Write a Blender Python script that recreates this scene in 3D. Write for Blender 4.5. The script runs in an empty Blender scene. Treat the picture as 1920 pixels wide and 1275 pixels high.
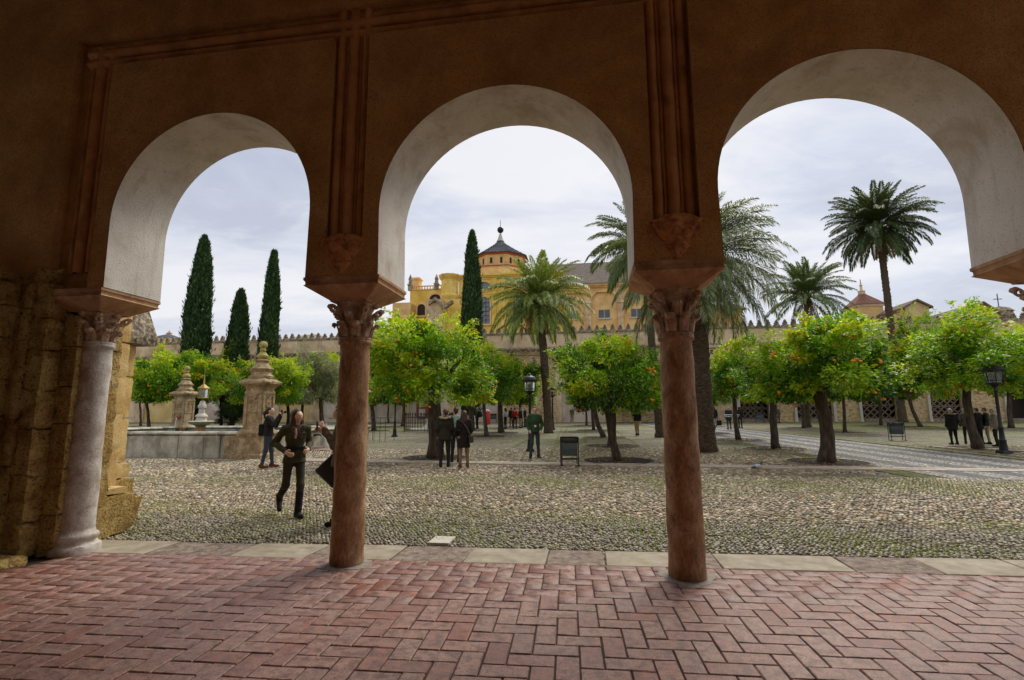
import bpy, math, random
import numpy as np
from mathutils import Vector, Matrix

SC = bpy.context.scene
COL = SC.collection
R = math.radians
PI = math.pi

# ------------------------------------------------------------------ camera
F, PITCH, ROLL = 950.0, 0.143, -0.005
EYE = 1.6
cam_d = bpy.data.cameras.new('camera')
cam = bpy.data.objects.new('camera', cam_d)
COL.objects.link(cam)
cam_d.sensor_width = 36.0
cam_d.lens = 36.0 * F / 1920.0
cam_d.clip_start = 0.05
cam_d.clip_end = 2000
cam.location = (0, 0, EYE)
cam.rotation_mode = 'XYZ'
cam.matrix_world = Matrix.Translation((0, 0, EYE)) @ Matrix.Rotation(PI / 2 + PITCH, 4, 'X') @ Matrix.Rotation(ROLL, 4, 'Z')
SC.camera = cam

# ------------------------------------------------------------------ world: overcast daylight
world = bpy.data.worlds.new('World')
SC.world = world
world.use_nodes = True
SUN_EL, SUN_AZ = 50, 34          # azimuth measured clockwise from +Y: beyond the courtyard, a little to one side


def build_world():
    nt = world.node_tree
    nt.nodes.clear()
    N = nt.nodes.new
    L = nt.links.new
    out = N('ShaderNodeOutputWorld')
    bg = N('ShaderNodeBackground')
    sky = N('ShaderNodeTexSky')
    sky.sky_type = 'NISHITA'
    sky.sun_disc = False
    sky.sun_elevation = R(SUN_EL)
    sky.sun_rotation = R(SUN_AZ)
    scl = N('ShaderNodeVectorMath'); scl.operation = 'SCALE'; scl.inputs['Scale'].default_value = 0.1
    L(sky.outputs[0], scl.inputs[0])
    tc = N('ShaderNodeTexCoord')
    sep = N('ShaderNodeSeparateXYZ')
    L(tc.outputs['Generated'], sep.inputs[0])
    za = N('ShaderNodeMath'); za.operation = 'MAXIMUM'; za.inputs[1].default_value = 0.0
    L(sep.outputs['Z'], za.inputs[0])
    zb = N('ShaderNodeMath'); zb.operation = 'ADD'; zb.inputs[1].default_value = 0.22
    L(za.outputs[0], zb.inputs[0])
    dx = N('ShaderNodeMath'); dx.operation = 'DIVIDE'
    dy = N('ShaderNodeMath'); dy.operation = 'DIVIDE'
    L(sep.outputs['X'], dx.inputs[0]); L(zb.outputs[0], dx.inputs[1])
    L(sep.outputs['Y'], dy.inputs[0]); L(zb.outputs[0], dy.inputs[1])
    cmb = N('ShaderNodeCombineXYZ')
    L(dx.outputs[0], cmb.inputs[0]); L(dy.outputs[0], cmb.inputs[1])
    mp = N('ShaderNodeMapping'); mp.inputs['Rotation'].default_value = (0, 0, 0.5); mp.inputs['Scale'].default_value = (0.85, 1.25, 1)
    mp.inputs['Location'].default_value = (1.3, 4.2, 0)
    L(cmb.outputs[0], mp.inputs[0])
    n1 = N('ShaderNodeTexNoise'); n1.inputs['Scale'].default_value = 1.05; n1.inputs['Detail'].default_value = 9; n1.inputs['Roughness'].default_value = 0.56
    n1.inputs['Distortion'].default_value = 0.5
    L(mp.outputs[0], n1.inputs['Vector'])
    r1 = N('ShaderNodeValToRGB')
    e = r1.color_ramp.elements
    e[0].position = 0.32; e[0].color = (0.46, 0.49, 0.59, 1)
    e[1].position = 0.56; e[1].color = (0.77, 0.765, 0.79, 1)
    m = r1.color_ramp.elements.new(0.44); m.color = (0.58, 0.61, 0.70, 1)
    L(n1.outputs['Fac'], r1.inputs[0])
    # thin wisps
    n2 = N('ShaderNodeTexNoise'); n2.inputs['Scale'].default_value = 3.6; n2.inputs['Detail'].default_value = 10; n2.inputs['Roughness'].default_value = 0.62
    n2.inputs['Distortion'].default_value = 0.9
    L(mp.outputs[0], n2.inputs['Vector'])
    r2 = N('ShaderNodeMapRange'); r2.inputs['From Min'].default_value = 0.5; r2.inputs['From Max'].default_value = 0.78
    r2.inputs['To Max'].default_value = 0.55
    L(n2.outputs['Fac'], r2.inputs['Value'])
    mw = N('ShaderNodeMix'); mw.data_type = 'RGBA'
    L(r2.outputs[0], mw.inputs['Factor']); L(r1.outputs[0], mw.inputs['A']); mw.inputs['B'].default_value = (0.83, 0.82, 0.835, 1)
    # paler, slightly warm, towards the horizon
    hz = N('ShaderNodeMapRange'); hz.inputs['From Min'].default_value = 0.0; hz.inputs['From Max'].default_value = 0.42
    hz.inputs['To Min'].default_value = 0.3; hz.inputs['To Max'].default_value = 0.0
    L(za.outputs[0], hz.inputs['Value'])
    mh = N('ShaderNodeMix'); mh.data_type = 'RGBA'
    L(hz.outputs[0], mh.inputs['Factor']); L(mw.outputs['Result'], mh.inputs['A']); mh.inputs['B'].default_value = (0.74, 0.715, 0.715, 1)
    mix = N('ShaderNodeMix'); mix.data_type = 'RGBA'; mix.inputs['Factor'].default_value = 0.9
    L(scl.outputs[0], mix.inputs['A']); L(mh.outputs['Result'], mix.inputs['B'])
    L(mix.outputs['Result'], bg.inputs[0])
    bg.inputs[1].default_value = 0.47
    L(bg.outputs[0], out.inputs[0])


build_world()
sun_d = bpy.data.lights.new('sun', 'SUN')
sun = bpy.data.objects.new('sun', sun_d)
COL.objects.link(sun)
sun_d.energy = 1.2
sun_d.angle = R(34)
sun_d.color = (1.0, 0.95, 0.86)
az = R(SUN_AZ)
el = R(SUN_EL)
sdir = Vector((math.sin(az) * math.cos(el), math.cos(az) * math.cos(el), math.sin(el)))
sun.rotation_euler = (-sdir).to_track_quat('-Z', 'Y').to_euler()
sun.location = (0, 0, 60)

SC.view_settings.view_transform = 'Standard'
SC.view_settings.look = 'None'
SC.view_settings.exposure = 1.36
SC.view_settings.gamma = 1.0
SC.view_settings.use_curve_mapping = False
SC.render.engine = 'CYCLES'
SC.cycles.use_denoising = True
SC.cycles.denoiser = 'OPENIMAGEDENOISE'
SC.cycles.max_bounces = 10
SC.cycles.diffuse_bounces = 6
SC.cycles.glossy_bounces = 3
SC.cycles.transparent_max_bounces = 6
SC.cycles.sample_clamp_indirect = 10
SC.cycles.caustics_reflective = False
SC.cycles.caustics_refractive = False

# ------------------------------------------------------------------ geometry of the view (used to place things at their real distance)
CP, SP = math.cos(PITCH), math.sin(PITCH)
CR, SR = math.cos(ROLL), math.sin(ROLL)


def ray(px, py):
    a = px - 960.0
    b = -(py - 637.5)
    X = a * CR + b * SR
    V = -a * SR + b * CR
    return np.array([X, F * CP - V * SP, F * SP + V * CP])


SLOPE, FLAT = 0.011, 14.0


def gz(y):
    return max(0.0, (min(y, 75.0) - FLAT) * SLOPE)


def ground(px, py):
    r = ray(px, py)
    t = -EYE / r[2] if r[2] < 0 else 1e9
    y = r[1] * t
    if y > FLAT:
        t = (-SLOPE * FLAT - EYE) / (r[2] - SLOPE * r[1])
    p = r * t
    return Vector((p[0], p[1], p[2] + EYE))


def at(px, py, Y):
    r = ray(px, py)
    t = Y / r[1]
    return Vector((r[0] * t, Y, EYE + r[2] * t))


TH = -0.1474
AX, AY = 1.712, 5.245
U2 = np.array([math.cos(TH), math.sin(TH)])
N2 = np.array([-math.sin(TH), math.cos(TH)])


def on_plane(px, py, ox, oy, n=0.0):
    """pixel -> (u, z) on the vertical plane at distance n behind the line through (ox, oy) that runs parallel to the arcade"""
    r = ray(px, py)
    o = np.array([ox, oy])
    t = (n + o @ N2) / (r[:2] @ N2)
    p = r * t
    return (p[:2] - o) @ U2, p[2] + EYE


# ------------------------------------------------------------------ helpers
class MB:
    def __init__(self):
        self.v = []
        self.f = []
        self.m = []
        self.T = None

    def add(self, vs, fs, mi=0):
        o = len(self.v)
        if self.T is not None:
            vs = [tuple(self.T @ Vector(p)) for p in vs]
        self.v += [tuple(p) for p in vs]
        self.f += [tuple(i + o for i in f) for f in fs]
        self.m += [mi] * len(fs)

    def box(self, x0, x1, y0, y1, z0, z1, mi=0):
        vs = [(x0, y0, z0), (x1, y0, z0), (x1, y1, z0), (x0, y1, z0), (x0, y0, z1), (x1, y0, z1), (x1, y1, z1), (x0, y1, z1)]
        self.add(vs, [(0, 3, 2, 1), (4, 5, 6, 7), (0, 1, 5, 4), (1, 2, 6, 5), (2, 3, 7, 6), (3, 0, 4, 7)], mi)

    def cbox(self, x0, x1, y0, y1, z0, z1, c=0.01, mi=0):
        """box with chamfered edges"""
        rings = []
        for (z, i) in ((z0, c), (z0 + c, 0), (z1 - c, 0), (z1, c)):
            rings.append([(x0 + i + (c if 0 else 0), y0 + i, z), (x1 - i, y0 + i, z), (x1 - i, y1 - i, z), (x0 + i, y1 - i, z)])
        vs = [p for r_ in rings for p in r_]
        fs = [(3, 2, 1, 0), (12, 13, 14, 15)]
        for k in range(3):
            for j in range(4):
                fs.append((k * 4 + j, k * 4 + (j + 1) % 4, k * 4 + 4 + (j + 1) % 4, k * 4 + 4 + j))
        self.add(vs, fs, mi)

    def lathe(self, prof, seg=24, c=(0, 0, 0), mi=0, mod=None, sy=1.0, a0=0.0, a1=2 * PI):
        full = abs(a1 - a0 - 2 * PI) < 1e-6
        n = seg if full else seg + 1
        vs, fs = [], []
        for (r, z) in prof:
            for j in range(n):
                a = a0 + (a1 - a0) * j / seg
                rr = r * (mod(a, z) if mod else 1)
                vs.append((c[0] + rr * math.cos(a), c[1] + rr * math.sin(a) * sy, c[2] + z))
        for k in range(len(prof) - 1):
            for j in range(seg):
                j2 = (j + 1) % n if full else j + 1
                fs.append((k * n + j, k * n + j2, (k + 1) * n + j2, (k + 1) * n + j))
        if full:
            fs.append(tuple(reversed(range(n))))
            fs.append(tuple((len(prof) - 1) * n + j for j in range(n)))
        self.add(vs, fs, mi)

    def sqlathe(self, prof, c=(0, 0, 0), mi=0, sy=1.0, rot=0.0):
        """square section profile: (half width, z)"""
        q = [(1, 1), (-1, 1), (-1, -1), (1, -1)]
        cr, sr = math.cos(rot), math.sin(rot)
        vs, fs = [], []
        for (h, z) in prof:
            for (a, b) in q:
                x, y = a * h, b * h * sy
                vs.append((c[0] + x * cr - y * sr, c[1] + x * sr + y * cr, c[2] + z))
        for k in range(len(prof) - 1):
            for j in range(4):
                fs.append((k * 4 + j, k * 4 + (j + 1) % 4, k * 4 + 4 + (j + 1) % 4, k * 4 + 4 + j))
        fs.append((3, 2, 1, 0))
        e = (len(prof) - 1) * 4
        fs.append((e, e + 1, e + 2, e + 3))
        self.add(vs, fs, mi)

    def tube(self, pts, rad, seg=8, mi=0, jitter=0.0, rnd=None):
        pts = [Vector(p) for p in pts]
        n = len(pts)
        if not hasattr(rad, '__len__'):
            rad = [rad] * n
        vs, fs = [], []
        up = Vector((0.13, 0.97, 0.21)).normalized()
        for i, p in enumerate(pts):
            d = (pts[min(i + 1, n - 1)] - pts[max(i - 1, 0)]).normalized()
            x = d.cross(up)
            if x.length < 0.05:
                x = d.cross(Vector((1, 0, 0)))
            x.normalize()
            y = d.cross(x)
            for j in range(seg):
                a = 2 * PI * j / seg
                rr = rad[i] * (1 + (rnd.uniform(-jitter, jitter) if rnd else 0))
                vs.append(tuple(p + x * math.cos(a) * rr + y * math.sin(a) * rr))
        for i in range(n - 1):
            for j in range(seg):
                fs.append((i * seg + j, i * seg + (j + 1) % seg, (i + 1) * seg + (j + 1) % seg, (i + 1) * seg + j))
        fs.append(tuple(reversed(range(seg))))
        fs.append(tuple((n - 1) * seg + j for j in range(seg)))
        self.add(vs, fs, mi)

    def prism(self, poly, y0, y1, mi=0):
        """polygon in (x, z), extruded along y"""
        n = len(poly)
        vs = [(x, y0, z) for x, z in poly] + [(x, y1, z) for x, z in poly]
        fs = [tuple(range(n)), tuple(reversed(range(n, 2 * n)))]
        for j in range(n):
            fs.append((j, n + j, n + (j + 1) % n, (j + 1) % n))
        self.add(vs, fs, mi)

    def build(self, name, mats, parent=None, smooth=False, loc=None, angle=40):
        me = bpy.data.meshes.new(name)
        me.from_pydata(self.v, [], self.f)
        if not isinstance(mats, (list, tuple)):
            mats = [mats]
        for m in mats:
            me.materials.append(m)
        if len(mats) > 1:
            me.polygons.foreach_set('material_index', self.m)
        if smooth:
            me.polygons.foreach_set('use_smooth', [True] * len(me.polygons))
            if angle is not None:
                me.set_sharp_from_angle(angle=R(angle))
        me.update()
        return link(name, me, parent, loc)


def link(name, data, parent=None, loc=None, rz=None):
    o = bpy.data.objects.new(name, data)
    COL.objects.link(o)
    if parent is not None:
        o.parent = parent
    if loc is not None:
        o.location = loc
    if rz is not None:
        o.rotation_euler = (0, 0, rz)
    return o


def np_mesh(name, V, Fq, mats, tint=None, smooth=False, mi=None):
    me = bpy.data.meshes.new(name)
    V = np.ascontiguousarray(V, dtype=np.float32)
    Fq = np.ascontiguousarray(Fq, dtype=np.int32)
    k = Fq.shape[1]
    me.vertices.add(len(V))
    me.vertices.foreach_set('co', V.ravel())
    me.loops.add(Fq.size)
    me.loops.foreach_set('vertex_index', Fq.ravel())
    me.polygons.add(len(Fq))
    me.polygons.foreach_set('loop_start', np.arange(0, Fq.size, k, dtype=np.int32))
    if not isinstance(mats, (list, tuple)):
        mats = [mats]
    for m in mats:
        me.materials.append(m)
    if mi is not None:
        me.polygons.foreach_set('material_index', np.ascontiguousarray(mi, dtype=np.int32))
    if smooth:
        me.polygons.foreach_set('use_smooth', np.ones(len(Fq), dtype=bool))
    if tint is not None:
        a = me.color_attributes.new('tint', 'FLOAT_COLOR', 'POINT')
        c = np.ones((len(V), 4), dtype=np.float32)
        c[:, :3] = tint
        a.data.foreach_set('color', c.ravel())
    me.update(calc_edges=True)
    return me


def thing(name, label, cat, loc=(0, 0, 0), rz=0, group=None):
    o = link(name, None, None, loc, rz)
    o['label'] = label
    o['category'] = cat
    if group:
        o['group'] = group
    return o


def tag(o, label, cat, group=None):
    o['label'] = label
    o['category'] = cat
    if group:
        o['group'] = group
    return o


def structure(o):
    o['kind'] = 'structure'
    return o


# ------------------------------------------------------------------ materials
def nodes(m):
    m.use_nodes = True
    nt = m.node_tree
    nt.nodes.clear()
    out = nt.nodes.new('ShaderNodeOutputMaterial')
    b = nt.nodes.new('ShaderNodeBsdfPrincipled')
    nt.links.new(b.outputs[0], out.inputs[0])
    return nt, b, out


def ramp(nt, fac, stops):
    r = nt.nodes.new('ShaderNodeValToRGB')
    e = r.color_ramp.elements
    e[0].position, e[0].color = stops[0][0], (*stops[0][1], 1)
    e[1].position, e[1].color = stops[-1][0], (*stops[-1][1], 1)
    for p, c in stops[1:-1]:
        q = e.new(p)
        q.color = (*c, 1)
    nt.links.new(fac, r.inputs[0])
    return r.outputs[0]


def noise(nt, vec, scale, detail=6, rough=0.6, dist=0.0):
    n = nt.nodes.new('ShaderNodeTexNoise')
    n.inputs['Scale'].default_value = scale
    n.inputs['Detail'].default_value = detail
    n.inputs['Roughness'].default_value = rough
    n.inputs['Distortion'].default_value = dist
    nt.links.new(vec, n.inputs['Vector'])
    return n.outputs['Fac']


def mixc(nt, fac, a, b, mode='MIX'):
    m = nt.nodes.new('ShaderNodeMix')
    m.data_type = 'RGBA'
    m.blend_type = mode
    if isinstance(fac, float):
        m.inputs['Factor'].default_value = fac
    else:
        nt.links.new(fac, m.inputs['Factor'])
    for s, k in ((a, 'A'), (b, 'B')):
        if isinstance(s, tuple):
            m.inputs[k].default_value = (*s, 1)
        else:
            nt.links.new(s, m.inputs[k])
    return m.outputs['Result']


def mrange(nt, v, a, b, c=0.0, d=1.0):
    m = nt.nodes.new('ShaderNodeMapRange')
    for k, x in (('From Min', a), ('From Max', b), ('To Min', c), ('To Max', d)):
        m.inputs[k].default_value = x
    nt.links.new(v, m.inputs['Value'])
    return m.outputs[0]


def coords(nt, kind='Object', scale=(1, 1, 1), rot=0.0):
    if kind == 'World':
        g = nt.nodes.new('ShaderNodeNewGeometry')
        o = g.outputs['Position']
    else:
        g = nt.nodes.new('ShaderNodeTexCoord')
        o = g.outputs[kind]
    if scale == (1, 1, 1) and rot == 0:
        return o
    mp = nt.nodes.new('ShaderNodeMapping')
    mp.inputs['Scale'].default_value = scale
    mp.inputs['Rotation'].default_value = (0, 0, rot)
    nt.links.new(o, mp.inputs[0])
    return mp.outputs[0]


def bump(nt, b, h, strength, dist=0.02):
    n = nt.nodes.new('ShaderNodeBump')
    n.inputs['Strength'].default_value = strength
    n.inputs['Distance'].default_value = dist
    nt.links.new(h, n.inputs['Height'])
    nt.links.new(n.outputs[0], b.inputs['Normal'])
    return n


def mat(name, stops, scale=4.0, rough=0.85, bmp=0.4, bscale=None, kind='Object', stretch=(1, 1, 1), stain=None, spec=0.3, metal=0.0, dist=0.02,
        detail=7, speck=None, streak=None):
    m = bpy.data.materials.new(name)
    nt, b, out = nodes(m)
    vec = coords(nt, kind, stretch)
    f = noise(nt, vec, scale, detail, 0.62)
    c = ramp(nt, f, stops)
    if stain:
        col, sc, lo, hi, amt = stain
        g = noise(nt, vec, sc, 5, 0.65, 0.6)
        c = mixc(nt, mrange(nt, g, lo, hi, 0, amt), c, col)
    if streak:      # rain streaks running down the face
        col, sc, lo, hi, amt = streak
        v2 = coords(nt, kind, (sc, sc, sc * 0.09))
        g = noise(nt, v2, 1.0, 5, 0.6)
        c = mixc(nt, mrange(nt, g, lo, hi, 0, amt), c, col)
    if speck:
        col, sc, lo, hi, amt = speck
        g = noise(nt, vec, sc, 3, 0.7)
        c = mixc(nt, mrange(nt, g, lo, hi, 0, amt), c, col)
    nt.links.new(c, b.inputs['Base Color'])
    b.inputs['Roughness'].default_value = rough
    b.inputs['Metallic'].default_value = metal
    b.inputs['Specular IOR Level'].default_value = spec
    if bmp:
        h = noise(nt, vec, bscale or scale * 6, 6, 0.68)
        bump(nt, b, h, bmp, dist)
    return m


def flat(name, c, rough=0.6, metal=0.0, spec=0.4, var=0.15, sc=30, bmp=0.15):
    lo = tuple(x * (1 - var) for x in c)
    hi = tuple(min(1, x * (1 + var)) for x in c)
    return mat(name, [(0.35, lo), (0.65, hi)], sc, rough, bmp, None, metal=metal, spec=spec, detail=3)


M = {}
# arcade
M['stucco'] = mat('ochre_stucco', [(0.3, (0.44, 0.215, 0.068)), (0.5, (0.61, 0.325, 0.112)), (0.7, (0.71, 0.41, 0.16))], 1.8, 0.9, 0.9, 48, dist=0.02,
                  stain=((0.32, 0.17, 0.07), 1.1, 0.5, 0.78, 0.7), speck=((0.17, 0.075, 0.028), 75, 0.50, 0.66, 0.75))
M['stucco_dark'] = mat('brown_moulding_stone', [(0.3, (0.36, 0.165, 0.065)), (0.5, (0.54, 0.26, 0.10)), (0.72, (0.64, 0.34, 0.15))], 2.6, 0.88, 0.6, 30, dist=0.015,
                       stain=((0.13, 0.06, 0.03), 2.2, 0.5, 0.75, 0.8))
M['plaster'] = mat('daylight_pale_plaster', [(0.28, (0.60, 0.555, 0.49)), (0.5, (0.74, 0.70, 0.63)), (0.72, (0.80, 0.77, 0.70))], 2.2, 0.9, 0.5, 46, dist=0.01,  # paler than wall faces: mainly daylight put into the colour, partly real plaster
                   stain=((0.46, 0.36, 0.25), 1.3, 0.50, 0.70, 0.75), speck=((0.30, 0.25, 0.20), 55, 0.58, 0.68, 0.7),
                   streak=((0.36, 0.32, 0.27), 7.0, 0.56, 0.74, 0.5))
M['impost'] = mat('impost_sandstone', [(0.3, (0.36, 0.20, 0.10)), (0.55, (0.54, 0.33, 0.18)), (0.72, (0.62, 0.44, 0.27))], 5, 0.9, 0.6, 38,
                  stain=((0.13, 0.07, 0.035), 3, 0.5, 0.72, 0.7))
M['marble_red'] = mat('reddish_worn_marble', [(0.28, (0.23, 0.105, 0.042)), (0.5, (0.43, 0.245, 0.115)), (0.72, (0.60, 0.43, 0.27))], 7.5, 0.6, 0.9, 34,
                      stretch=(1, 1, 0.55), stain=((0.15, 0.06, 0.025), 6.0, 0.48, 0.66, 0.75), speck=((0.11, 0.045, 0.022), 48, 0.50, 0.66, 0.5), spec=0.35, dist=0.012)
M['marble_grey'] = mat('grey_weathered_marble', [(0.28, (0.34, 0.27, 0.20)), (0.5, (0.54, 0.49, 0.43)), (0.72, (0.68, 0.65, 0.61))], 5.5, 0.6, 0.8, 34,
                       stain=((0.30, 0.16, 0.07), 2.6, 0.5, 0.66, 0.8), speck=((0.20, 0.15, 0.11), 60, 0.54, 0.68, 0.65), spec=0.35, dist=0.01)
M['corbel'] = mat('reddish_carved_corbel', [(0.3, (0.30, 0.11, 0.04)), (0.5, (0.62, 0.28, 0.11)), (0.7, (0.72, 0.36, 0.15))], 9, 0.9, 0.8, 40, stain=((0.16, 0.06, 0.025), 7, 0.5, 0.66, 0.8))
M['capital'] = mat('carved_capital_stone', [(0.3, (0.34, 0.20, 0.12)), (0.5, (0.55, 0.38, 0.25)), (0.7, (0.66, 0.52, 0.38))], 8, 0.85, 0.7, 40,
                   stain=((0.10, 0.055, 0.03), 6, 0.5, 0.68, 0.8))
M['sandstone'] = mat('rough_yellow_sandstone', [(0.28, (0.34, 0.19, 0.05)), (0.48, (0.64, 0.43, 0.13)), (0.7, (0.78, 0.60, 0.25))], 5, 0.95, 1.0, 30, dist=0.09,
                     stain=((0.28, 0.14, 0.04), 3, 0.5, 0.66, 0.8), speck=((0.13, 0.06, 0.02), 34, 0.54, 0.64, 0.85))
M['ashlar'] = mat('yellow_ashlar_stone', [(0.3, (0.46, 0.29, 0.09)), (0.5, (0.66, 0.46, 0.18)), (0.7, (0.76, 0.58, 0.28))], 4, 0.92, 0.8, 44, speck=((0.24, 0.14, 0.05), 50, 0.56, 0.68, 0.7),
                  stain=((0.22, 0.13, 0.06), 1.8, 0.52, 0.72, 0.7))
M['lichen'] = mat('lichened_cap_stone', [(0.35, (0.05, 0.04, 0.03)), (0.5, (0.20, 0.17, 0.12)), (0.62, (0.50, 0.45, 0.35))], 14, 0.95, 0.8, 40)
M['slab_pale'] = mat('pale_limestone_slab', [(0.3, (0.22, 0.175, 0.12)), (0.5, (0.33, 0.28, 0.20)), (0.7, (0.42, 0.37, 0.28))], 5, 0.75, 0.5, 50, dist=0.01,
                     stain=((0.27, 0.22, 0.15), 3, 0.5, 0.7, 0.6), speck=((0.15, 0.13, 0.1), 60, 0.66, 0.72, 0.7))
M['kerb'] = mat('pale_pinkish_kerb_stone', [(0.3, (0.42, 0.35, 0.28)), (0.7, (0.62, 0.54, 0.45))], 5, 0.8, 0.5, 40)
M['slab_dark'] = mat('worn_brown_slab', [(0.32, (0.15, 0.105, 0.08)), (0.5, (0.29, 0.22, 0.17)), (0.66, (0.40, 0.33, 0.26))], 11, 0.8, 0.9, 40, dist=0.03,
                     stain=((0.12, 0.07, 0.05), 6, 0.5, 0.66, 0.7))
M['mortar'] = mat('grey_mortar', [(0.3, (0.04, 0.028, 0.026)), (0.7, (0.09, 0.065, 0.058))], 20, 0.95, 0.5, 90)
M['mortar_pale'] = mat('cement_patch', [(0.3, (0.19, 0.16, 0.14)), (0.7, (0.36, 0.31, 0.27))], 14, 0.9, 0.5, 70)
M['bounce_plaster'] = mat('pale_bounce_plaster', [(0.3, (0.62, 0.52, 0.40)), (0.7, (0.75, 0.67, 0.55))], 2, 0.9, 0.3)  # kept pale so the unseen gallery surfaces bounce light inward
M['black_iron'] = flat('black_painted_iron', (0.018, 0.018, 0.02), 0.45, 0.3)
M['iron_grey'] = flat('grey_steel_panel', (0.09, 0.11, 0.115), 0.5, 0.3)
M['bin_green'] = flat('dark_green_grey_bin_panel', (0.05, 0.075, 0.075), 0.5, 0.1)
M['bag'] = flat('black_plastic_bag', (0.012, 0.012, 0.014), 0.25, 0.0, 0.6, bmp=0.5)
M['red_paint'] = flat('red_paint', (0.55, 0.02, 0.02), 0.5)
M['brass'] = flat('golden_lantern_metal', (0.42, 0.28, 0.07), 0.6, 0.3)
M['bark'] = mat('dark_furrowed_bark', [(0.3, (0.030, 0.022, 0.016)), (0.5, (0.075, 0.055, 0.04)), (0.72, (0.15, 0.12, 0.09))], 9, 0.95, 1.0, 40, stretch=(1, 1, 0.3), dist=0.04)
M['palm_bark'] = mat('ringed_palm_bark', [(0.3, (0.035, 0.024, 0.016)), (0.5, (0.10, 0.07, 0.045)), (0.72, (0.20, 0.145, 0.095))], 7, 0.95, 1.0, 30, stretch=(1, 1, 2.2), dist=0.05)
M['soil'] = mat('shade_darkened_soil', [(0.3, (0.014, 0.010, 0.007)), (0.7, (0.05, 0.036, 0.024))], 8, 0.95, 0.8, 40)  # darkened to carry the shade of the sunken tree pits
M['fountain'] = mat('weathered_fountain_stone', [(0.3, (0.20, 0.14, 0.07)), (0.5, (0.42, 0.31, 0.17)), (0.7, (0.58, 0.47, 0.31))], 4.2, 0.9, 1.0, 18, dist=0.05,
                    stain=((0.16, 0.11, 0.06), 2.2, 0.5, 0.7, 0.85), streak=((0.10, 0.08, 0.06), 2.6, 0.55, 0.72, 0.7), speck=((0.12, 0.09, 0.05), 20, 0.6, 0.7, 0.6))
M['basin'] = mat('grey_streaked_basin_stone', [(0.3, (0.22, 0.20, 0.15)), (0.5, (0.42, 0.39, 0.31)), (0.7, (0.60, 0.57, 0.47))], 2.2, 0.9, 0.8, 18, dist=0.03,
                 stain=((0.20, 0.17, 0.12), 1.2, 0.5, 0.7, 0.8), streak=((0.10, 0.09, 0.07), 1.8, 0.52, 0.68, 0.85))
M['mossy'] = mat('mossy_finial_stone', [(0.3, (0.16, 0.13, 0.03)), (0.5, (0.36, 0.31, 0.08)), (0.7, (0.45, 0.42, 0.25))], 6, 0.95, 0.8, 30)
M['white_marble'] = mat('white_marble', [(0.3, (0.40, 0.36, 0.29)), (0.7, (0.66, 0.62, 0.54))], 9, 0.7, 0.4, 40, streak=((0.3, 0.27, 0.2), 9, 0.55, 0.7, 0.5))
M['terracotta'] = mat('old_terracotta_tiles', [(0.3, (0.24, 0.13, 0.09)), (0.5, (0.38, 0.22, 0.16)), (0.7, (0.46, 0.32, 0.24))], 2.5, 0.9, 0.4, 12)
# far buildings
M['old_plaster'] = mat('stained_old_plaster', [(0.3, (0.52, 0.37, 0.21)), (0.5, (0.70, 0.53, 0.33)), (0.72, (0.80, 0.67, 0.48))], 0.5, 0.95, 0.4, 5, dist=0.05,
                       stain=((0.30, 0.20, 0.12), 0.35, 0.48, 0.68, 0.8), streak=((0.20, 0.15, 0.10), 0.8, 0.56, 0.72, 0.6))
M['pale_infill'] = mat('pale_pinkish_plaster', [(0.3, (0.50, 0.38, 0.30)), (0.5, (0.62, 0.52, 0.44)), (0.72, (0.72, 0.64, 0.55))], 0.6, 0.95, 0.3, 6,
                       stain=((0.34, 0.24, 0.16), 0.5, 0.5, 0.7, 0.7))
M['yellow_infill'] = mat('yellow_washed_plaster', [(0.3, (0.52, 0.37, 0.14)), (0.5, (0.66, 0.49, 0.20)), (0.72, (0.72, 0.60, 0.34))], 0.6, 0.95, 0.3, 6,
                         stain=((0.36, 0.25, 0.12), 0.5, 0.52, 0.7, 0.7))
M['rubble'] = mat('rough_rubble_masonry', [(0.34, (0.30, 0.20, 0.10)), (0.5, (0.60, 0.44, 0.23)), (0.64, (0.74, 0.60, 0.37))], 2.4, 0.95, 1.0, 6, dist=0.15, stretch=(1, 1, 1.8))
M['merlon'] = mat('grey_lichened_merlon_stone', [(0.34, (0.09, 0.07, 0.05)), (0.5, (0.27, 0.22, 0.155)), (0.66, (0.48, 0.42, 0.32))], 2.2, 0.95, 0.8, 8, dist=0.1)
M['yellow'] = mat('saturated_yellow_wall', [(0.3, (0.66, 0.42, 0.07)), (0.5, (0.82, 0.58, 0.13)), (0.72, (0.88, 0.70, 0.28))], 0.45, 0.92, 0.4, 6, dist=0.05,
                  stain=((0.48, 0.28, 0.08), 0.4, 0.52, 0.7, 0.7), streak=((0.34, 0.22, 0.10), 0.9, 0.58, 0.74, 0.5))
M['yellow_pale'] = mat('pale_apricot_wall', [(0.3, (0.60, 0.37, 0.14)), (0.5, (0.76, 0.51, 0.22)), (0.72, (0.82, 0.62, 0.33))], 0.6, 0.92, 0.3, 6, stain=((0.46, 0.28, 0.12), 0.5, 0.5, 0.7, 0.7), streak=((0.36, 0.24, 0.12), 1.1, 0.56, 0.72, 0.5))
M['glass_dark'] = flat('dim_grey_pane', (0.10, 0.11, 0.12), 0.3, 0.0, 0.4, sc=1.5)
M['lemon'] = flat('lemon_yellow_wall', (0.80, 0.66, 0.10), 0.9)
M['cornice_red'] = flat('brick_red_cornice', (0.38, 0.10, 0.05), 0.8)
M['glass_blue'] = flat('blue_grey_window_glass', (0.12, 0.15, 0.175), 0.12, 0.0, 0.7, sc=1.5)
M['dark_wood_gloom'] = flat('dark_brown_wood_and_gloom', (0.030, 0.020, 0.014), 0.7, sc=4)  # wood, and the painted gloom inside openings
M['lattice'] = flat('weathered_lattice_wood', (0.20, 0.145, 0.10), 0.8, sc=4)
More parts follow.
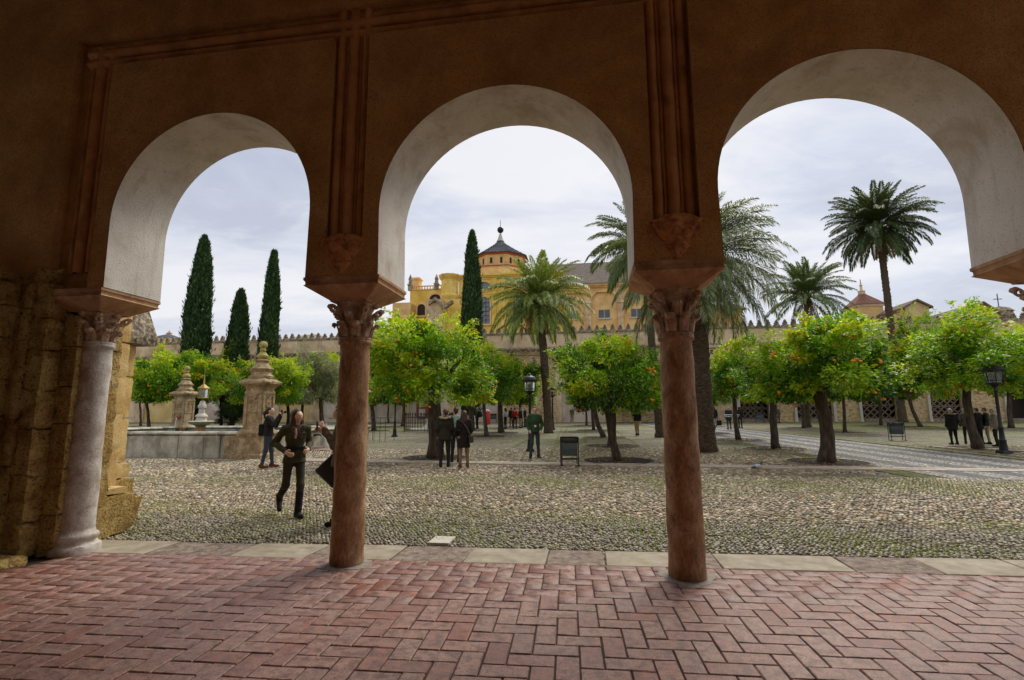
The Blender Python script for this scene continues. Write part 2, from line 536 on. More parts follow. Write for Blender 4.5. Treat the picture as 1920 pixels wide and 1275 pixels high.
M['redwood'] = flat('reddish_brown_door_wood', (0.20, 0.06, 0.03), 0.6, sc=4)


def roof_mat(name, c1, c2, px=2.6, dirn=0):
    m = bpy.data.materials.new(name)
    nt, b, out = nodes(m)
    vec = coords(nt, 'Object')
    w = nt.nodes.new('ShaderNodeTexWave')
    w.bands_direction = 'X' if dirn == 0 else 'DIAGONAL'
    w.inputs['Scale'].default_value = px
    w.inputs['Distortion'].default_value = 0.6
    w.inputs['Detail'].default_value = 2
    nt.links.new(vec, w.inputs['Vector'])
    w2 = nt.nodes.new('ShaderNodeTexWave')
    w2.bands_direction = 'Y'
    w2.inputs['Scale'].default_value = px * 0.8
    w2.inputs['Distortion'].default_value = 1.2
    nt.links.new(vec, w2.inputs['Vector'])
    f = noise(nt, vec, 1.6, 6, 0.7)
    c = ramp(nt, f, [(0.3, c1), (0.7, c2)])
    nt.links.new(c, b.inputs['Base Color'])
    b.inputs['Roughness'].default_value = 0.9
    s = nt.nodes.new('ShaderNodeMath')
    s.operation = 'ADD'
    nt.links.new(w.outputs['Fac'], s.inputs[0])
    nt.links.new(w2.outputs['Fac'], s.inputs[1])
    bump(nt, b, s.outputs[0], 0.9, 0.12)
    return m


M['roof_grey'] = roof_mat('greyish_brown_tile_roof', (0.17, 0.125, 0.10), (0.34, 0.27, 0.22))
M['roof_slate'] = roof_mat('dark_blue_grey_tile_roof', (0.07, 0.08, 0.10), (0.17, 0.18, 0.21), 2.0)
M['roof_red'] = roof_mat('red_clay_tile_roof', (0.28, 0.11, 0.075), (0.44, 0.20, 0.14), 3.0)


def brick_mat():
    m = bpy.data.materials.new('worn_red_floor_brick')
    nt, b, out = nodes(m)
    oi = nt.nodes.new('ShaderNodeObjectInfo')
    at_ = nt.nodes.new('ShaderNodeAttribute')
    at_.attribute_name = 'tint'
    g = coords(nt, 'World')
    rnd = nt.nodes.new('ShaderNodeMath'); rnd.operation = 'ADD'
    nt.links.new(oi.outputs['Random'], rnd.inputs[0]); nt.links.new(at_.outputs['Fac'], rnd.inputs[1])
    fr = nt.nodes.new('ShaderNodeMath'); fr.operation = 'FRACT'
    nt.links.new(rnd.outputs[0], fr.inputs[0])
    base = ramp(nt, fr.outputs[0], [(0.0, (0.44, 0.175, 0.125)), (0.2, (0.62, 0.37, 0.29)), (0.4, (0.54, 0.37, 0.30)), (0.6, (0.70, 0.44, 0.34)), (0.8, (0.62, 0.45, 0.37)), (0.9, (0.50, 0.30, 0.25)), (1.0, (0.58, 0.22, 0.13))])
    big = noise(nt, g, 0.8, 4, 0.6)
    c = mixc(nt, mrange(nt, big, 0.42, 0.62, 0, 0.5), base, (0.58, 0.43, 0.37))  # broad paler and redder patches put the floor's glow into the brick colour
    big2 = noise(nt, coords(nt, 'World', (1, 1, 1), 0.7), 1.1, 3, 0.6, 0.5)
    c = mixc(nt, mrange(nt, big2, 0.58, 0.72, 0, 0.7), c, (0.64, 0.22, 0.12))
    mid = noise(nt, g, 14, 6, 0.7)
    c = mixc(nt, mrange(nt, mid, 0.40, 0.56, 0.85, 0.0), c, (0.22, 0.105, 0.085))
    fine = noise(nt, g, 95, 4, 0.7)
    c = mixc(nt, mrange(nt, fine, 0.48, 0.60, 0, 0.7), c, (0.13, 0.085, 0.07))
    fine2 = noise(nt, g, 60, 4, 0.7)
    c = mixc(nt, mrange(nt, fine2, 0.62, 0.72, 0, 0.5), c, (0.64, 0.52, 0.44))
    nt.links.new(c, b.inputs['Base Color'])
    c = mixc(nt, 1.0, c, (0.64, 0.53, 0.50), 'MULTIPLY')
    nt.links.new(c, b.inputs['Base Color'])
    rr = mrange(nt, mid, 0.35, 0.7, 0.30, 0.58)
    nt.links.new(rr, b.inputs['Roughness'])
    b.inputs['Specular IOR Level'].default_value = 0.45
    h = nt.nodes.new('ShaderNodeMath'); h.operation = 'ADD'
    nt.links.new(fine, h.inputs[0]); nt.links.new(mid, h.inputs[1])
    bump(nt, b, h.outputs[0], 0.6, 0.008)
    return m


M['brick'] = brick_mat()


def tint_mat(name, rough=0.6, transl=0.0, spec=0.3, mul=(1, 1, 1), nz=None, bmp=None):
    m = bpy.data.materials.new(name)
    nt, b, out = nodes(m)
    a = nt.nodes.new('ShaderNodeAttribute')
    a.attribute_name = 'tint'
    c = a.outputs['Color']
    if mul != (1, 1, 1):
        c = mixc(nt, 1.0, c, mul, 'MULTIPLY')
    if nz:
        f = noise(nt, coords(nt, 'World'), nz, 4, 0.7)
        c = mixc(nt, mrange(nt, f, 0.45, 0.75, 0, 0.6), c, (0.10, 0.09, 0.07))
    nt.links.new(c, b.inputs['Base Color'])
    b.inputs['Roughness'].default_value = rough
    b.inputs['Specular IOR Level'].default_value = spec
    if bmp:
        bump(nt, b, noise(nt, coords(nt, 'World'), bmp, 4, 0.6), 0.5, 0.01)
    if transl:
        t = nt.nodes.new('ShaderNodeBsdfTranslucent')
        nt.links.new(mixc(nt, 1.0, c, (1.45, 1.3, 0.5), 'MULTIPLY'), t.inputs[0])
        mx = nt.nodes.new('ShaderNodeMixShader')
        mx.inputs[0].default_value = transl
        nt.links.new(b.outputs[0], mx.inputs[1])
        nt.links.new(t.outputs[0], mx.inputs[2])
        nt.links.new(mx.outputs[0], out.inputs[0])
    return m


M['leaf'] = tint_mat('citrus_leaf', 0.38, 0.45, 0.5)
M['palm_leaf'] = tint_mat('palm_leaflet', 0.45, 0.22, 0.4)
M['needle'] = tint_mat('cypress_spray', 0.75, 0.15, 0.2)
M['pebble'] = tint_mat('river_pebble', 0.5, 0, 0.4, nz=30)
M['grass'] = tint_mat('grass_blade', 0.6, 0.3, 0.2)
M['orange'] = flat('orange_peel', (0.85, 0.29, 0.02), 0.4, var=0.25, sc=3)


def ground_mat():
    m = bpy.data.materials.new('mossy_cobbled_ground')
    nt, b, out = nodes(m)
    g = coords(nt, 'World')
    v = nt.nodes.new('ShaderNodeTexVoronoi'); v.inputs['Scale'].default_value = 13.0
    v.inputs['Randomness'].default_value = 0.85
    nt.links.new(coords(nt, 'World', (1.35, 0.85, 0.01), 0.3), v.inputs['Vector'])
    v2 = nt.nodes.new('ShaderNodeTexVoronoi'); v2.inputs['Scale'].default_value = 4.2
    nt.links.new(coords(nt, 'World', (0.8, 1.1, 0.01), -0.2), v2.inputs['Vector'])
    sep = nt.nodes.new('ShaderNodeSeparateColor')
    nt.links.new(v.outputs['Color'], sep.inputs[0])
    base = ramp(nt, sep.outputs[0], [(0.0, (0.09, 0.075, 0.05)), (0.3, (0.23, 0.195, 0.13)), (0.6, (0.33, 0.285, 0.20)), (0.85, (0.48, 0.43, 0.33)), (1.0, (0.30, 0.19, 0.12))])
    sep2 = nt.nodes.new('ShaderNodeSeparateColor')
    nt.links.new(v2.outputs['Color'], sep2.inputs[0])
    base = mixc(nt, mrange(nt, sep2.outputs[0], 0.0, 1.0, 0.0, 0.62), base, (0.15, 0.12, 0.08))
    n3 = noise(nt, coords(nt, 'World', (0.5, 1.3, 1), 0.147), 2.2, 6, 0.78)
    base = mixc(nt, mrange(nt, n3, 0.50, 0.60, 0.0, 0.75), base, (0.50, 0.45, 0.34))
    base = mixc(nt, mrange(nt, n3, 0.40, 0.48, 0.6, 0.0), base, (0.14, 0.11, 0.07))
    edge = mrange(nt, v.outputs['Distance'], 0.34, 0.66)
    n1 = noise(nt, coords(nt, 'World', (0.35, 1, 1), 0.147), 0.45, 5, 0.65)
    n2 = noise(nt, g, 3.0, 4, 0.7)
    gr = nt.nodes.new('ShaderNodeMath'); gr.operation = 'MULTIPLY'
    nt.links.new(mrange(nt, n1, 0.44, 0.62), gr.inputs[0]); nt.links.new(mrange(nt, n2, 0.35, 0.7), gr.inputs[1])
    joint = mixc(nt, gr.outputs[0], (0.085, 0.066, 0.042), (0.13, 0.20, 0.035))
    c = mixc(nt, edge, base, joint)
    # moss grows further over the stones away from the arcade
    sp = nt.nodes.new('ShaderNodeSeparateXYZ')
    nt.links.new(g, sp.inputs[0])
    far = mrange(nt, sp.outputs['Y'], 12, 30, 0.25, 0.70)
    mg = nt.nodes.new('ShaderNodeMath'); mg.operation = 'MULTIPLY'
    nt.links.new(far, mg.inputs[0]); nt.links.new(gr.outputs[0], mg.inputs[1])
    c = mixc(nt, mg.outputs[0], c, (0.26, 0.30, 0.075))
    nt.links.new(c, b.inputs['Base Color'])
    b.inputs['Roughness'].default_value = 0.85
    inv = mrange(nt, v.outputs['Distance'], 0.0, 0.7, 1.0, 0.0)
    s = nt.nodes.new('ShaderNodeMath'); s.operation = 'ADD'
    nt.links.new(inv, s.inputs[0]); nt.links.new(n2, s.inputs[1])
    bump(nt, b, s.outputs[0], 1.0, 0.05)
    return m


M['ground'] = ground_mat()


def stripe_mat(name, dark):
    m = bpy.data.materials.new(name)
    nt, b, out = nodes(m)
    v = nt.nodes.new('ShaderNodeTexVoronoi'); v.inputs['Scale'].default_value = 15.0
    nt.links.new(coords(nt, 'World', (1, 1, 0.01)), v.inputs['Vector'])
    sep = nt.nodes.new('ShaderNodeSeparateColor')
    nt.links.new(v.outputs['Color'], sep.inputs[0])
    if dark:
        st = [(0.0, (0.06, 0.07, 0.08)), (0.5, (0.12, 0.135, 0.15)), (1.0, (0.26, 0.27, 0.27))]
    else:
        st = [(0.0, (0.28, 0.25, 0.21)), (0.5, (0.46, 0.43, 0.37)), (1.0, (0.66, 0.63, 0.56))]
    c = ramp(nt, sep.outputs[0], st)
    c = mixc(nt, mrange(nt, v.outputs['Distance'], 0.35, 0.65), c, (0.06, 0.055, 0.045))
    nt.links.new(c, b.inputs['Base Color'])
    b.inputs['Roughness'].default_value = 0.8
    bump(nt, b, mrange(nt, v.outputs['Distance'], 0.0, 0.7, 1.0, 0.0), 0.9, 0.04)
    return m


M['stripe_dark'] = stripe_mat('dark_pebble_band', True)
M['stripe_light'] = stripe_mat('pale_pebble_band', False)
M['turf'] = mat('short_mossy_turf', [(0.3, (0.06, 0.065, 0.025)), (0.5, (0.15, 0.165, 0.05)), (0.7, (0.30, 0.28, 0.14))], 5, 0.95, 1.0, 40, kind='World', dist=0.05)


def water_mat():
    m = bpy.data.materials.new('green_basin_water')
    nt, b, out = nodes(m)
    b.inputs['Base Color'].default_value = (0.05, 0.075, 0.04, 1)
    b.inputs['Roughness'].default_value = 0.04
    b.inputs['IOR'].default_value = 1.33
    bump(nt, b, noise(nt, coords(nt, 'World'), 5, 3), 0.25, 0.03)
    return m


M['water'] = water_mat()
m_ = bpy.data.materials.new('clear_lamp_glass')
nt_, b_, o_ = nodes(m_)
b_.inputs['Base Color'].default_value = (0.8, 0.85, 0.85, 1)
b_.inputs['Roughness'].default_value = 0.05
b_.inputs['Transmission Weight'].default_value = 0.85
M['lamp_glass'] = m_
M['stream'] = flat('falling_water', (0.7, 0.74, 0.76), 0.1, 0, 0.6)

# ================================================================== THE ARCADE
T = 0.816
NF, NB = -T / 2, T / 2
REC = 0.11
ZI = 3.09
ZP = 5.98
ZTOP = 7.3
CU = [-6.97, -3.55, 0.0, 3.54, 7.06]
ARCH = [(-5.25, 1.29, 3.885), (-1.78, 1.366, 3.80), (1.77, 1.36, 3.81), (5.30, 1.35, 3.81)]      # centre, half width, centre height


def arch_pts(uc, a, zc, z0, n=26, stilt=6):
    pts = []
    for i in range(stilt):
        pts.append((uc - a + 0.012 * (1 - i / stilt), z0 + (zc - z0) * i / stilt))
    for i in range(n + 1):
        t = PI - PI * i / n
        pts.append((uc + a * math.cos(t), zc + a * math.sin(t)))
    for i in range(stilt):
        k = stilt - 1 - i
        pts.append((uc + a - 0.012 * (1 - k / stilt), z0 + (zc - z0) * k / stilt))
    return pts


def arch_slab(mb, uL, uR, z0, zt, uc, a, zc, n0, n1, mi=0, soffit=False, n=26, stilt=6, sides=True):
    P = arch_pts(uc, a, zc, z0, n, stilt)
    Q = []
    tl = math.atan2(zt - zc, uL - uc)
    tr = math.atan2(zt - zc, uR - uc)
    for i, (x, z) in enumerate(P):
        if i < stilt:
            Q.append((uL, z))
        elif i >= len(P) - stilt:
            Q.append((uR, z))
        else:
            t = PI - PI * (i - stilt) / n
            if abs(t - tl) < PI / n / 2:
                Q.append((uL, zt)); continue
            if abs(t - tr) < PI / n / 2:
                Q.append((uR, zt)); continue
            c, s = math.cos(t), math.sin(t)
            k = 1e9
            if t > tl:
                k = (uL - uc) / c
            elif t < tr:
                k = (uR - uc) / c
            else:
                k = (zt - zc) / s
            Q.append((uc + k * c, zc + k * s))
    m = len(P)
    vs = [(x, n0, z) for x, z in P] + [(x, n0, z) for x, z in Q] + [(x, n1, z) for x, z in P] + [(x, n1, z) for x, z in Q]
    fs = []
    for i in range(m - 1):
        fs.append((i, m + i, m + i + 1, i + 1))
        fs.append((2 * m + i, 2 * m + i + 1, 3 * m + i + 1, 3 * m + i))
        if sides:
            fs.append((m + i, 3 * m + i, 3 * m + i + 1, m + i + 1))
        if soffit:
            fs.append((i, i + 1, 2 * m + i + 1, 2 * m + i))
    fs.append((0, 2 * m, 3 * m, m))
    fs.append((m - 1, 2 * m - 1, 4 * m - 1, 3 * m - 1))
    mb.add(vs, fs, mi)


arcade = thing('arcade_wall', 'ochre stuccoed arcade wall with wide round arches opening onto the courtyard', 'arcade', (AX, AY, 0), TH)

core = MB()
for i, (uc, a, zc) in enumerate(ARCH):
    uL = CU[i] if i else -7.30
    uR = CU[i + 1]
    arch_slab(core, uL, uR, ZI, ZP + 0.42, uc, a, zc, NF + REC, NB, 0)
core.box(-7.30, CU[4], NF + REC, NB, ZP + 0.42, ZTOP + 0.15)
core.box(-14.5, -7.302, NF + 0.002, NB, 0, ZTOP + 0.15)
core.box(CU[4] + .002, 12.0, NF, NB, 0, ZTOP + 0.15)
core.build('wall_core', M['stucco'], arcade)

for i, (uc, a, zc) in enumerate(ARCH):
    mb = MB()
    uL = CU[i] + 0.225
    uR = CU[i + 1] - 0.225
    arch_slab(mb, uL, uR, ZI, ZP, uc, a, zc, NF, NF + REC, 0)
    mb.build('arch_panel', M['stucco'], arcade)
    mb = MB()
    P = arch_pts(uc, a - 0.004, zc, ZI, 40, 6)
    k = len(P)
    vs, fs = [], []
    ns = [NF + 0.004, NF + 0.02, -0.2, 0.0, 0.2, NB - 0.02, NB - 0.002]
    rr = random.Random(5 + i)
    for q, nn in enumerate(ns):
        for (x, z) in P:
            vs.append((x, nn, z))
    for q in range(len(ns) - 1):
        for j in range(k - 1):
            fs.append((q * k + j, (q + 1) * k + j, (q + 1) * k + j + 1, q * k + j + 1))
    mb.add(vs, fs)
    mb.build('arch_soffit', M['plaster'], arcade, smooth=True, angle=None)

# vertical bundles of rolls above each column and the long horizontal moulding
def vroll(mb, u, r, z0, z1, nc=NF + REC, seg=9):
    prof = []
    for j in range(seg + 1):
        t = PI + PI * j / seg
        prof.append((u + r * math.cos(t), nc + r * math.sin(t) * 1.25))
    zs = [z0 + (z1 - z0) * k / 9 for k in range(10)]
    vs = [(x + 0.003 * math.sin(zz * 7 + u * 3), y, zz) for zz in zs for (x, y) in prof]
    n = len(prof)
    fs = []
    for k in range(9):
        for j in range(n - 1):
            fs.append((k * n + j, k * n + j + 1, (k + 1) * n + j + 1, (k + 1) * n + j))
    mb.add(vs, fs)


for i in (1, 2, 3):
    u = CU[i]
    mb = MB()
    for du, r in ((0.0, 0.062), (-0.155, 0.05), (0.155, 0.05), (-0.083, 0.02), (0.083, 0.02)):
        vroll(mb, u + du, r, 3.46, ZP + 0.5)
    mb.build('pier_moulding', M['stucco_dark'], arcade, smooth=True)
    mb = MB()
    mb.box(u - 0.2245, u + 0.2245, NF + 0.001, NF + REC, ZI, 3.42)
    mb.build('pier_face', M['stucco'], arcade)
    # carved corbel
    mb = MB()
    prof = [(0.012, -0.36), (0.05, -0.34), (0.04, -0.305), (0.09, -0.26), (0.115, -0.215), (0.10, -0.20), (0.125, -0.185), (0.12, -0.165), (0.16, -0.13), (0.215, -0.05), (0.235, 0.0), (0.215, 0.015), (0.235, 0.05), (0.18, 0.075), (0.12, 0.11), (0.05, 0.12)]
    mb.lathe(prof, 36, (u, NF + 0.012, 3.45), 0, mod=lambda a_, z: 1 + (0.24 * abs(math.cos(a_ * 3.5)) - 0.13) * (1 if z > -0.16 else 0.4) + 0.03 * math.sin(a_ * 11 + z * 30), sy=0.42, a0=PI, a1=2 * PI)
    mb.build('corbel', M['corbel'], arcade, smooth=True, angle=35)

mb = MB()


def hroll(mb, z, r, u0, u1, nc=NF + REC, seg=9):
    prof = []
    for j in range(seg + 1):
        t = PI + PI * j / seg
        prof.append((nc + r * math.sin(t) * 1.25, z + r * math.cos(t)))
    n = len(prof)
    vs = [(x, y, zz) for x in (u0, (u0 + u1) / 2, u1) for (y, zz) in prof]
    fs = []
    for k in range(2):
        for j in range(n - 1):
            fs.append((k * n + j, k * n + j + 1, (k + 1) * n + j + 1, (k + 1) * n + j))
    mb.add(vs, fs)


for z, r in ((ZP + 0.09, 0.055), (ZP + 0.22, 0.062), (ZP + 0.325, 0.028)):
    hroll(mb, z, r, -7.18, CU[4])
mb.build('top_moulding', M['stucco_dark'], arcade, smooth=True)
mb = MB()
mb.box(-7.30, CU[4], NF, NF + REC, ZP + 0.40, ZTOP + 0.15)
mb.build('upper_wall_face', M['stucco'], arcade)
mb = MB()
for du, r in ((-6.84, 0.05), (-7.0, 0.062), (-7.12, 0.028)):
    vroll(mb, du, r, 3.3, ZP + 0.3)
mb.box(-6.745, -6.54, NF + 0.001, NF + REC, ZI, 3.3)
mb.build('side_moulding', M['stucco_dark'], arcade, smooth=True)

# ---- columns
from mathutils import noise as mnoise


def rough_lathe(mb, prof, seg, c, amp, fr, mod=None):
    vs, fs = [], []
    for (r, z) in prof:
        for j in range(seg):
            a = 2 * PI * j / seg
            rr = r * (mod(a, z) if mod else 1)
            x, y = rr * math.cos(a), rr * math.sin(a)
            d = mnoise.fractal(Vector((x * fr + c[0] * 3, y * fr, z * fr)), 1.0, 2.0, 4)
            k = 1 + amp * min(0.25, d) / max(r, 0.05)
            vs.append((c[0] + x * k, c[1] + y * k, c[2] + z))
    for k in range(len(prof) - 1):
        for j in range(seg):
            fs.append((k * seg + j, k * seg + (j + 1) % seg, (k + 1) * seg + (j + 1) % seg, (k + 1) * seg + j))
    fs.append(tuple(reversed(range(seg))))
    fs.append(tuple((len(prof) - 1) * seg + j for j in range(seg)))
    mb.add(vs, fs)


def column(i, label, shaft_m, based, zb=2.43):
    u = CU[i]
    c = thing('column', label, 'column', (AX + u * U2[0], AY + u * U2[1], 0), TH, 'columns carrying the arches')
    z0 = 0.26 if based else 0.0
    mb = MB()
    prof = [(0.178 - 0.012 * (z / 2.4), z) for z in np.linspace(z0, zb - 0.09, 34)]
    if not based:
        prof = [(0.172, 0.0), (0.184, 0.03)] + prof[2:]
    prof += [(0.170, zb - 0.085), (0.184, zb - 0.07), (0.186, zb - 0.045), (0.178, zb - 0.035), (0.183, zb - 0.02), (0.176, zb)]
    rough_lathe(mb, prof, 44, (0, 0, 0), 0.010, 5.0)
    mb.build('shaft', shaft_m, c, smooth=True, angle=50)
    if based:
        mb = MB()
        rough_lathe(mb, [(0.25, 0.0), (0.255, 0.05), (0.245, 0.09), (0.212, 0.11), (0.205, 0.14), (0.22, 0.16), (0.222, 0.19), (0.212, 0.215), (0.186, 0.235), (0.178, 0.27)], 40, (0, 0, 0), 0.02, 6)
        mb.build('base', M['marble_grey'], c, smooth=True, angle=50)
    # capital: bell, two tiers of leaves, corner volutes
    mb = MB()
    h = 2.858 - zb
    prof = [(0.158, 0.0), (0.162, 0.08 * h), (0.158, 0.3 * h), (0.155, 0.5 * h), (0.165, 0.7 * h), (0.20, 0.88 * h), (0.225, 0.95 * h), (0.225, h)]
    rough_lathe(mb, prof, 32, (0, 0, zb), 0.015, 9)
    rc = random.Random(40 + i)

    def leaf(ang, z0_, hh, w, r0, out):
        L = 8
        vs, fs = [], []
        for k in range(L + 1):
            t = k / L
            if t < 0.75:
                q = t / 0.75
                rr = r0 + 0.012 + 0.02 * q + out * q ** 3 * 0.7
                zz = z0_ + hh * q
            else:
                q = (t - 0.75) / 0.25
                rr = r0 + 0.012 + 0.02 + out * (0.7 + 0.5 * math.sin(q * PI * 0.55))
                zz = z0_ + hh * (1 - 0.22 * q * q)
            ww = w * (0.85 + 0.25 * math.sin(t * PI * 0.8)) * (1 - 0.45 * t ** 4)
            for j in range(5):
                s = (j - 2) / 2
                bulge = 0.016 * (1 - s * s) + (0.008 if j in (1, 3) else 0)
                a = ang + s * ww / max(rr, 0.1)
                vs.append(((rr + bulge) * math.cos(a), (rr + bulge) * math.sin(a), zz - 0.012 * s * s))
            for j in range(5):
                s = (j - 2) / 2
                a = ang + s * ww / max(rr, 0.1)
                vs.append(((rr - 0.012) * math.cos(a), (rr - 0.012) * math.sin(a), zz - 0.03))
        for k in range(L):
            b0, b1 = k * 10, (k + 1) * 10
            for j in range(4):
                fs.append((b0 + j, b0 + j + 1, b1 + j + 1, b1 + j))
                fs.append((b0 + 5 + j, b1 + 5 + j, b1 + 6 + j, b0 + 6 + j))
            fs.append((b0, b1, b1 + 5, b0 + 5))
            fs.append((b0 + 4, b0 + 9, b1 + 9, b1 + 4))
        e = L * 10
        fs.append((e, e + 1, e + 2, e + 3, e + 4, e + 9, e + 8, e + 7, e + 6, e + 5))
        mb.add(vs, fs)
    for k in range(8):
        leaf(PI / 8 + k * PI / 4, zb + 0.005, h * 0.42, 0.055, 0.155, 0.05)
    for k in range(8):
        leaf(k * PI / 4, zb + h * 0.36, h * (0.36 if k % 2 else 0.34), 0.05, 0.150, 0.055)
    for k in range(4):
        a = PI / 4 + k * PI / 2
        leaf(a, zb + h * 0.5, h * 0.43, 0.045, 0.165, 0.10)
        for s in (-1, 1):
            p = Vector((0.262 * math.cos(a), 0.262 * math.sin(a), zb + h * 0.80))
            tx = Vector((-math.sin(a), math.cos(a), 0)) * s
            ox = Vector((math.cos(a), math.sin(a), 0))
            pts, rad = [], []
            for q in range(13):
                t = q / 12 * 2.4 * PI
                rr = 0.046 * (1 - q / 15)
                pts.append(p + tx * 0.022 + ox * rr * math.cos(t + PI) + Vector((0, 0, rr * math.sin(t + PI))))
                rad.append(0.017 * (1 - q / 22))
            mb.tube(pts, rad, 7)
    for k in range(4):
        a = k * PI / 2
        mb.lathe([(0.0, -0.035), (0.03, -0.02), (0.036, 0.0), (0.03, 0.025), (0.0, 0.035)], 10, (0.232 * math.cos(a), 0.232 * math.sin(a), zb + h * 0.9))
    mb.build('capital', M['capital'], c, smooth=True, angle=45)
    # impost block: inverted pyramid under a flat band
    mb = MB()
    uL, uR = (-0.425, 0.43)
    if i == 0:
        uL = -0.40
    yt = T / 2 + 0.008
    lv = [(-0.215, 0.215, 0.215, 2.85), (-0.22, 0.22, 0.22, 2.864), (uL - 0.008, uR + 0.008, yt, 2.995), (uL + 0.008, uR - 0.008, yt - 0.012, 3.012), (uL + 0.004, uR - 0.004, yt - 0.014, 3.04), (uL - 0.01, uR + 0.01, yt + 0.004, 3.056), (uL - 0.01, uR + 0.01, yt + 0.004, 3.086)]
    vs, fs = [], []
    for (a0_, a1_, yy, z) in lv:
        vs += [(a0_, -yy, z), (a1_, -yy, z), (a1_, yy, z), (a0_, yy, z)]
    for k in range(len(lv) - 1):
        for j in range(4):
            fs.append((k * 4 + j, k * 4 + (j + 1) % 4, k * 4 + 4 + (j + 1) % 4, k * 4 + 4 + j))
    fs.append((3, 2, 1, 0))
    e = (len(lv) - 1) * 4
    fs.append((e, e + 1, e + 2, e + 3))
    mb.add(vs, fs)
    mb.build('impost_block', M['impost'], c)
    return c


column(0, 'grey marble column with a moulded base beside the rough yellow stone pier', M['marble_grey'], True, 2.50)
column(1, 'reddish marble column between the walking woman and the couple under the tree', M['marble_red'], False, 2.46)
column(2, 'reddish brown marble column standing in front of the thick palm trunk', M['marble_red'], False, 2.415)
column(3, 'arcade column at the picture edge beside the widest open arch, only its capital showing', M['marble_red'], False, 2.42)
column(4, 'arcade column beyond the picture edge past the widest arch', M['marble_red'], False, 2.42)

# ---- ruined pier of rough sandstone blocks and the outer buttress
pier = thing('stone_pier', 'rough yellow sandstone pier of worn stepped blocks behind the grey column', 'pier', (AX, AY, 0), TH)


def rock_block(x0, x1, y0, y1, z0, z1, seed, amp=0.03, res=0.09, name='block', m=None, parent=None, cham=0.015):
    res = max(res, 0.045)
    mb = MB()
    off = Vector((seed * 1.7, seed * 0.9, seed * 2.3))

    def P(x, y, z):
        v = Vector((x, y, z))
        d = mnoise.fractal(v * 7.5 + off, 1.0, 2.1, 4) * amp
        d2 = mnoise.noise(v * 19 + off) * amp * 0.6
        cx, cy, cz = (x0 + x1) / 2, (y0 + y1) / 2, (z0 + z1) / 2
        w = Vector((1 if abs(x - x1) < 1e-6 else (-1 if abs(x - x0) < 1e-6 else 0), 1 if abs(y - y1) < 1e-6 else (-1 if abs(y - y0) < 1e-6 else 0), 1 if abs(z - z1) < 1e-6 else (-1 if abs(z - z0) < 1e-6 else 0)))
        k = (d + d2)
        if w.length > 1.1:
            k -= cham * 1.2
            if w.length > 1.5:
                k -= cham * .5
        return v + w * min(k, 0.012)
    nx, ny, nz = max(1, int((x1 - x0) / res)), max(1, int((y1 - y0) / res)), max(1, int((z1 - z0) / res))
    xs = [x0 + (x1 - x0) * i / nx for i in range(nx + 1)]
    ys = [y0 + (y1 - y0) * i / ny for i in range(ny + 1)]
    zs = [z0 + (z1 - z0) * i / nz for i in range(nz + 1)]
    xs[-1], ys[-1], zs[-1] = x1, y1, z1
    idx = {}
    vs, fs = [], []

    def vid(i, j, k):
        if (i, j, k) not in idx:
            idx[(i, j, k)] = len(vs)
            vs.append(tuple(P(xs[i], ys[j], zs[k])))
        return idx[(i, j, k)]
    for i in range(nx):
        for j in range(ny):
            fs.append((vid(i, j, nz), vid(i + 1, j, nz), vid(i + 1, j + 1, nz), vid(i, j + 1, nz)))
            fs.append((vid(i, j, 0), vid(i, j + 1, 0), vid(i + 1, j + 1, 0), vid(i + 1, j, 0)))
    for i in range(nx):
        for k in range(nz):
            fs.append((vid(i, 0, k), vid(i + 1, 0, k), vid(i + 1, 0, k + 1), vid(i, 0, k + 1)))
            fs.append((vid(i, ny, k), vid(i, ny, k + 1), vid(i + 1, ny, k + 1), vid(i + 1, ny, k)))
    for j in range(ny):
        for k in range(nz):
            fs.append((vid(0, j, k), vid(0, j, k + 1), vid(0, j + 1, k + 1), vid(0, j + 1, k)))
            fs.append((vid(nx, j, k), vid(nx, j + 1, k), vid(nx, j + 1, k + 1), vid(nx, j, k + 1)))
    mb.add(vs, fs)
    return mb.build(name, m or M['sandstone'], parent or pier, smooth=True, angle=50)


zs_ = [0.0, 0.46, 0.98, 1.50, 1.94, 2.42, 2.80, 3.16]
sd = 0
rp = random.Random(3)
# stepped pilaster strips: (u0, u1, front, back, courses, roughness, joint shift)
for (x0, x1, y0, y1, top, am, sh) in ((-7.20, -6.98, -0.24, 0.36, 6, 0.012, 0.0), (-7.43, -7.205, -0.435, 0.30, 7, 0.028, -0.06), (-7.53, -7.435, -0.47, 0.1, 7, 0.012, 0.05), (-7.62, -7.535, -0.445, 0.0, 7, 0.006, 0.0),
                                      (-7.80, -7.625, -0.60, -0.1, 7, 0.014, 0.08), (-7.94, -7.805, -0.54, -0.1, 7, 0.012, 0.0), (-8.7, -7.945, -0.72, -0.2, 7, 0.012, 0.1)):
    for k in range(top):
        a = zs_[k] + (sh if k else 0) + 0.002
        b = zs_[k + 1] + (sh if k < top - 1 else 0) - 0.002
        sd += 1
        rock_block(x0, x1, y0 + rp.uniform(-0.006, 0.006), y1, a, b, sd, am * (1.3 if k in (0, 1, 3) else 0.8), 0.045, cham=0.003)
# a broken arched top over the steps
for (x0, x1, y0, z0, z1) in ((-7.50, -7.10, -0.435, 3.162, 3.36), (-8.7, -7.502, -0.56, 3.162, 3.28)):
    sd += 1
    rock_block(x0, x1, y0, -0.38 if y0 > -0.5 else -0.3, z0, z1, sd, 0.06, 0.05, cham=0.02)
sd += 1
rock_block(-8.7, -6.99, -0.78, -0.45, -0.05, 0.09, sd, 0.03, 0.06)

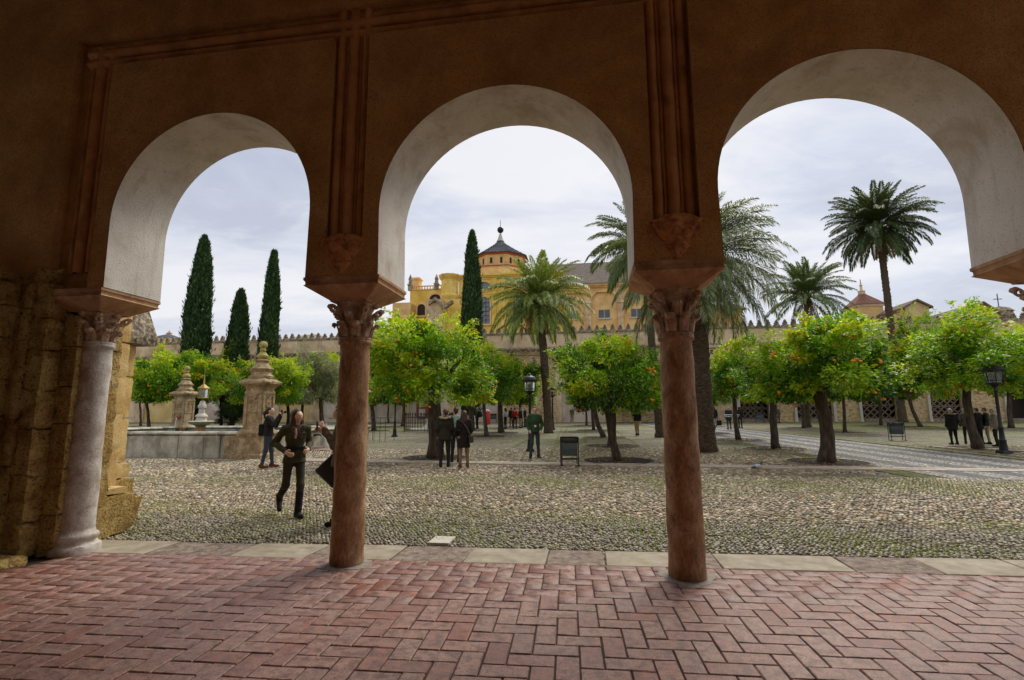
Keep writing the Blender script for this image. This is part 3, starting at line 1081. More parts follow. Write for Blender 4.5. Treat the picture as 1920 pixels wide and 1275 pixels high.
butt = thing('buttress', 'outer yellow stone buttress with lichened sloping cap behind the grey column', 'buttress', (AX - 0.27 * U2[0], AY - 0.27 * U2[1], 0), TH)
zz = [0.0, 0.52, 0.62, 1.12, 1.62, 2.12, 2.62, 3.12, 3.62]
for k in range(8):
    a, b = zz[k] + 0.004, zz[k + 1] - 0.004
    e = 0.16 if k == 0 else (0.10 if k == 1 else 0.0)
    for (x0, x1) in ((-7.9 - e, -7.50), (-7.494, -7.16 + e)):
        sd += 1
        rock_block(x0, x1, 0.42, 0.93 + e, a, b, sd, 0.03 if k == 0 else 0.008, 0.08, 'block', M['sandstone'] if k == 0 else M['ashlar'], butt, 0.008)
# second, further shaft with cap
for k in range(7):
    zz2 = [0.0, 0.32, 0.62, 0.86, 1.55, 2.2, 2.72]
    if k >= 6:
        break
    e = 0.17 if k == 0 else (0.10 if k == 1 else (0.05 if k == 2 else 0))
    sd += 1
    rock_block(-8.7, -7.885 + e, 1.25 - e, 1.75 + e, zz2[k] + 0.004, zz2[k + 1] - 0.004, sd, 0.03 if k < 2 else 0.008, 0.08, 'block', M['sandstone'] if k < 2 else M['ashlar'], butt, 0.008)
sd += 1
mb = MB()
mb.add([(-8.8, 1.1, 2.72), (-7.70, 1.1, 2.72), (-7.70, 1.92, 2.72), (-8.8, 1.92, 2.72), (-8.8, 1.1, 2.86), (-7.69, 1.1, 2.86), (-7.69, 1.92, 2.86), (-8.8, 1.92, 2.86), (-8.8, 1.2, 3.9), (-8.05, 1.2, 3.9), (-8.05, 1.8, 3.9), (-8.8, 1.8, 3.9)],
       [(3, 2, 1, 0), (8, 9, 10, 11)] + [(k * 4 + j, k * 4 + (j + 1) % 4, k * 4 + 4 + (j + 1) % 4, k * 4 + 4 + j) for k in range(2) for j in range(4)])
mb.build('sloping_cap', M['lichen'], butt)

# ---- gallery floor, herringbone bricks, edge slabs
floor = structure(link('gallery_floor', None, None, (AX, AY, 0), TH))
FRZ = 0.04


def edge_n(u):
    return 0.31 + 0.045 * u


mb = MB()
xs_e = [-8.6, -6.5, -4, -2, 0, 2, 4, 8, 12]
vs = [(x, -9.0, -0.012) for x in xs_e] + [(x, edge_n(x) + 0.01, -0.012) for x in xs_e]
n_ = len(xs_e)
mb.add(vs, [(j, j + 1, n_ + j + 1, n_ + j) for j in range(n_ - 1)])
mb.build('mortar_bed', M['mortar'], floor)

W_ = 0.158
GAP = 0.0095


def brick_mesh(horiz, j0, j1, w=W_):
    """one brick: chamfered slab with its origin at the lower corner cell"""
    L_, B_ = (2 * w, w) if horiz else (w, 2 * w)
    g = GAP / 2
    c = 0.006
    t = j1
    x0, x1, y0, y1 = g, L_ - g, g, B_ - g
    return [(x0, y0, -0.03), (x1, y0, -0.03), (x1, y1, -0.03), (x0, y1, -0.03),
            (x0, y0, t - c), (x1, y0, t - c), (x1, y1, t - c), (x0, y1, t - c),
            (x0 + c, y0 + c, t), (x1 - c, y0 + c, t), (x1 - c, y1 - c, t), (x0 + c, y1 - c, t)]


BF = [(0, 1, 5, 4), (1, 2, 6, 5), (2, 3, 7, 6), (3, 0, 4, 7), (4, 5, 9, 8), (5, 6, 10, 9), (6, 7, 11, 10), (7, 4, 8, 11), (8, 9, 10, 11)]
bricks = []
cz, sz = math.cos(FRZ), math.sin(FRZ)
for ix in range(-75, 75):
    for iy in range(-60, 12):
        k = (ix - iy) % 4
        if k == 0:
            hz_ = True
            cx, cy = (ix + 1) * W_, (iy + 0.5) * W_
        elif k == 3:
            hz_ = False
            cx, cy = (ix + 0.5) * W_, (iy + 1) * W_
        else:
            continue
        u_, v_ = cx * cz - cy * sz, cx * sz + cy * cz + 0.31
        ext = 0.5 * W_ if hz_ else W_
        if v_ - ext > edge_n(u_) - 0.02 or v_ < -8.9 or u_ < -8.5 or u_ > 11.5:
            continue
        if v_ > -0.70 and u_ < -7.0:
            continue
        wx = AX + u_ * U2[0] + v_ * N2[0]
        wy = AY + u_ * U2[1] + v_ * N2[1]
        vis = wy > 2.9 and abs(wx) < 1.04 * wy + 0.3
        cutb = v_ + ext > edge_n(u_) - 0.012
        bricks.append((99 if (cutb or not vis) else wy, hz_, ix, iy, u_, v_))
bricks.sort()
meshes = {}
rb = random.Random(9)
for hz_ in (True, False):
    for q in range(4):
        V = brick_mesh(hz_, 0, 0.0)
        V = [(x + rb.uniform(-.0015, .0015), y + rb.uniform(-.0015, .0015), z + (rb.uniform(-0.0022, 0.001) if z > -0.02 else 0)) for x, y, z in V]
        me = bpy.data.meshes.new('brick')
        me.from_pydata(V, [], BF)
        me.materials.append(M['brick'])
        meshes[(hz_, q)] = me
rest_v, rest_t = [], []
for bi, (wy, hz_, ix, iy, u_, v_) in enumerate(bricks):
    lx, ly = ix * W_, iy * W_
    px_, py_ = lx * cz - ly * sz, lx * sz + ly * cz + 0.31
    dz = rb.uniform(-0.0025, 0.0015)
    if bi < 300:
        o = link('brick', meshes[(hz_, bi % 4)], floor, (px_, py_, dz), FRZ + rb.uniform(-0.006, 0.006))
    else:
        me = meshes[(hz_, bi % 4)]
        t_ = rb.random()
        for v in me.vertices:
            x, y, z = v.co
            X_ = px_ + x * cz - y * sz
            rest_v.append((X_, min(py_ + x * sz + y * cz, edge_n(X_) + 0.002 - (0.004 if z > -0.003 else 0)), z + dz))
            rest_t.append(t_)
nb = len(rest_v) // 12
Fr = (np.array(BF)[None, :, :] + (np.arange(nb) * 12)[:, None, None]).reshape(-1, 4)
tn = np.repeat(np.array(rest_t)[:, None], 3, 1)
o = link('brick_paving', np_mesh('brick_paving', np.array(rest_v), Fr, M['brick'], tn), floor)
o['kind'] = 'stuff'

# edge slabs between bricks and cobbles
sl = [(-9.4, -7.9, 1), (-7.9, -7.05, 0), (-7.05, -5.95, 0), (-5.95, -5.0, 1), (-5.0, -4.12, 0), (-4.12, -3.36, 1), (-3.36, -2.62, 0), (-2.62, -1.45, 1)]
sl = [(-8.6, -7.02, 1), (-7.02, -6.0, 0), (-6.0, -4.72, 1), (-4.72, -3.95, 0), (-3.95, -2.98, 0), (-2.98, -1.95, 1), (-1.95, -1.22, 1), (-1.22, 0.25, 1)]
SLABS = [(-8.6, -6.1, 1, 0.0), (-6.1, -5.05, 0, 0.05), (-5.05, -4.15, 1, 0.02), (-4.15, -3.7, 0, .03), (-3.7, -3.15, 1, 0.0), (-3.15, -2.33, 0, 0.02), (-2.33, -1.42, 1, 0.0), (-1.42, -0.78, 0, -.02), (-0.78, 0.02, 1, 0.0),
         (0.02, 0.42, 0, 0.02), (0.42, 1.72, 1, 0.0), (1.72, 2.55, 0, 0.08), (2.55, 3.45, 1, 0.0), (3.45, 4.8, 1, 0.0), (4.8, 6.2, 0, 0), (6.2, 8, 1, 0)]
for k, (a, b, pale, sk) in enumerate(SLABS):
    mb = MB()
    lo0, lo1 = edge_n(a) + 0.012, edge_n(b) + 0.012
    w_ = 0.60 + rb.uniform(-0.04, 0.03)
    hi0, hi1 = lo0 + w_, lo1 + w_
    g = 0.008
    t = rb.uniform(-0.004, 0.004) + (0.0 if pale else -0.008)
    vs = [(a + g, lo0, -0.05), (b - g, lo1, -0.05), (b - g + sk, hi1, -0.05), (a + g + sk * .3, hi0, -0.05)]
    vs += [(x, y, t - 0.006) for x, y, z in vs] + [(a + g + .008, lo0 + .008, t), (b - g - .008, lo1 + .008, t), (b - g + sk - .008, hi1 - .008, t), (a + g + sk * .3 + .008, hi0 - .008, t)]
    mb.add(vs, BF)
    mb.build('edge_slab', M['slab_pale'] if pale else M['slab_dark'], floor)
mb = MB()
mb.cbox(-2.95, -2.68, 0.95, 1.30, -0.05, 0.006, 0.004)
mb.build('white_slab', M['white_marble'], floor)
for u in (CU[1], CU[2]):
    mb = MB()
    rr = random.Random(int(u * 10))
    mb.lathe([(0.27, -0.01), (0.265, 0.002), (0.2, 0.006), (0.17, 0.006)], 26, (u, 0.0, 0), 0, mod=lambda a_, z: 1 + 0.12 * math.sin(a_ * 3 + u) + 0.06 * math.sin(a_ * 7))
    mb.build('cement_patch', M['mortar_pale'], floor)

# the rest of the gallery the camera stands in: rear wall and ceiling, pale to bounce light
gal = thing('gallery_rear_wall', 'unseen rear wall, pale to bounce light, with added end wall shading one side', 'wall', (AX, AY, 0), TH)
mb = MB()
mb.box(-14.5, 12, -9.3, -9.0, 0, 7.2)
mb.box(-14.7, -14.502, -9.3, NB, 0, 7.2)  # end wall added out of view to darken that side of the gallery
mb.build('wall_face', M['bounce_plaster'], gal)
mb = MB()
mb.box(-14.5, 12, -9.0, NF - 0.002, 7.2, 7.4)
ceil = mb.build('gallery_ceiling', M['bounce_plaster'])
ceil.location = (AX, AY, 0)
ceil.rotation_euler = (0, 0, TH)
structure(ceil)

# ================================================================== COURTYARD GROUND
ys = [3.0, 6, 10, 14, 20, 30, 40, 50, 60, 75, 400]
xs = [-400, -80, -40, -20, 0, 20, 40, 80, 400]
vs = []
for y in ys:
    for x in xs:
        vs.append((x, y + x * -0.147 * (1 if y < 4 else 0) * (1 if abs(x) < 100 else 0), gz(y) - 0.03))
nx = len(xs)
mb = MB()
# one sheet; the first row runs under the gallery floor
mb.add(vs, [(j * nx + i, j * nx + i + 1, (j + 1) * nx + i + 1, (j + 1) * nx + i) for j in range(len(ys) - 1) for i in range(nx - 1)])
gnd = mb.build('courtyard_ground', M['ground'])
gnd.location = (0, 0, 0)
structure(gnd)
mb = MB()
mb.box(-400, 400, -400, 2.99, -0.2, -0.06)
structure(mb.build('ground_beyond', M['ground']))


def cobbles():
    rs = np.random.RandomState(4)
    P = []
    for (na, nb_, sp) in ((0.0, 3.0, 0.056), (3.0, 8.6, 0.072)):
        us = np.arange(-17, 17, sp)
        vs_ = np.arange(na, nb_, sp * 0.86)
        A, B = np.meshgrid(us, vs_)
        A = A + (np.arange(len(vs_))[:, None] % 2) * sp * 0.5
        A = A + rs.uniform(-.22, .22, A.shape) * sp
        B = B + rs.uniform(-.2, .2, B.shape) * sp
        A, B = A.ravel(), B.ravel()
        P.append(np.c_[A, B, np.full(len(A), sp)])
    P = np.concatenate(P)
    X = AX + P[:, 0] * U2[0] + P[:, 1] * N2[0]
    Y = AY + P[:, 0] * U2[1] + P[:, 1] * N2[1]
    en = edge_n(P[:, 0]) + 0.64
    ok = (P[:, 1] > en + 0.01) & (Y < 13.6) & (np.abs(X) < Y * 1.06 + 0.8)
    ok &= ~((P[:, 0] > -2.97) & (P[:, 0] < -2.66) & (P[:, 1] < 1.32))
    ok &= rs.uniform(0, 1, len(X)) > 0.04
    P, X, Y, en = P[ok], X[ok], Y[ok], en[ok]
    n = len(X)
    sp = P[:, 2]
    # laid courses: single rows of longer pale stones with open joints beside them
    bd = np.abs(((P[:, 1] + 0.06 * P[:, 0] + 0.02 * np.sin(P[:, 0] * 2)) % 1.35) - 0.6)
    ok = ~((bd > 0.034) & (bd < 0.062))
    P, X, Y, en, bd = P[ok], X[ok], Y[ok], en[ok], bd[ok]
    row = bd < 0.034
    n = len(X)
    sp = P[:, 2]
    # stones lean with a slowly turning direction: the laid fans of the paving
    fld = 0.6 * np.sin(P[:, 0] * 0.7 + 1.3) + 0.5 * np.sin(P[:, 1] * 0.9 + P[:, 0] * 0.3)
    ang = fld + rs.normal(0, 0.3, n)
    el = rs.uniform(1.0, 1.7, n)
    ang[row] = TH
    el[row] = 1.9
    rad = sp * rs.uniform(0.34, 0.58, n)
    a = rad * np.sqrt(el)
    b = rad / np.sqrt(el)
    h = rs.uniform(0.016, 0.036, n)
    lev = [(1.0, -0.2), (0.93, 0.45), (0.62, 0.85)]
    k = 7
    V = np.zeros((n, k * 3 + 1, 3))
    ca, sa = np.cos(ang), np.sin(ang)
    tx, ty = rs.normal(0, 0.14, n), rs.normal(0, 0.14, n)
    for li, (r, z) in enumerate(lev):
        for j in range(k):
            t = 2 * PI * (j + 0.5 * (li % 2)) / k
            jr = rs.uniform(0.86, 1.12, n)
            x, y = a * r * math.cos(t) * jr, b * r * math.sin(t) * jr
            V[:, li * k + j, 0] = X + x * ca - y * sa
            V[:, li * k + j, 1] = Y + x * sa + y * ca
            V[:, li * k + j, 2] = -0.03 + h * z + (x * tx + y * ty if li else 0)
    V[:, 3 * k, 0] = X
    V[:, 3 * k, 1] = Y
    V[:, 3 * k, 2] = -0.03 + h
    fs = []
    for li in range(2):
        for j in range(k):
            fs.append((li * k + j, li * k + (j + 1) % k, (li + 1) * k + (j + 1) % k))
            fs.append((li * k + j, (li + 1) * k + (j + 1) % k, (li + 1) * k + j))
    for j in range(k):
        fs.append((2 * k + j, 2 * k + (j + 1) % k, 3 * k))
    Fq = (np.array(fs)[None] + (np.arange(n) * (3 * k + 1))[:, None, None]).reshape(-1, 3)
    pal = np.array([(0.36, 0.32, 0.225), (0.30, 0.26, 0.175), (0.22, 0.19, 0.125), (0.47, 0.43, 0.32), (0.60, 0.56, 0.45), (0.30, 0.20, 0.13), (0.16, 0.145, 0.115), (0.36, 0.26, 0.17), (0.19, 0.195, 0.185)])
    col = pal[rs.choice(len(pal), n, p=[.2, .18, .14, .16, .09, .05, .08, .05, .05])] * rs.uniform(0.45, 1.45, (n, 1)) * np.array([1.08, 1.0, 0.88]) * np.where(row, 1.3, 1.0)[:, None]
    mo_ = np.clip(np.sin(P[:, 1] * 1.25 + 0.35 * np.sin(P[:, 0] * 0.8) + 5.6) * 0.6 + 0.35 * np.sin(P[:, 0] * 1.7 + P[:, 1] * 2.1) * np.sin(P[:, 0] * 0.63 - P[:, 1] * 1.3 + 2) + 0.25, 0, 1)[:, None] * rs.uniform(0, .5, (n, 1))
    col = col * (1 - mo_) + np.array([0.22, 0.26, 0.09]) * mo_
    # greyer, darker band next to the slabs
    d = np.clip((2.0 - (P[:, 1] - en)) / 0.7, 0, 1)[:, None] * 0.45
    col = col * (1 - d) + np.array([0.22, 0.205, 0.18]) * rs.uniform(0.6, 1.3, (n, 1)) * d
    C = np.repeat(col[:, None, :], 3 * k + 1, 1)
    me = np_mesh('cobblestones', V.reshape(-1, 3), Fq, M['pebble'], np.clip(C.reshape(-1, 3), 0, 1), smooth=True)
    o = link('cobblestones', me, gnd)
    o['kind'] = 'stuff'
    # beyond the channel: coarser low stones
    sp = 0.105
    us = np.arange(-26, 26, sp)
    vs_ = np.arange(7.0, 20.0, sp)
    A, B = np.meshgrid(us, vs_)
    A = (A + (np.arange(len(vs_))[:, None] % 2) * sp * 0.5 + rs.uniform(-.25, .25, A.shape) * sp).ravel()
    B = (B + rs.uniform(-.25, .25, B.shape) * sp).ravel()
    X = AX + A * U2[0] + B * N2[0]
    Y = AY + A * U2[1] + B * N2[1]
    ok = (Y > 13.6) & (Y < 22.5) & (np.abs(X) < Y * 1.06 + 0.8) & (rs.uniform(0, 1, len(X)) > 0.12)
    # keep clear of the fountain, the channel and the striped path
    fu = (X - FOXY[0]) * U2[0] + (Y - FOXY[1]) * U2[1]
    fv = (X - FOXY[0]) * N2[0] + (Y - FOXY[1]) * N2[1]
    ok &= ~((fu < 0.45) & (fv > -0.5))
    cc_ = (X - CH0.x) * CHD.x + (Y - CH0.y) * CHD.y
    cd_ = np.abs(-(X - CH0.x) * CHD.y + (Y - CH0.y) * CHD.x)
    ok &= ~((cc_ > -0.2) & (cd_ < 0.36))
    pd_ = (X - PS.x) * PN.x + (Y - PS.y) * PN.y
    ok &= ~((pd_ > -1.1) & (pd_ < 9 * 0.62 + 0.8))
    for (tx_, ty_) in PITS:
        ok &= ((X - tx_) ** 2 + (Y - ty_) ** 2) > 1.3 ** 2
    X, Y = X[ok], Y[ok]
    n = len(X)
    Zg = np.maximum(0, (Y - FLAT) * SLOPE) - 0.03
    k = 6
    ang = rs.uniform(0, PI, n)
    el = rs.uniform(1.0, 1.5, n)
    rad = sp * rs.uniform(0.40, 0.56, n)
    h = rs.uniform(0.012, 0.032, n)
    V = np.zeros((n, 2 * k + 1, 3))
    ca, sa = np.cos(ang), np.sin(ang)
    for li, (r, z) in enumerate(((1.0, -0.2), (0.72, 0.8))):
        for j in range(k):
            t = 2 * PI * (j + 0.5 * li) / k
            jr = rs.uniform(0.82, 1.15, n)
            x, y = rad * el * r * math.cos(t) * jr, rad / el * 1.2 * r * math.sin(t) * jr
            V[:, li * k + j, 0] = X + x * ca - y * sa
            V[:, li * k + j, 1] = Y + x * sa + y * ca
            V[:, li * k + j, 2] = Zg + h * z
    V[:, 2 * k] = np.c_[X, Y, Zg + h]
    fs = []
    for j in range(k):
        fs += [(j, (j + 1) % k, k + (j + 1) % k), (j, k + (j + 1) % k, k + j), (k + j, k + (j + 1) % k, 2 * k)]
    Fq = (np.array(fs)[None] + (np.arange(n) * (2 * k + 1))[:, None, None]).reshape(-1, 3)
    col = pal[rs.choice(len(pal), n, p=[.22, .18, .13, .17, .10, .04, .07, .05, .04])] * rs.uniform(0.45, 1.4, (n, 1)) * np.array([1.08, 1.0, 0.88])
    C = np.repeat(col[:, None, :], 2 * k + 1, 1)
    o = link('cobblestones', np_mesh('cobblestones', V.reshape(-1, 3), Fq, M['pebble'], np.clip(C.reshape(-1, 3), 0, 1), smooth=True), gnd)
    o['kind'] = 'stuff'
    # moss and grass in the joints
    ng = 100000
    gu = rs.uniform(-14, 14, ng)
    gv = rs.uniform(0.9, 8.4, ng)
    f = np.sin(gv * 1.25 + 0.35 * np.sin(gu * 0.8) + 5.6) * 0.5 + 0.5
    f = f * (0.45 + 0.55 * np.sin(gu * 1.7 + gv * 2.1) * np.sin(gu * 0.63 - gv * 1.3 + 2))
    keep = rs.uniform(0, 1, ng) < np.clip(f * 1.2 - 0.05, 0.03, 1)
    gu, gv = gu[keep], gv[keep]
    X = AX + gu * U2[0] + gv * N2[0]
    Y = AY + gu * U2[1] + gv * N2[1]
    keep = (gv > edge_n(gu) + 0.68) & (Y < 13.4) & (np.abs(X) < Y * 1.06 + .5)
    X, Y = X[keep], Y[keep]
    n = len(X)
    V = np.zeros((n, 3, 3))
    t = rs.uniform(0, 2 * PI, n)
    hh = rs.uniform(0.018, 0.058, n)
    w = rs.uniform(0.005, 0.013, n)
    V[:, 0] = np.c_[X - np.cos(t) * w, Y - np.sin(t) * w, np.full(n, -0.03)]
    V[:, 1] = np.c_[X + np.cos(t) * w, Y + np.sin(t) * w, np.full(n, -0.03)]
    V[:, 2] = np.c_[X + rs.normal(0, .012, n), Y + rs.normal(0, .012, n), -0.022 + hh]
    Fq = np.arange(n * 3).reshape(-1, 3)
    col = np.array([0.19, 0.29, 0.035]) * rs.uniform(0.6, 1.5, (n, 1)) + np.array([0.10, 0.04, 0.0]) * rs.uniform(0, 1, (n, 1))
    o = link('joint_grass', np_mesh('joint_grass', V.reshape(-1, 3), Fq, M['grass'], np.repeat(col[:, None], 3, 1).reshape(-1, 3)), gnd)
    o['kind'] = 'stuff'


_f = ground(478, 852)
FOXY = (_f.x, _f.y)
CH0 = ground(560, 858)
CHD = (ground(1960, 893) - CH0)
CHD.z = 0
CHD.normalize()
_a, _b = ground(1920, 872), ground(1345, 803)
PD = _b - _a
PD.z = 0
PD.normalize()
PS = _a - PD * 6
PN = Vector((PD.y, -PD.x, 0))
if PN.x > 0:
    PN = -PN
PITS = [tuple(ground(*q)[:2]) for q in ((814, 857), (1158, 866), (1548, 872), (1834, 850), (1453, 846), (1146, 838), (1322, 849))]
cobbles()


def strip(pts, w, z, m, name, zoff=0.0):
    """flat ribbon through ground points"""
    mb = MB()
    vs, fs = [], []
    for i, p in enumerate(pts):
        q = pts[min(i + 1, len(pts) - 1)] - pts[max(i - 1, 0)]
        nrm = Vector((-q.y, q.x, 0)).normalized() * w / 2
        for s in (-1, 1):
            v = p + nrm * s
            vs.append((v.x, v.y, gz(v.y) + z))
    for i in range(len(pts) - 1):
        fs.append((2 * i, 2 * i + 1, 2 * i + 3, 2 * i + 2))
    mb.add(vs, fs)
    o = mb.build(name, m)
    structure(o)
    return o


def interp(p0, p1, n=8):
    return [p0.lerp(p1, i / n) for i in range(n + 1)]


# stone water channel crossing the courtyard
c0, c1 = ground(560, 858), ground(1960, 893)
dirc = (c1 - c0).normalized()
nr = Vector((-dirc.y, dirc.x, 0))
nseg = 16
for side, off in (('channel_kerb', 0.17), ('channel_kerb', -0.17)):
    k = 0
    L_ = (c1 - c0).length
    pos = 0.0
    rk = random.Random(int(off * 100))
    parent = structure(link('channel_kerb', None))
    while pos < L_:
        ln = rk.uniform(0.9, 1.5)
        a = c0 + dirc * pos + nr * off
        b = c0 + dirc * min(L_, pos + ln - 0.012) + nr * off
        mb = MB()
        w = 0.11
        V8 = []
        for z in (-0.05, 0.012):
            for (p, s) in ((a, -1), (b, -1), (b, 1), (a, 1)):
                q = p + nr * w * s
                V8.append((q.x, q.y, gz(q.y) + z))
        mb.add(V8, [(0, 3, 2, 1), (4, 5, 6, 7), (0, 1, 5, 4), (1, 2, 6, 5), (2, 3, 7, 6), (3, 0, 4, 7)])
        mb.build('kerb_stone', M['kerb'], parent)
        pos += ln
strip([c0 + dirc * t for t in np.linspace(0, (c1 - c0).length, 12)], 0.13, -0.018, M['soil'], 'channel_bed')
b0, b1 = ground(560, 858), ground(470, 838)
for off in (-.15, .15):
    d_ = (ground(690, 843) - ground(575, 851))
strip(interp(ground(700, 866), ground(770, 857)), 0.12, -0.016, M['soil'], 'channel_branch')

# striped pebble path running away to the far wall
pA0, pA1 = ground(1920, 872), ground(1345, 803)      # far edge
dpath = (pA1 - pA0); dpath.z = 0
dpath.normalize()
npath = Vector((dpath.y, -dpath.x, 0))               # to the right of the walking direction
if npath.x > 0:
    npath = -npath
start = pA0 - dpath * 6
Lp = 62
bands = 9
bw = 0.62
for k in range(bands):
    pts = [start + dpath * t + npath * (bw * (k + 0.5)) for t in np.linspace(0, Lp, 14)]
    strip(pts, bw, -0.022 + 0.0, M['stripe_dark'] if k % 2 else M['stripe_light'], 'path_band')
for side in (-0.55, bands * bw + 0.4):
    pts = [start + dpath * t + npath * side for t in np.linspace(0, Lp, 14)]
    strip(pts, 1.0 if side < 0 else 0.7, -0.024, M['turf'], 'turf_verge')
mb = MB()
rk = random.Random(77)
kv = structure(link('path_edging', None))
pos = 0
while pos < 45:
    p = start + dpath * pos + npath * (-0.03)
    mb = MB()
    mb.T = Matrix.Translation((p.x, p.y, gz(p.y))) @ Matrix.Rotation(math.atan2(dpath.y, dpath.x), 4, 'Z')
    ln = rk.uniform(0.35, 0.6)
    mb.cbox(0, ln, -0.06, 0.06, -0.05, 0.03 + rk.uniform(0, .015), 0.012)
    mb.build('edging_stone', M['slab_pale'], kv)
    pos += ln + 0.03
# turf beds under the far trees
for (a, b, c, d) in (((1560, 800), (1930, 806), (1930, 828), (1480, 803)), ((225, 800), (640, 800), (640, 793), (225, 793))):
    P4 = [ground(*q) for q in (a, b, c, d)]
rs_ = np.random.RandomState(61)
LV, LC = [], []
for (tx_, ty_) in PITS + [tuple(ground(*q)[:2]) for q in ((1383, 829), (911, 818), (1583, 817), (1132, 822))]:
    n = 260
    a_ = rs_.uniform(0, 2 * PI, n)
    d_ = np.abs(rs_.normal(0, 1.9, n))
    X, Y = tx_ + d_ * np.cos(a_), ty_ + d_ * np.sin(a_)
    Z = np.maximum(0, (Y - FLAT) * SLOPE) + 0.014
    t_ = rs_.uniform(0, 2 * PI, n)
    c_, s_ = np.cos(t_) * 0.045, np.sin(t_) * 0.045
    LV.append(np.stack([np.c_[X - c_, Y - s_, Z], np.c_[X + s_ * .4, Y - c_ * .4, Z + rs_.uniform(0, .02, n)], np.c_[X + c_, Y + s_, Z], np.c_[X - s_ * .4, Y + c_ * .4, Z + rs_.uniform(0, .02, n)]], 1).reshape(-1, 3))
    LC.append(np.repeat(np.array([(0.42, 0.30, 0.05), (0.24, 0.13, 0.04), (0.34, 0.36, 0.06)])[rs_.randint(0, 3, n)], 4, 0))
LV = np.concatenate(LV)
o = link('fallen_leaves', np_mesh('fallen_leaves', LV, np.arange(len(LV)).reshape(-1, 4), M['leaf'], np.concatenate(LC)))
o['kind'] = 'stuff'
for (q0, q1) in (((1020, 872), (1062, 803)), ((1096, 874), (1096, 801)), ((1028, 858), (1052, 803)), ((905, 866), (1010, 812)), ((1215, 850), (1140, 800))):
    strip(interp(ground(*q0), ground(*q1)), 0.10, -0.012, M['turf'], 'mossy_joint')
# flat slabs under the group beside the path
mb = MB()
for (a0_, b0_) in (((1755, 845), (1800, 851)), ((1805, 847), (1860, 853)), ((1866, 850), (1925, 858))):
    p, q = ground(*a0_), ground(*b0_)
    mb.cbox(p.x, q.x, q.y, p.y, gz(p.y) - 0.03, gz(p.y) + 0.012, 0.006)
structure(mb.build('stone_paving', M['slab_pale']))

# ================================================================== FOUNTAIN
NRc = ground(478, 852)
FO = Vector((NRc.x, NRc.y, gz(NRc.y)))
fo = thing('fountain_basin', 'wide low grey stone fountain basin with rounded rim and water in it', 'fountain', FO, TH)
FX0, FX1, FY0, FY1 = -10.4, 0.0, 0.0, 8.2
RIMZ = 0.86
mb = MB()
wl = 0.42
for (x0, x1, y0, y1) in ((FX0, FX1, FY0 - wl / 2, FY0 + wl / 2), (FX0, FX1, FY1 - wl / 2, FY1 + wl / 2), (FX1 - wl / 2, FX1 + wl / 2, FY0 + wl / 2, FY1 - wl / 2), (FX0 - wl / 2, FX0 + wl / 2, FY0 + wl / 2, FY1 - wl / 2)):
    mb.box(x0 + .02, x1 - .02, y0 + .03, y1 - .03, -0.05, RIMZ - 0.09)
mb.build('basin_wall', M['basin'], fo)
# front wall slabs, each its own piece
rk = random.Random(12)
x = FX0 + 0.1
while x < -0.35:
    ln = rk.uniform(1.0, 1.5)
    x1 = min(x + ln, -0.33)
    if x1 < -0.5 and x1 > -1.6:
        x1 = -1.32
    mb = MB()
    o_ = rk.uniform(-0.012, 0.012)
    mb.cbox(x + 0.01, x1 - 0.01, -0.24 + o_, -0.17, -0.04, RIMZ - 0.10 - rk.uniform(0, .01), 0.012)
    mb.build('wall_slab', M['basin'] if x1 != -0.33 else M['fountain'], fo)
    x = x1 + (0.16 if abs(x1 + 1.32) < .01 else 0.0)


def rim(mb, p0, p1, rw=0.27, rh=0.085):
    prof = []
    for j in range(12):
        t = 2 * PI * j / 12
        prof.append((rw * math.cos(t) * (1 if abs(math.sin(t)) > 0.3 else 0.97), RIMZ - 0.02 + rh * math.sin(t)))
    d = (p1 - p0).normalized()
    nn = Vector((-d.y, d.x, 0))
    n = 12
    vs, fs = [], []
    for p in (p0, p1):
        for (a, z) in prof:
            v = p + nn * a
            vs.append((v.x, v.y, z))
    for j in range(n):
        fs.append((j, (j + 1) % n, n + (j + 1) % n, n + j))
    fs += [tuple(reversed(range(n))), tuple(range(n, 2 * n))]
    mb.add(vs, fs)


for (p0, p1) in (((FX0, 0), (FX1, 0)), ((FX0, FY1), (FX1, FY1)), ((FX1, 0), (FX1, FY1)), ((FX0, 0), (FX0, FY1))):
    a, b = Vector((*p0, 0)), Vector((*p1, 0))
    L_ = (b - a).length
    k = int(L_ / 1.35)
    for i in range(k):
        mb = MB()
        q0 = a.lerp(b, i / k + 0.004 / 1)
        q1 = a.lerp(b, (i + 1) / k)
        rim(mb, q0, q1)
        mb.build('rim_stone', M['basin'], fo, smooth=True)
mb = MB()
mb.add([(FX0, FY0, RIMZ - 0.19), (FX1, FY0, RIMZ - 0.19), (FX1, FY1, RIMZ - 0.19), (FX0, FY1, RIMZ - 0.19)], [(0, 1, 2, 3)])
mb.build('water', M['water'], fo)
# spout with falling water on the side wall, small drain trough under it
mb = MB()
mb.tube([(FX1 + 0.18, 3.6, 0.62), (FX1 + 0.42, 3.6, 0.66), (FX1 + 0.55, 3.6, 0.60)], [0.045, 0.035, 0.03], 8)
mb.build('spout', M['black_iron'], fo, smooth=True)
mb = MB()
pts = [(FX1 + 0.55 + 0.36 * t, 3.6, 0.60 - 0.62 * t * t) for t in [i / 8 for i in range(9)]]
mb.tube(pts, 0.018, 6)
mb.build('falling_water', M['stream'], fo, smooth=True)
mb = MB()
mb.box(FX1 + 0.25, FX1 + 1.3, 3.0, 4.2, -0.03, 0.04)
mb.box(FX1 + 0.25, FX1 + 0.4, 3.0, 4.2, 0.04, 0.14)
mb.build('drain_trough', M['slab_dark'], fo)


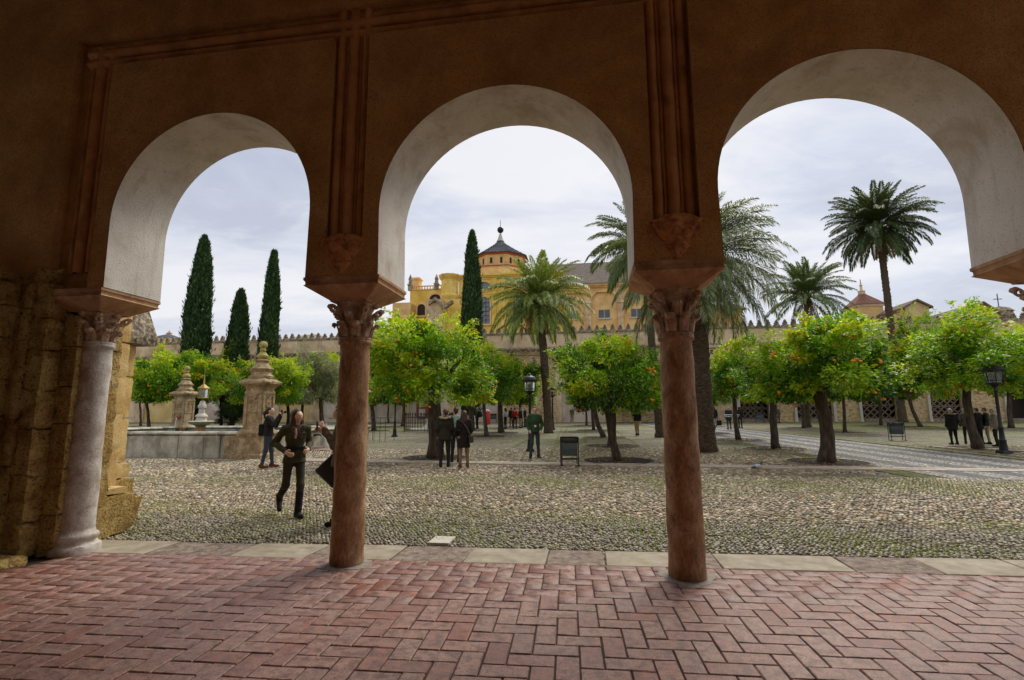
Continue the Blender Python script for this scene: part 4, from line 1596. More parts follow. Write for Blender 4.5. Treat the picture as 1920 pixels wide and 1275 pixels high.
def fountain_pillar(x, y, label, face, mask=True):
    w = Vector((FO.x + x * U2[0] + y * N2[0], FO.y + x * U2[1] + y * N2[1], FO.z))
    t = thing('fountain_pillar', label, 'stone pillar', w, TH, 'carved pillars at the corners of the fountain')
    mb = MB()
    mb.sqlathe([(0.50, -0.05), (0.50, 0.10), (0.45, 0.14), (0.45, 0.72), (0.49, 0.78), (0.51, 0.86), (0.48, 0.92), (0.42, 0.97), (0.40, 1.0)])
    mb.build('plinth', M['fountain'], t)
    mb = MB()
    mb.sqlathe([(0.39, 0.99), (0.385, 1.08), (0.35, 1.12), (0.35, 2.25), (0.37, 2.32), (0.36, 2.36), (0.34, 2.40), (0.345, 2.48), (0.40, 2.56), (0.46, 2.62)])
    # corner pilaster strips and carved relief on every face
    for a in range(4):
        mb.T = Matrix.Rotation(a * PI / 2, 4, 'Z')
        mb.cbox(-0.35, -0.23, -0.385, -0.34, 1.14, 2.24, 0.012)
        mb.cbox(0.23, 0.35, -0.385, -0.34, 1.14, 2.24, 0.012)
        mb.cbox(-0.21, 0.21, -0.375, -0.34, 1.62, 1.67, 0.01)
        rr = random.Random(a * 7 + int(x * 3))
        for q in range(16):
            ax_, az_ = rr.uniform(-0.17, 0.17), rr.uniform(1.75, 2.2)
            rot = rr.uniform(0, PI)
            L_ = rr.uniform(0.05, 0.1)
            p = [(ax_ + L_ * math.cos(rot + s) * (0.4 + s / 3), -0.355, az_ + L_ * math.sin(rot + s)) for s in (0, 0.7, 1.4, 2.1)]
            mb.tube(p, [0.012, 0.024, 0.02, 0.008], 6)
    mb.T = None
    mb.build('carved_shaft', M['fountain'], t)
    mb = MB()
    mb.sqlathe([(0.47, 2.62), (0.52, 2.66), (0.53, 2.72), (0.50, 2.76), (0.43, 2.80), (0.38, 2.84)])
    for a in range(4):
        mb.T = Matrix.Rotation(a * PI / 2, 4, 'Z')
        mb.lathe([(0.0, -0.05), (0.13, -0.03), (0.15, 0.0), (0.10, 0.04), (0.0, 0.06)], 12, (0, -0.47, 2.74), 0, sy=0.5)
        mb.lathe([(0.0, -0.03), (0.05, 0.0), (0.0, 0.05)], 8, (0, -0.52, 2.66))
    mb.T = None
    mb.build('cornice', M['fountain'], t)
    mb = MB()
    mb.lathe([(0.40, 2.80), (0.44, 2.88), (0.45, 2.95), (0.36, 3.0), (0.33, 3.10), (0.39, 3.17), (0.42, 3.22), (0.34, 3.27), (0.26, 3.38), (0.21, 3.46), (0.25, 3.50), (0.26, 3.54), (0.17, 3.58), (0.14, 3.62)], 8, a0=PI / 8, a1=2 * PI + PI / 8 - 1e-9)
    mb.build('stepped_cap', M['fountain'], t)
    mb = MB()
    mb.lathe([(0.13, 3.60), (0.20, 3.64), (0.21, 3.72), (0.14, 3.80), (0.085, 3.88), (0.12, 3.92), (0.10, 3.96), (0.09, 4.0), (0.14, 4.05), (0.155, 4.13), (0.13, 4.22), (0.06, 4.27), (0.0, 4.28)], 18)
    mb.build('finial', M['mossy'], t, smooth=True)
    if mask:
        mb = MB()
        dx, dy = face
        c = (0.36 * dx, 0.36 * dy, 1.42)
        mb.lathe([(0.0, -0.13), (0.10, -0.10), (0.14, 0.0), (0.11, 0.10), (0.0, 0.13)], 14, c)
        mb.lathe([(0.0, -0.05), (0.05, 0), (0.0, 0.05)], 8, (c[0] + dx * .14, c[1] + dy * .14, 1.38))
        mb.build('spout_mask', M['redmask'], t, smooth=True)
        mb = MB()
        pts = [(c[0] + dx * (0.17 + 0.12 * q), c[1] + dy * (0.17 + 0.12 * q), 1.36 - 0.7 * q * q) for q in [i / 7 for i in range(8)]]
        mb.tube(pts, 0.014, 6)
        mb.build('falling_water', M['stream'], t, smooth=True)
    return t


M['redmask'] = flat('reddish_stone_mask', (0.36, 0.13, 0.08), 0.8, sc=20, bmp=0.6)
fountain_pillar(0, 0, 'tall carved fountain pillar behind the man with the camera', (-.7, .7), False)
fountain_pillar(FX0 + 0.1, FY1, 'carved fountain pillar with red spout mask beside the small white pedestal', (0.15, -0.98))
fountain_pillar(FX1, FY1, 'carved fountain pillar half hidden by the reddish column above the person with the bag', (-.7, -.7), False)
fountain_pillar(FX0 + 0.1, 0, 'carved fountain pillar hidden behind the rough stone pier', (.7, .7), False)

cp = Vector((FO.x - 4.9 * U2[0] + 3.9 * N2[0], FO.y - 4.9 * U2[1] + 3.9 * N2[1], FO.z))
cp = ground(374, 812)
cp = Vector((at(374, 800, 23.0).x, 23.0, FO.z))
t = thing('fountain_pedestal', 'small white marble pedestal fountain with a golden lantern on top inside the basin', 'pedestal fountain', cp, TH)
mb = MB()
mb.lathe([(0.26, 0.3), (0.26, 0.66), (0.22, 0.70), (0.20, 1.02), (0.24, 1.06)], 12)
mb.build('red_stem', M['marble_red'], t, smooth=True)
mb = MB()
mb.lathe([(0.22, 1.06), (0.36, 1.10), (0.50, 1.18), (0.55, 1.24), (0.50, 1.26), (0.30, 1.25), (0.22, 1.28), (0.20, 1.42), (0.26, 1.46), (0.22, 1.52), (0.13, 1.60), (0.12, 1.80), (0.17, 1.84), (0.17, 1.95), (0.12, 2.02), (0.10, 2.14), (0.0, 2.18)], 20)
mb.build('bowl', M['white_marble'], t, smooth=True)
mb = MB()
mb.tube([(0, 0, 2.14), (0, 0, 2.3)], 0.02, 6)
for s in ((-1, -1), (1, -1), (1, 1), (-1, 1)):
    mb.tube([(s[0] * .14, s[1] * .14, 2.3), (s[0] * .15, s[1] * .15, 2.7)], 0.016, 6)
mb.cbox(-0.16, 0.16, -0.16, 0.16, 2.27, 2.31, 0.008)
mb.cbox(-0.17, 0.17, -0.17, 0.17, 2.69, 2.73, 0.008)
mb.sqlathe([(0.17, 2.73), (0.08, 2.84), (0.03, 2.9), (0.012, 3.3), (0.004, 3.6)])
mb.build('golden_lantern', M['brass'], t)
mb = MB()
mb.box(-0.12, 0.12, -0.12, 0.12, 2.32, 2.68)
mb.build('lantern_glass', M['lamp_glass'], t)

# ================================================================== FAR WALL OF THE COURTYARD
WY = 62.0
fw = thing('courtyard_wall', 'long stained plaster wall with blind arches and battlements closing the courtyard', 'wall', (0, WY, 0.0), TH)
GW = gz(WY)


def WP(px, py, n=0.0):
    return on_plane(px, py, 0.0, WY, n)


# openings: lattice arches measured from the photograph, the rest continue at the same rhythm
lat = []
for (a, b) in ((1386, 1441), (1492, 1562), (1614, 1682), (1743, 1806), (1887, 1945)):
    lat.append((WP(a, 780)[0], WP(b, 780)[0]))
opens = [(a, b, 'lattice') for a, b in lat[:4]] + [(lat[4][0], lat[4][1], 'dark')]
u = lat[4][1] + 2.6
while u < 90:
    opens.append((u, u + 4.0, 'lattice'))
    u += 6.7
for (a, b, kind) in ((1245, 1345, 'yellow'), (1165, 1232, 'rubble'), (1052, 1142, 'pale'), (960, 1030, 'rubble'), (850, 935, 'pale'), (765, 832, 'door'), (700, 750, 'pale'), (600, 655, 'pale'), (520, 575, 'yellow'), (440, 497, 'yellow'), (355, 415, 'pale'), (265, 325, 'yellow'), (180, 240, 'pale'), (95, 150, 'rubble'), (10, 65, 'pale')):
    opens.append((WP(a, 780)[0], WP(b, 780)[0], kind))
opens.sort()
eave_z = WP(980, 657)[1]
cop_z = WP(960, 628)[1]
mer_z = WP(960, 613)[1]
back = 0.5
prev = opens[0][0] - 12
wall_mats = {'lattice': M['rubble'], 'dark': M['rubble'], 'pale': M['old_plaster'], 'yellow': M['old_plaster'], 'rubble': M['rubble'], 'door': M['old_plaster']}
inf = {'pale': M['pale_infill'], 'yellow': M['yellow_infill'], 'rubble': M['rubble'], 'door': M['pale_infill']}


def lattice_panel(mb, a, b, z0, z1, zc, y):
    w = b - a
    uc, hw = (a + b) / 2, w / 2
    st = w / 5
    bars = []
    t = 0.05

    def clip(x, z):
        if x < a or x > b or z < z0:
            return False
        if z > zc:
            return ((x - uc) / hw) ** 2 + ((z - zc) / (z1 - zc)) ** 2 < 1
        return True

    def bar(p, q):
        # keep the part of the bar within the arch
        n = 14
        run = None
        for i in range(n + 1):
            s = i / n
            x, z = p[0] + (q[0] - p[0]) * s, p[1] + (q[1] - p[1]) * s
            if clip(x, z):
                if run is None:
                    run = [(x, z), (x, z)]
                run[1] = (x, z)
        if run and run[0] != run[1]:
            (x0, za), (x1, zb) = run
            dx, dz = x1 - x0, zb - za
            L_ = math.hypot(dx, dz)
            nx_, nz_ = -dz / L_ * t, dx / L_ * t
            poly = [(x0 + nx_, za + nz_), (x0 - nx_, za - nz_), (x1 - nx_, zb - nz_), (x1 + nx_, zb + nz_)]
            mb.prism(poly, y - 0.03 - 0.004 * (len(bars) % 5), y + 0.03 + 0.004 * (len(bars) % 5))
            bars.append(1)
    H = z1 - z0
    for i in range(0, 0):
        bar((a + i * st, z0), (a + i * st, z1))
    k = 0
    z = z0 + .02
    while z < z1:
        bar((a, z), (b, z))
        z += st * 2
    for i in range(-8, 8):
        bar((a + i * st * 1.0 + st / 2, z0), (a + i * st + st / 2 + H, z1))
        bar((b - i * st * 1.0 - st / 2, z0), (b - i * st - st / 2 - H, z1))


for i, (a, b, kind) in enumerate(opens):
    nxt = opens[i + 1][0] if i + 1 < len(opens) else b + 12
    uL = (prev + a) / 2 if i else prev
    uR = (b + nxt) / 2
    prev = b
    hw = (b - a) / 2
    zc = GW + 3.1
    mb = MB()
    arch_slab(mb, uL, uR, GW - 0.6, eave_z, (a + b) / 2, hw, zc, 0.0, back, 0, soffit=True, n=16, stilt=2, sides=False)
    mb.build('wall_bay', wall_mats[kind], fw)
    if kind in ('lattice',):
        mb = MB()
        lattice_panel(mb, a + 0.02, b - 0.02, GW + 0.25, zc + hw, zc, 0.38)
        mb.build('lattice', M['lattice'], fw)
    if kind in ('lattice', 'dark'):
        mb = MB()
        mb.box(a - 1.2, b + 1.2, 1.6, 1.65, GW - .5, zc + hw + .8)
        mb.box(a - .25, a - .2, back + .01, 1.59, GW - .5, zc + hw + .8)
        mb.box(b + .2, b + .25, back + .01, 1.59, GW - .5, zc + hw + .8)
        mb.box(a - .19, b + .19, back + .01, 1.59, zc + hw + .2, zc + hw + .3)
        mb.build('gloom_backing', M['dark_wood_gloom'], fw)  # near-black backing paints the gloom of the interior behind the arch
        mb = MB()
        mb.box(a - .1, b + .1, 0.2, 1.5, GW - .4, GW + 0.24)
        mb.build('threshold', M['slab_dark'], fw)
        for s in (a - 0.16, b + 0.02):
            mb = MB()
            mb.cbox(s - 0.06, s + 0.20, -0.22, 0.0, GW - 0.6, zc + 0.1, 0.02)
            mb.lathe([(0.2, -0.0), (0.16, 0.12), (0.13, 0.2)], 10, (s + .07, -0.16, GW - .05))
            mb.build('jamb', M['white_marble'], fw)
    else:
        mb = MB()
        mb.box(a - .05, b + .05, 0.30, 0.45, GW - .6, zc + hw + .05)
        mb.build('arch_infill', inf[kind], fw)
    if kind == 'door':
        d0, d1 = WP(779, 785)[0], WP(801, 785)[0]
        zt, zb = WP(790, 742)[1], WP(790, 782)[1]
        mb = MB()
        mb.cbox(d0, d1, -0.05, 0.3, zb, zt, 0.02)
        mb.build('notice_frame', M['redwood'], fw)
        mb = MB()
        mb.box(d0 + 0.35, d1 - 0.35, -0.08, -0.05, zb + 0.2, zb + (zt - zb) * .42)
        mb.box(d0 + 0.35, d1 - 0.35, -0.08, -0.05, zb + (zt - zb) * .52, zt - 0.25)
        mb.build('notice_sheet', M['pale_infill'], fw)
        mb = MB()
        mb.prism([(d0 - 0.3, zt), (d1 + 0.3, zt), (d1 + 0.1, zt + 0.25), (d0 - 0.1, zt + 0.25)], -0.35, 0.2)
        mb.build('notice_hood', M['dark_wood_gloom'], fw)
uA, uB = opens[0][0] - 12, opens[-1][1] + 12
# tiled eave over the arches, and the parapet above it
mb = MB()
mb.box(uA, uB, 0.001, 0.6, eave_z, cop_z)
mb.build('parapet', M['old_plaster'], fw)
mb = MB()
mb.prism([(0, 0)] * 3, 0, 0) if False else None
mb.box(uA, uB, -0.35, 0.0, eave_z - 0.45, eave_z - 0.30)
mb.box(uA, uB, -0.22, 0.0, eave_z - 0.6, eave_z - 0.455)
x = uA
while x < uB:
    mb.box(x, x + 0.22, -0.55, 0.0, eave_z - 0.298, eave_z - 0.12)
    x += 0.62
mb.build('eave_brackets', M['old_plaster'], fw)
vs, fs = [], []
x = uA
k = 0
mb = MB()
while x < uB:
    mb.tube([(x, -0.75, eave_z - 0.05), (x, 0.0, eave_z + 0.28)], 0.11, 6)
    x += 0.30
mb.build('eave_tiles', M['merlon'], fw)
mb = MB()
mb.box(uA, uB, -0.08, 0.68, cop_z + 0.001, cop_z + 0.22)
mb.build('parapet_coping', M['merlon'], fw)
# merlons: stepped triangular finials
mb = MB()
w = 0.36
mb.prism([(-w, 0), (w, 0), (w * .95, .2), (w * .55, .28), (w * .75, .5), (w * .35, .62), (w * .4, .78), (0, 1.0), (-w * .4, .78), (-w * .35, .62), (-w * .75, .5), (-w * .55, .28), (-w * .95, .2)], -0.14, 0.14)
mo = mb.build('merlon', M['merlon'], fw, loc=(0, 0.3, cop_z + 0.22))
sc_ = (mer_z - cop_z - 0.22) / 1.0
ms = WP(935, 620)[0]
us_ = [ms + 0.93 * k for k in range(-90, 80) if uA < ms + 0.93 * k < uB]
us_ = [q for q in us_ if -62 < q < 62]
rk = random.Random(8)
for k, q in enumerate(us_):
    o = mo if k == 0 else link('merlon', mo.data, fw)
    o.location = (q, 0.3 + rk.uniform(-.02, .02), cop_z + 0.22)
    o.scale = (1, 1, sc_ * rk.uniform(0.9, 1.12))

# roofs peeping over the left stretch of the wall
def hip_roof(name, label, cat, pxa, pxb, py_top, py_eave, n, m_roof, m_wall, group=None, ridge=0.0, depth=None, fin=None, zlow=None):
    a, ze = WP(pxa, py_eave, n)
    b, _ = WP(pxb, py_eave, n)
    _, zt = WP((pxa + pxb) / 2, py_top, n)
    d = depth or (b - a)
    c = (a + b) / 2
    t = thing(name, label, cat, (c * U2[0] + n * N2[0], WY + c * U2[1] + n * N2[1], 0), TH, group)
    hw = (b - a) / 2
    mb = MB()
    r = ridge * hw
    e = 0.25
    mb.add([(-hw - e, 0 - e, ze), (hw + e, 0 - e, ze), (hw + e, d + e, ze), (-hw - e, d + e, ze), (-r, d / 2, zt), (r + 0.001, d / 2, zt)], [(0, 1, 5, 4), (1, 2, 5), (2, 3, 4, 5), (3, 0, 4), (3, 2, 1, 0)])
    mb.build('roof', m_roof, t)
    mb = MB()
    mb.box(-hw, hw, 0, d, zlow if zlow is not None else ze - 4, ze - 0.002)
    mb.build('wall', m_wall, t)
    mb = MB()
    mb.box(-hw - .12, hw + .12, -.12, d + .12, ze - 0.35, ze - 0.01)
    mb.build('cornice', M['old_plaster'], t)
    if fin:
        mb = MB()
        zf = WP((pxa + pxb) / 2, fin, n)[1] - zt
        mb.lathe([(0.5, -0.4), (0.42, 0.05), (0.5, 0.12), (0.2, 0.25), (0.14, zf * .45), (0.26, zf * .5), (0.1, zf * .58), (0.05, zf * .95), (0.01, zf)], 10, (0, d / 2, zt))
        mb.build('finial', M['old_plaster'], t, smooth=True)
    return t, a, b, ze, zt


for k, (a, b, tp, ev, lb) in enumerate(((385, 432, 624, 640, 'low hipped tile roof between the thick cypress and the shortest cypress'), (455, 494, 625, 638, 'low hipped tile roof between the two slimmer cypresses'),
                                       (522, 606, 617, 634, 'widest low hipped tile roof above the olive tree'), (606, 700, 615, 632, 'low hipped tile roof beside the reddish column capital'))):
    hip_roof('hip_roof', lb, 'roof', a, b, tp, ev, 2.5, M['merlon'], M['old_plaster'], 'low tile roofs behind the battlements', 0.25, 6)

t, *_ = hip_roof('roof_tower', 'square tower with red tiled pyramid roof and pale spike beside the tallest palm', 'tower', 1606, 1656, 549, 577, 14, M['roof_red'], M['yellow_pale'], None, 0.0, None, 524, zlow=4)
t, *_ = hip_roof('small_pavilion', 'little domed pavilion with grey ribbed roof above yellow walls behind the wall', 'pavilion', 279, 318, 616, 627, 16, M['roof_slate'], M['lemon'], None, 0.0, None, 609, zlow=4)


def gable(name, label, cat, pxa, pxb, py_top, py_eave, n, wall_m, depth=9, roof_m=None, zlow=6):
    a, ze = WP(pxa, py_eave, n)
    b, _ = WP(pxb, py_eave, n)
    _, zt = WP((pxa + pxb) / 2, py_top, n)
    c = (a + b) / 2
    t = thing(name, label, cat, (c * U2[0] + n * N2[0], WY + c * U2[1] + n * N2[1], 0), TH)
    hw = (b - a) / 2
    mb = MB()
    mb.prism([(-hw, zlow), (hw, zlow), (hw, ze), (0, zt), (-hw, ze)], 0, depth)
    mb.build('wall', wall_m, t)
    mb = MB()
    s = (zt - ze) / hw
    for sg in (-1, 1):
        mb.prism([(0, zt + 0.02), (sg * (hw + .35), ze - .35 * s + 0.02), (sg * (hw + .35), ze - .35 * s + 0.24), (0, zt + 0.26)][::sg], -0.3, depth + .3)
    mb.build('roof', roof_m or M['roof_grey'], t)
    return t, hw, ze, zt


gable('gable_house', 'pale gabled pediment poking up over the battlements past the tallest palm', 'house', 1698, 1742, 572, 584, 8, M['old_plaster'])
t, hw, ze, zt = gable('yellow_house', 'lemon yellow gabled house with a red awning above the orange trees', 'house', 1818, 1872, 578, 598, 6, M['lemon'])
mb = MB()
mb.box(-hw * .55, hw * .25, -0.9, 0.0, ze - 1.25, ze - 0.25)
mb.build('red_awning', M['red_paint'], t)
mb = MB()
mb.box(hw * .5, hw * .75, -0.04, 0.0, ze - 1.3, ze - 0.5)
mb.build('window', M['dark_wood_gloom'], t)
t, hw, ze, zt = gable('yellow_gable', 'bright yellow little gable just above the battlements beside the palm trunk', 'house', 936, 984, 603, 619, 5, M['lemon'], 5)
t, hw, ze, zt = gable('yellow_gable', 'second bright yellow gable peeping between drooping palm fronds', 'house', 1030, 1070, 606, 620, 5, M['lemon'], 5)
a, z1 = WP(1870, 560, 12)
_, z0 = WP(1870, 600, 12)
t = thing('roof_cross', 'thin iron cross on a small dark lantern roof beside the yellow house', 'cross', (a * U2[0] + 12 * N2[0], WY + a * U2[1] + 12 * N2[1], 0), TH)
mb = MB()
mb.tube([(0, 0, z0), (0, 0, z1)], 0.06, 6)
h_ = z1 - z0
mb.tube([(-0.5, 0, z1 - .7), (0.5, 0, z1 - .7)], 0.05, 6)
mb.build('cross_bars', M['black_iron'], t)
mb = MB()
mb.lathe([(1.3, -1.5), (1.3, 0.3), (1.5, 0.4), (0.9, 0.9), (0.3, 1.1), (0.0, 1.2)], 8, (0, 0, z0))
mb.build('lantern_roof', M['merlon'], t)

# ================================================================== CATHEDRAL
CYY = 84.0
cat = thing('cathedral', 'yellow cathedral with octagonal lantern tower rising above the courtyard wall', 'cathedral', (0, CYY, 0), TH)


def CPx(px, py, n=0.0):
    return on_plane(px, py, 0.0, CYY, n)


def cbx(pxa, pxb, pyt, n0, n1, name, m, zlow=6.0, mb=None, grow=0.0):
    a, z = CPx(pxa, pyt, n0)
    b, _ = CPx(pxb, pyt, n0)
    own = mb is None
    if own:
        mb = MB()
    mb.box(a - grow, b + grow, n0 - grow, n1 + grow, zlow, z)
    if own:
        mb.build(name, m, cat)
    return a, b, z


# main block with cornices and pilasters
a, b, z = cbx(862, 1050, 517, 0, 16, 'main_wall', M['yellow'])
mb = MB()
for (d, h0, h1) in ((0.15, -0.75, -0.5), (0.35, -0.49, -0.25), (0.6, -0.24, 0.1)):
    mb.box(a - d, b + d, -d, 16 + d, z + h0, z + h1)
mb.build('cornice', M['yellow'], cat)
mb = MB()
for px in (866, 884, 928, 945, 985):
    q = CPx(px, 520)[0]
    mb.cbox(q - 0.35, q + 0.35, -0.22, 0.0, 6, z - 0.76, 0.04)
z2 = CPx(900, 552)[1]
for q in range(3):
    zq = CPx(900, (552, 610, 545)[q])[1]
    mb.box(a, b, -0.12 - 0.003 * q, 0.0, zq, zq + 0.25)
mb.build('pilasters', M['yellow'], cat)


def arched(mb, mg, px0, px1, pyt, pyb, n, frame=0.25, oval=False, bars=True, bar_mb=None):
    a, zt = CPx(px0, pyt, n)
    b, zb = CPx(px1, pyb, n)
    uc, hw = (a + b) / 2, (b - a) / 2
    N = 16
    if oval:
        hz_ = (zt - zb) / 2
        zc = (zt + zb) / 2
        ring = [(math.cos(2 * PI * i / 20), math.sin(2 * PI * i / 20)) for i in range(20)]
        I = [(uc + hw * c, zc + hz_ * s) for c, s in ring]
        O = [(uc + (hw + frame) * c, zc + (hz_ + frame) * s) for c, s in ring]
        close = True
    else:
        zc = zt - hw
        I = [(a, zb)] + [(uc - hw * math.cos(PI * i / N), zc + hw * math.sin(PI * i / N)) for i in range(N + 1)] + [(b, zb)]
        O = [(a - frame, zb)] + [(uc - (hw + frame) * math.cos(PI * i / N), zc + (hw + frame) * math.sin(PI * i / N)) for i in range(N + 1)] + [(b + frame, zb)]
        close = False
    k = len(I)
    n0 = n - 0.22
    vs = [(x, n0, z) for x, z in I] + [(x, n0, z) for x, z in O] + [(x, n, z) for x, z in I] + [(x, n, z) for x, z in O]
    fs = []
    for i in range(k if close else k - 1):
        j = (i + 1) % k
        fs += [(i, k + i, k + j, j), (i, j, 2 * k + j, 2 * k + i), (k + i, 3 * k + i, 3 * k + j, k + j)]
    mb.add(vs, fs)
    if not oval:
        mb.box(a - frame - .1, b + frame + .1, n0 - 0.1, n, zb - 0.25, zb)
    mg.add([(x, n - 0.03, z) for x, z in I], [tuple(range(k))])
    if bar_mb is not None:
        for i in (1, 2):
            x = a + (b - a) * i / 3
            bar_mb.box(x - .035, x + .035, n - .10, n - .035, zb, zc + hw * 0.93)
        z = zb + 0.7
        while z < zc + hw * .7:
            bar_mb.box(a, b, n - .095, n - .04, z - .035, z + .035)
            z += 0.75
    return uc, hw, zc


for (args, ov) in (((897, 919, 557, 607, 0.0), False), ((894, 921, 529, 545, 0.0), True), ((963, 985, 557, 607, 0.0), False)):
    mf, mg, mbb = MB(), MB(), MB()
    arched(mf, mg, *args, oval=ov, bar_mb=None if ov else mbb)
    w_ = mf.build('window', M['yellow_pale'], cat)
    mg.build('pane', M['glass_blue'], w_)
    if not ov:
        mbb.build('glazing_bars', M['black_iron'], w_)
# round clustered turret and its buttress
tc, tz = CPx(843, 514, -1.2)
mb = MB()
hw = (CPx(862, 514, -1.2)[0] - CPx(826, 514, -1.2)[0]) / 2
zb_ = CPx(843, 556, -1.2)[1]
mb.lathe([(hw * .75, -14), (hw * .75, zb_ - tz - 0.5), (hw * .95, zb_ - tz), (hw * 1.0, zb_ - tz + 0.3), (hw * .86, zb_ - tz + 0.6), (hw * .86, -0.9), (hw * 1.05, -0.5), (hw * 1.15, -0.15), (hw * 1.15, 0.0)], 24, (tc, -0.4, tz), 0, mod=lambda a_, z: 1 + 0.035 * math.cos(a_ * 12))
mb.build('turret', M['yellow'], cat)
cbx(846, 866, 560, -1.6, 0.0, 'buttress', M['yellow'])
cbx(800, 830, 560, -3.4, -0.3, 'buttress', M['old_plaster'])
# gabled coping of the flying buttress
mb = MB()
P = [CPx(q, w, -3.6) for q, w in ((805, 565), (818, 556), (834, 572), (850, 562), (850, 567), (834, 578), (818, 562), (805, 571))]
mb.prism(P, -4.0, -3.0)
mb.build('buttress_coping', M['merlon'], cat)
# lower chapel with balustrade, pinnacles and chimney
a, b, z = cbx(737, 770, 566, -2, 10, 'chapel_wall', M['yellow_pale'])
a, b, z = cbx(770, 832, 543, 0.5, 12, 'chapel_wall', M['yellow'])
mf, mg = MB(), MB()
arched(mf, mg, 806, 829, 551, 580, 0.5)
w_ = mf.build('window', M['yellow_pale'], cat)
mg.build('pane', M['dark_wood_gloom'], w_)
mf, mg = MB(), MB()
arched(mf, mg, 784, 798, 569, 590, 0.5)
w_ = mf.build('window', M['yellow_pale'], cat)
mg.build('pane', M['dark_wood_gloom'], w_)
_, zr = CPx(800, 534, 0.5)
mb = MB()
mb.box(a - .1, b + .1, 0.35, 0.75, z, z + 0.15)
mb.box(a - .1, b + .1, 0.38, 0.72, zr - 0.15, zr)
k = 0
x = a + 0.15
while x < b:
    mb.lathe([(0.06, 0), (0.13, 0.25 * (zr - z)), (0.06, 0.6 * (zr - z)), (0.1, zr - z - .1)], 6, (x, 0.55, z + 0.1))
    x += 0.5
mb.build('balustrade', M['yellow_pale'], cat)
for (px, tp) in ((771, 512), (820, 512)):
    q, zt_ = CPx(px, tp, 0.5)
    hgt = zt_ - z
    mb = MB()
    mb.sqlathe([(0.34, 0), (0.34, zr - z + .1), (0.44, zr - z + .15), (0.44, zr - z + .3), (0.26, zr - z + .4), (0.22, hgt * .62), (0.3, hgt * .66), (0.06, hgt * .95), (0.0, hgt)], (q, 0.55, z))
    mb.build('pinnacle', M['merlon'], cat)
q, zt_ = CPx(783, 519, 4)
mb = MB()
mb.sqlathe([(0.7, 0), (0.7, zt_ - z - .6), (0.9, zt_ - z - .5), (0.9, zt_ - z - .25), (0.5, zt_ - z)], (q, 4, z))
mb.build('chimney', M['yellow_pale'], cat)
# octagonal lantern tower
n_d = 8.0
q0, zA = CPx(871, 500, n_d - 5)
q1, _ = CPx(1010, 500, n_d - 5)
uc = CPx(940, 470, n_d)[0]
z_b0 = CPx(940, 517, n_d - 5)[1]
z_b1 = CPx(940, 500, n_d - 5)[1]
z_c1 = CPx(940, 478, n_d - 4)[1]
z_e = CPx(940, 475, n_d - 4)[1]
z_ap = CPx(940, 452, n_d)[1]
Rl = (CPx(1000, 490, n_d - 4)[0] - CPx(880, 490, n_d - 4)[0]) / 2 / math.cos(PI / 8) * 0.96
Ru = (CPx(985, 486, n_d - 4)[0] - CPx(892, 486, n_d - 4)[0]) / 2 / math.cos(PI / 8) * 0.98
oc = dict(a0=PI / 8, a1=2 * PI + PI / 8 - 1e-9)
mb = MB()
mb.lathe([(Rl, z_b0 - 2), (Rl, z_b1)], 8, (uc, n_d, 0), **oc)
mb.build('lantern_base', M['yellow_pale'], cat)
mb = MB()
mb.lathe([(Rl + 0.2, z_b1 + 0.001), (Rl + 0.25, z_b1 + 0.16), (Rl - .2, z_b1 + .2), (Ru, z_b1 + 0.32)], 8, (uc, n_d, 0), **oc)
mb.lathe([(Ru + .05, z_c1 + 0.05), (Ru + 0.35, z_c1 + .2), (Ru + 0.4, z_e), (Ru - .5, z_e + .03)], 8, (uc, n_d, 0), **oc)
mb.build('red_cornice', M['cornice_red'], cat)
mb = MB()
mb.lathe([(Ru, z_b1 + 0.3), (Ru, z_c1 + 0.06)], 8, (uc, n_d, 0), **oc)
mb.build('lantern_wall', M['yellow_pale'], cat)
ap = Ru * math.cos(PI / 8)
for k in range(8):
    ang = k * PI / 4
    side = 2 * Ru * math.sin(PI / 8)
    for s in (-0.25, 0.25):
        mb = MB()
        mb.T = Matrix.Translation((uc, n_d, 0)) @ Matrix.Rotation(ang, 4, 'Z')
        mb.box(-0.22 + s * side, 0.22 + s * side, -ap - 0.03, -ap + 0.02, z_b1 + 0.9, z_c1 - 0.5)
        mb.build('slot_window', M['dark_wood_gloom'], cat)
mb = MB()
mb.lathe([(Ru + 0.75, z_e + 0.02), (Ru * .55, z_e + (z_ap - z_e) * .40), (0.5, z_ap), (0.0, z_ap + .05)], 8, (uc, n_d, 0), **oc)
# ribs of round tiles up every face
for k in range(8):
    ang = k * PI / 4
    mb.T = Matrix.Translation((uc, n_d, 0)) @ Matrix.Rotation(ang, 4, 'Z')
    L0 = (Ru + 0.75) * math.cos(PI / 8)
    hwid = (Ru + 0.75) * math.sin(PI / 8)
    for j in range(-6, 7):
        x = hwid * j / 6.5
        frac = abs(j) / 6.5
        # from the eave up to where the face narrows to this x
        def pt(t):
            r_ = L0 * (1 - t)
            zz_ = z_e + (z_ap - z_e) * (t / .45 * .42 if t < .45 else .42 + (t - .45) / .55 * .58)
            return (x, -r_, zz_ + 0.04)
        te = max(0.06, 1 - frac)
        mb.tube([pt(0), pt(min(te, 0.45)), pt(min(te, .97))], 0.09, 5)
mb.T = None
mb.build('lantern_roof', M['roof_slate'], cat)
zf1 = CPx(940, 437, n_d)[1]
zf2 = CPx(940, 431, n_d)[1]
zf3 = CPx(940, 413, n_d)[1]
rb_ = zf2 - zf1
mb = MB()
mb.lathe([(0.75, z_ap - .1), (0.55, z_ap + .3), (0.35, z_ap + (zf1 - z_ap) * .6), (0.14, zf1)], 12, (uc, n_d, 0))
mb.build('white_finial', M['white_marble'], cat, smooth=True)
mb = MB()
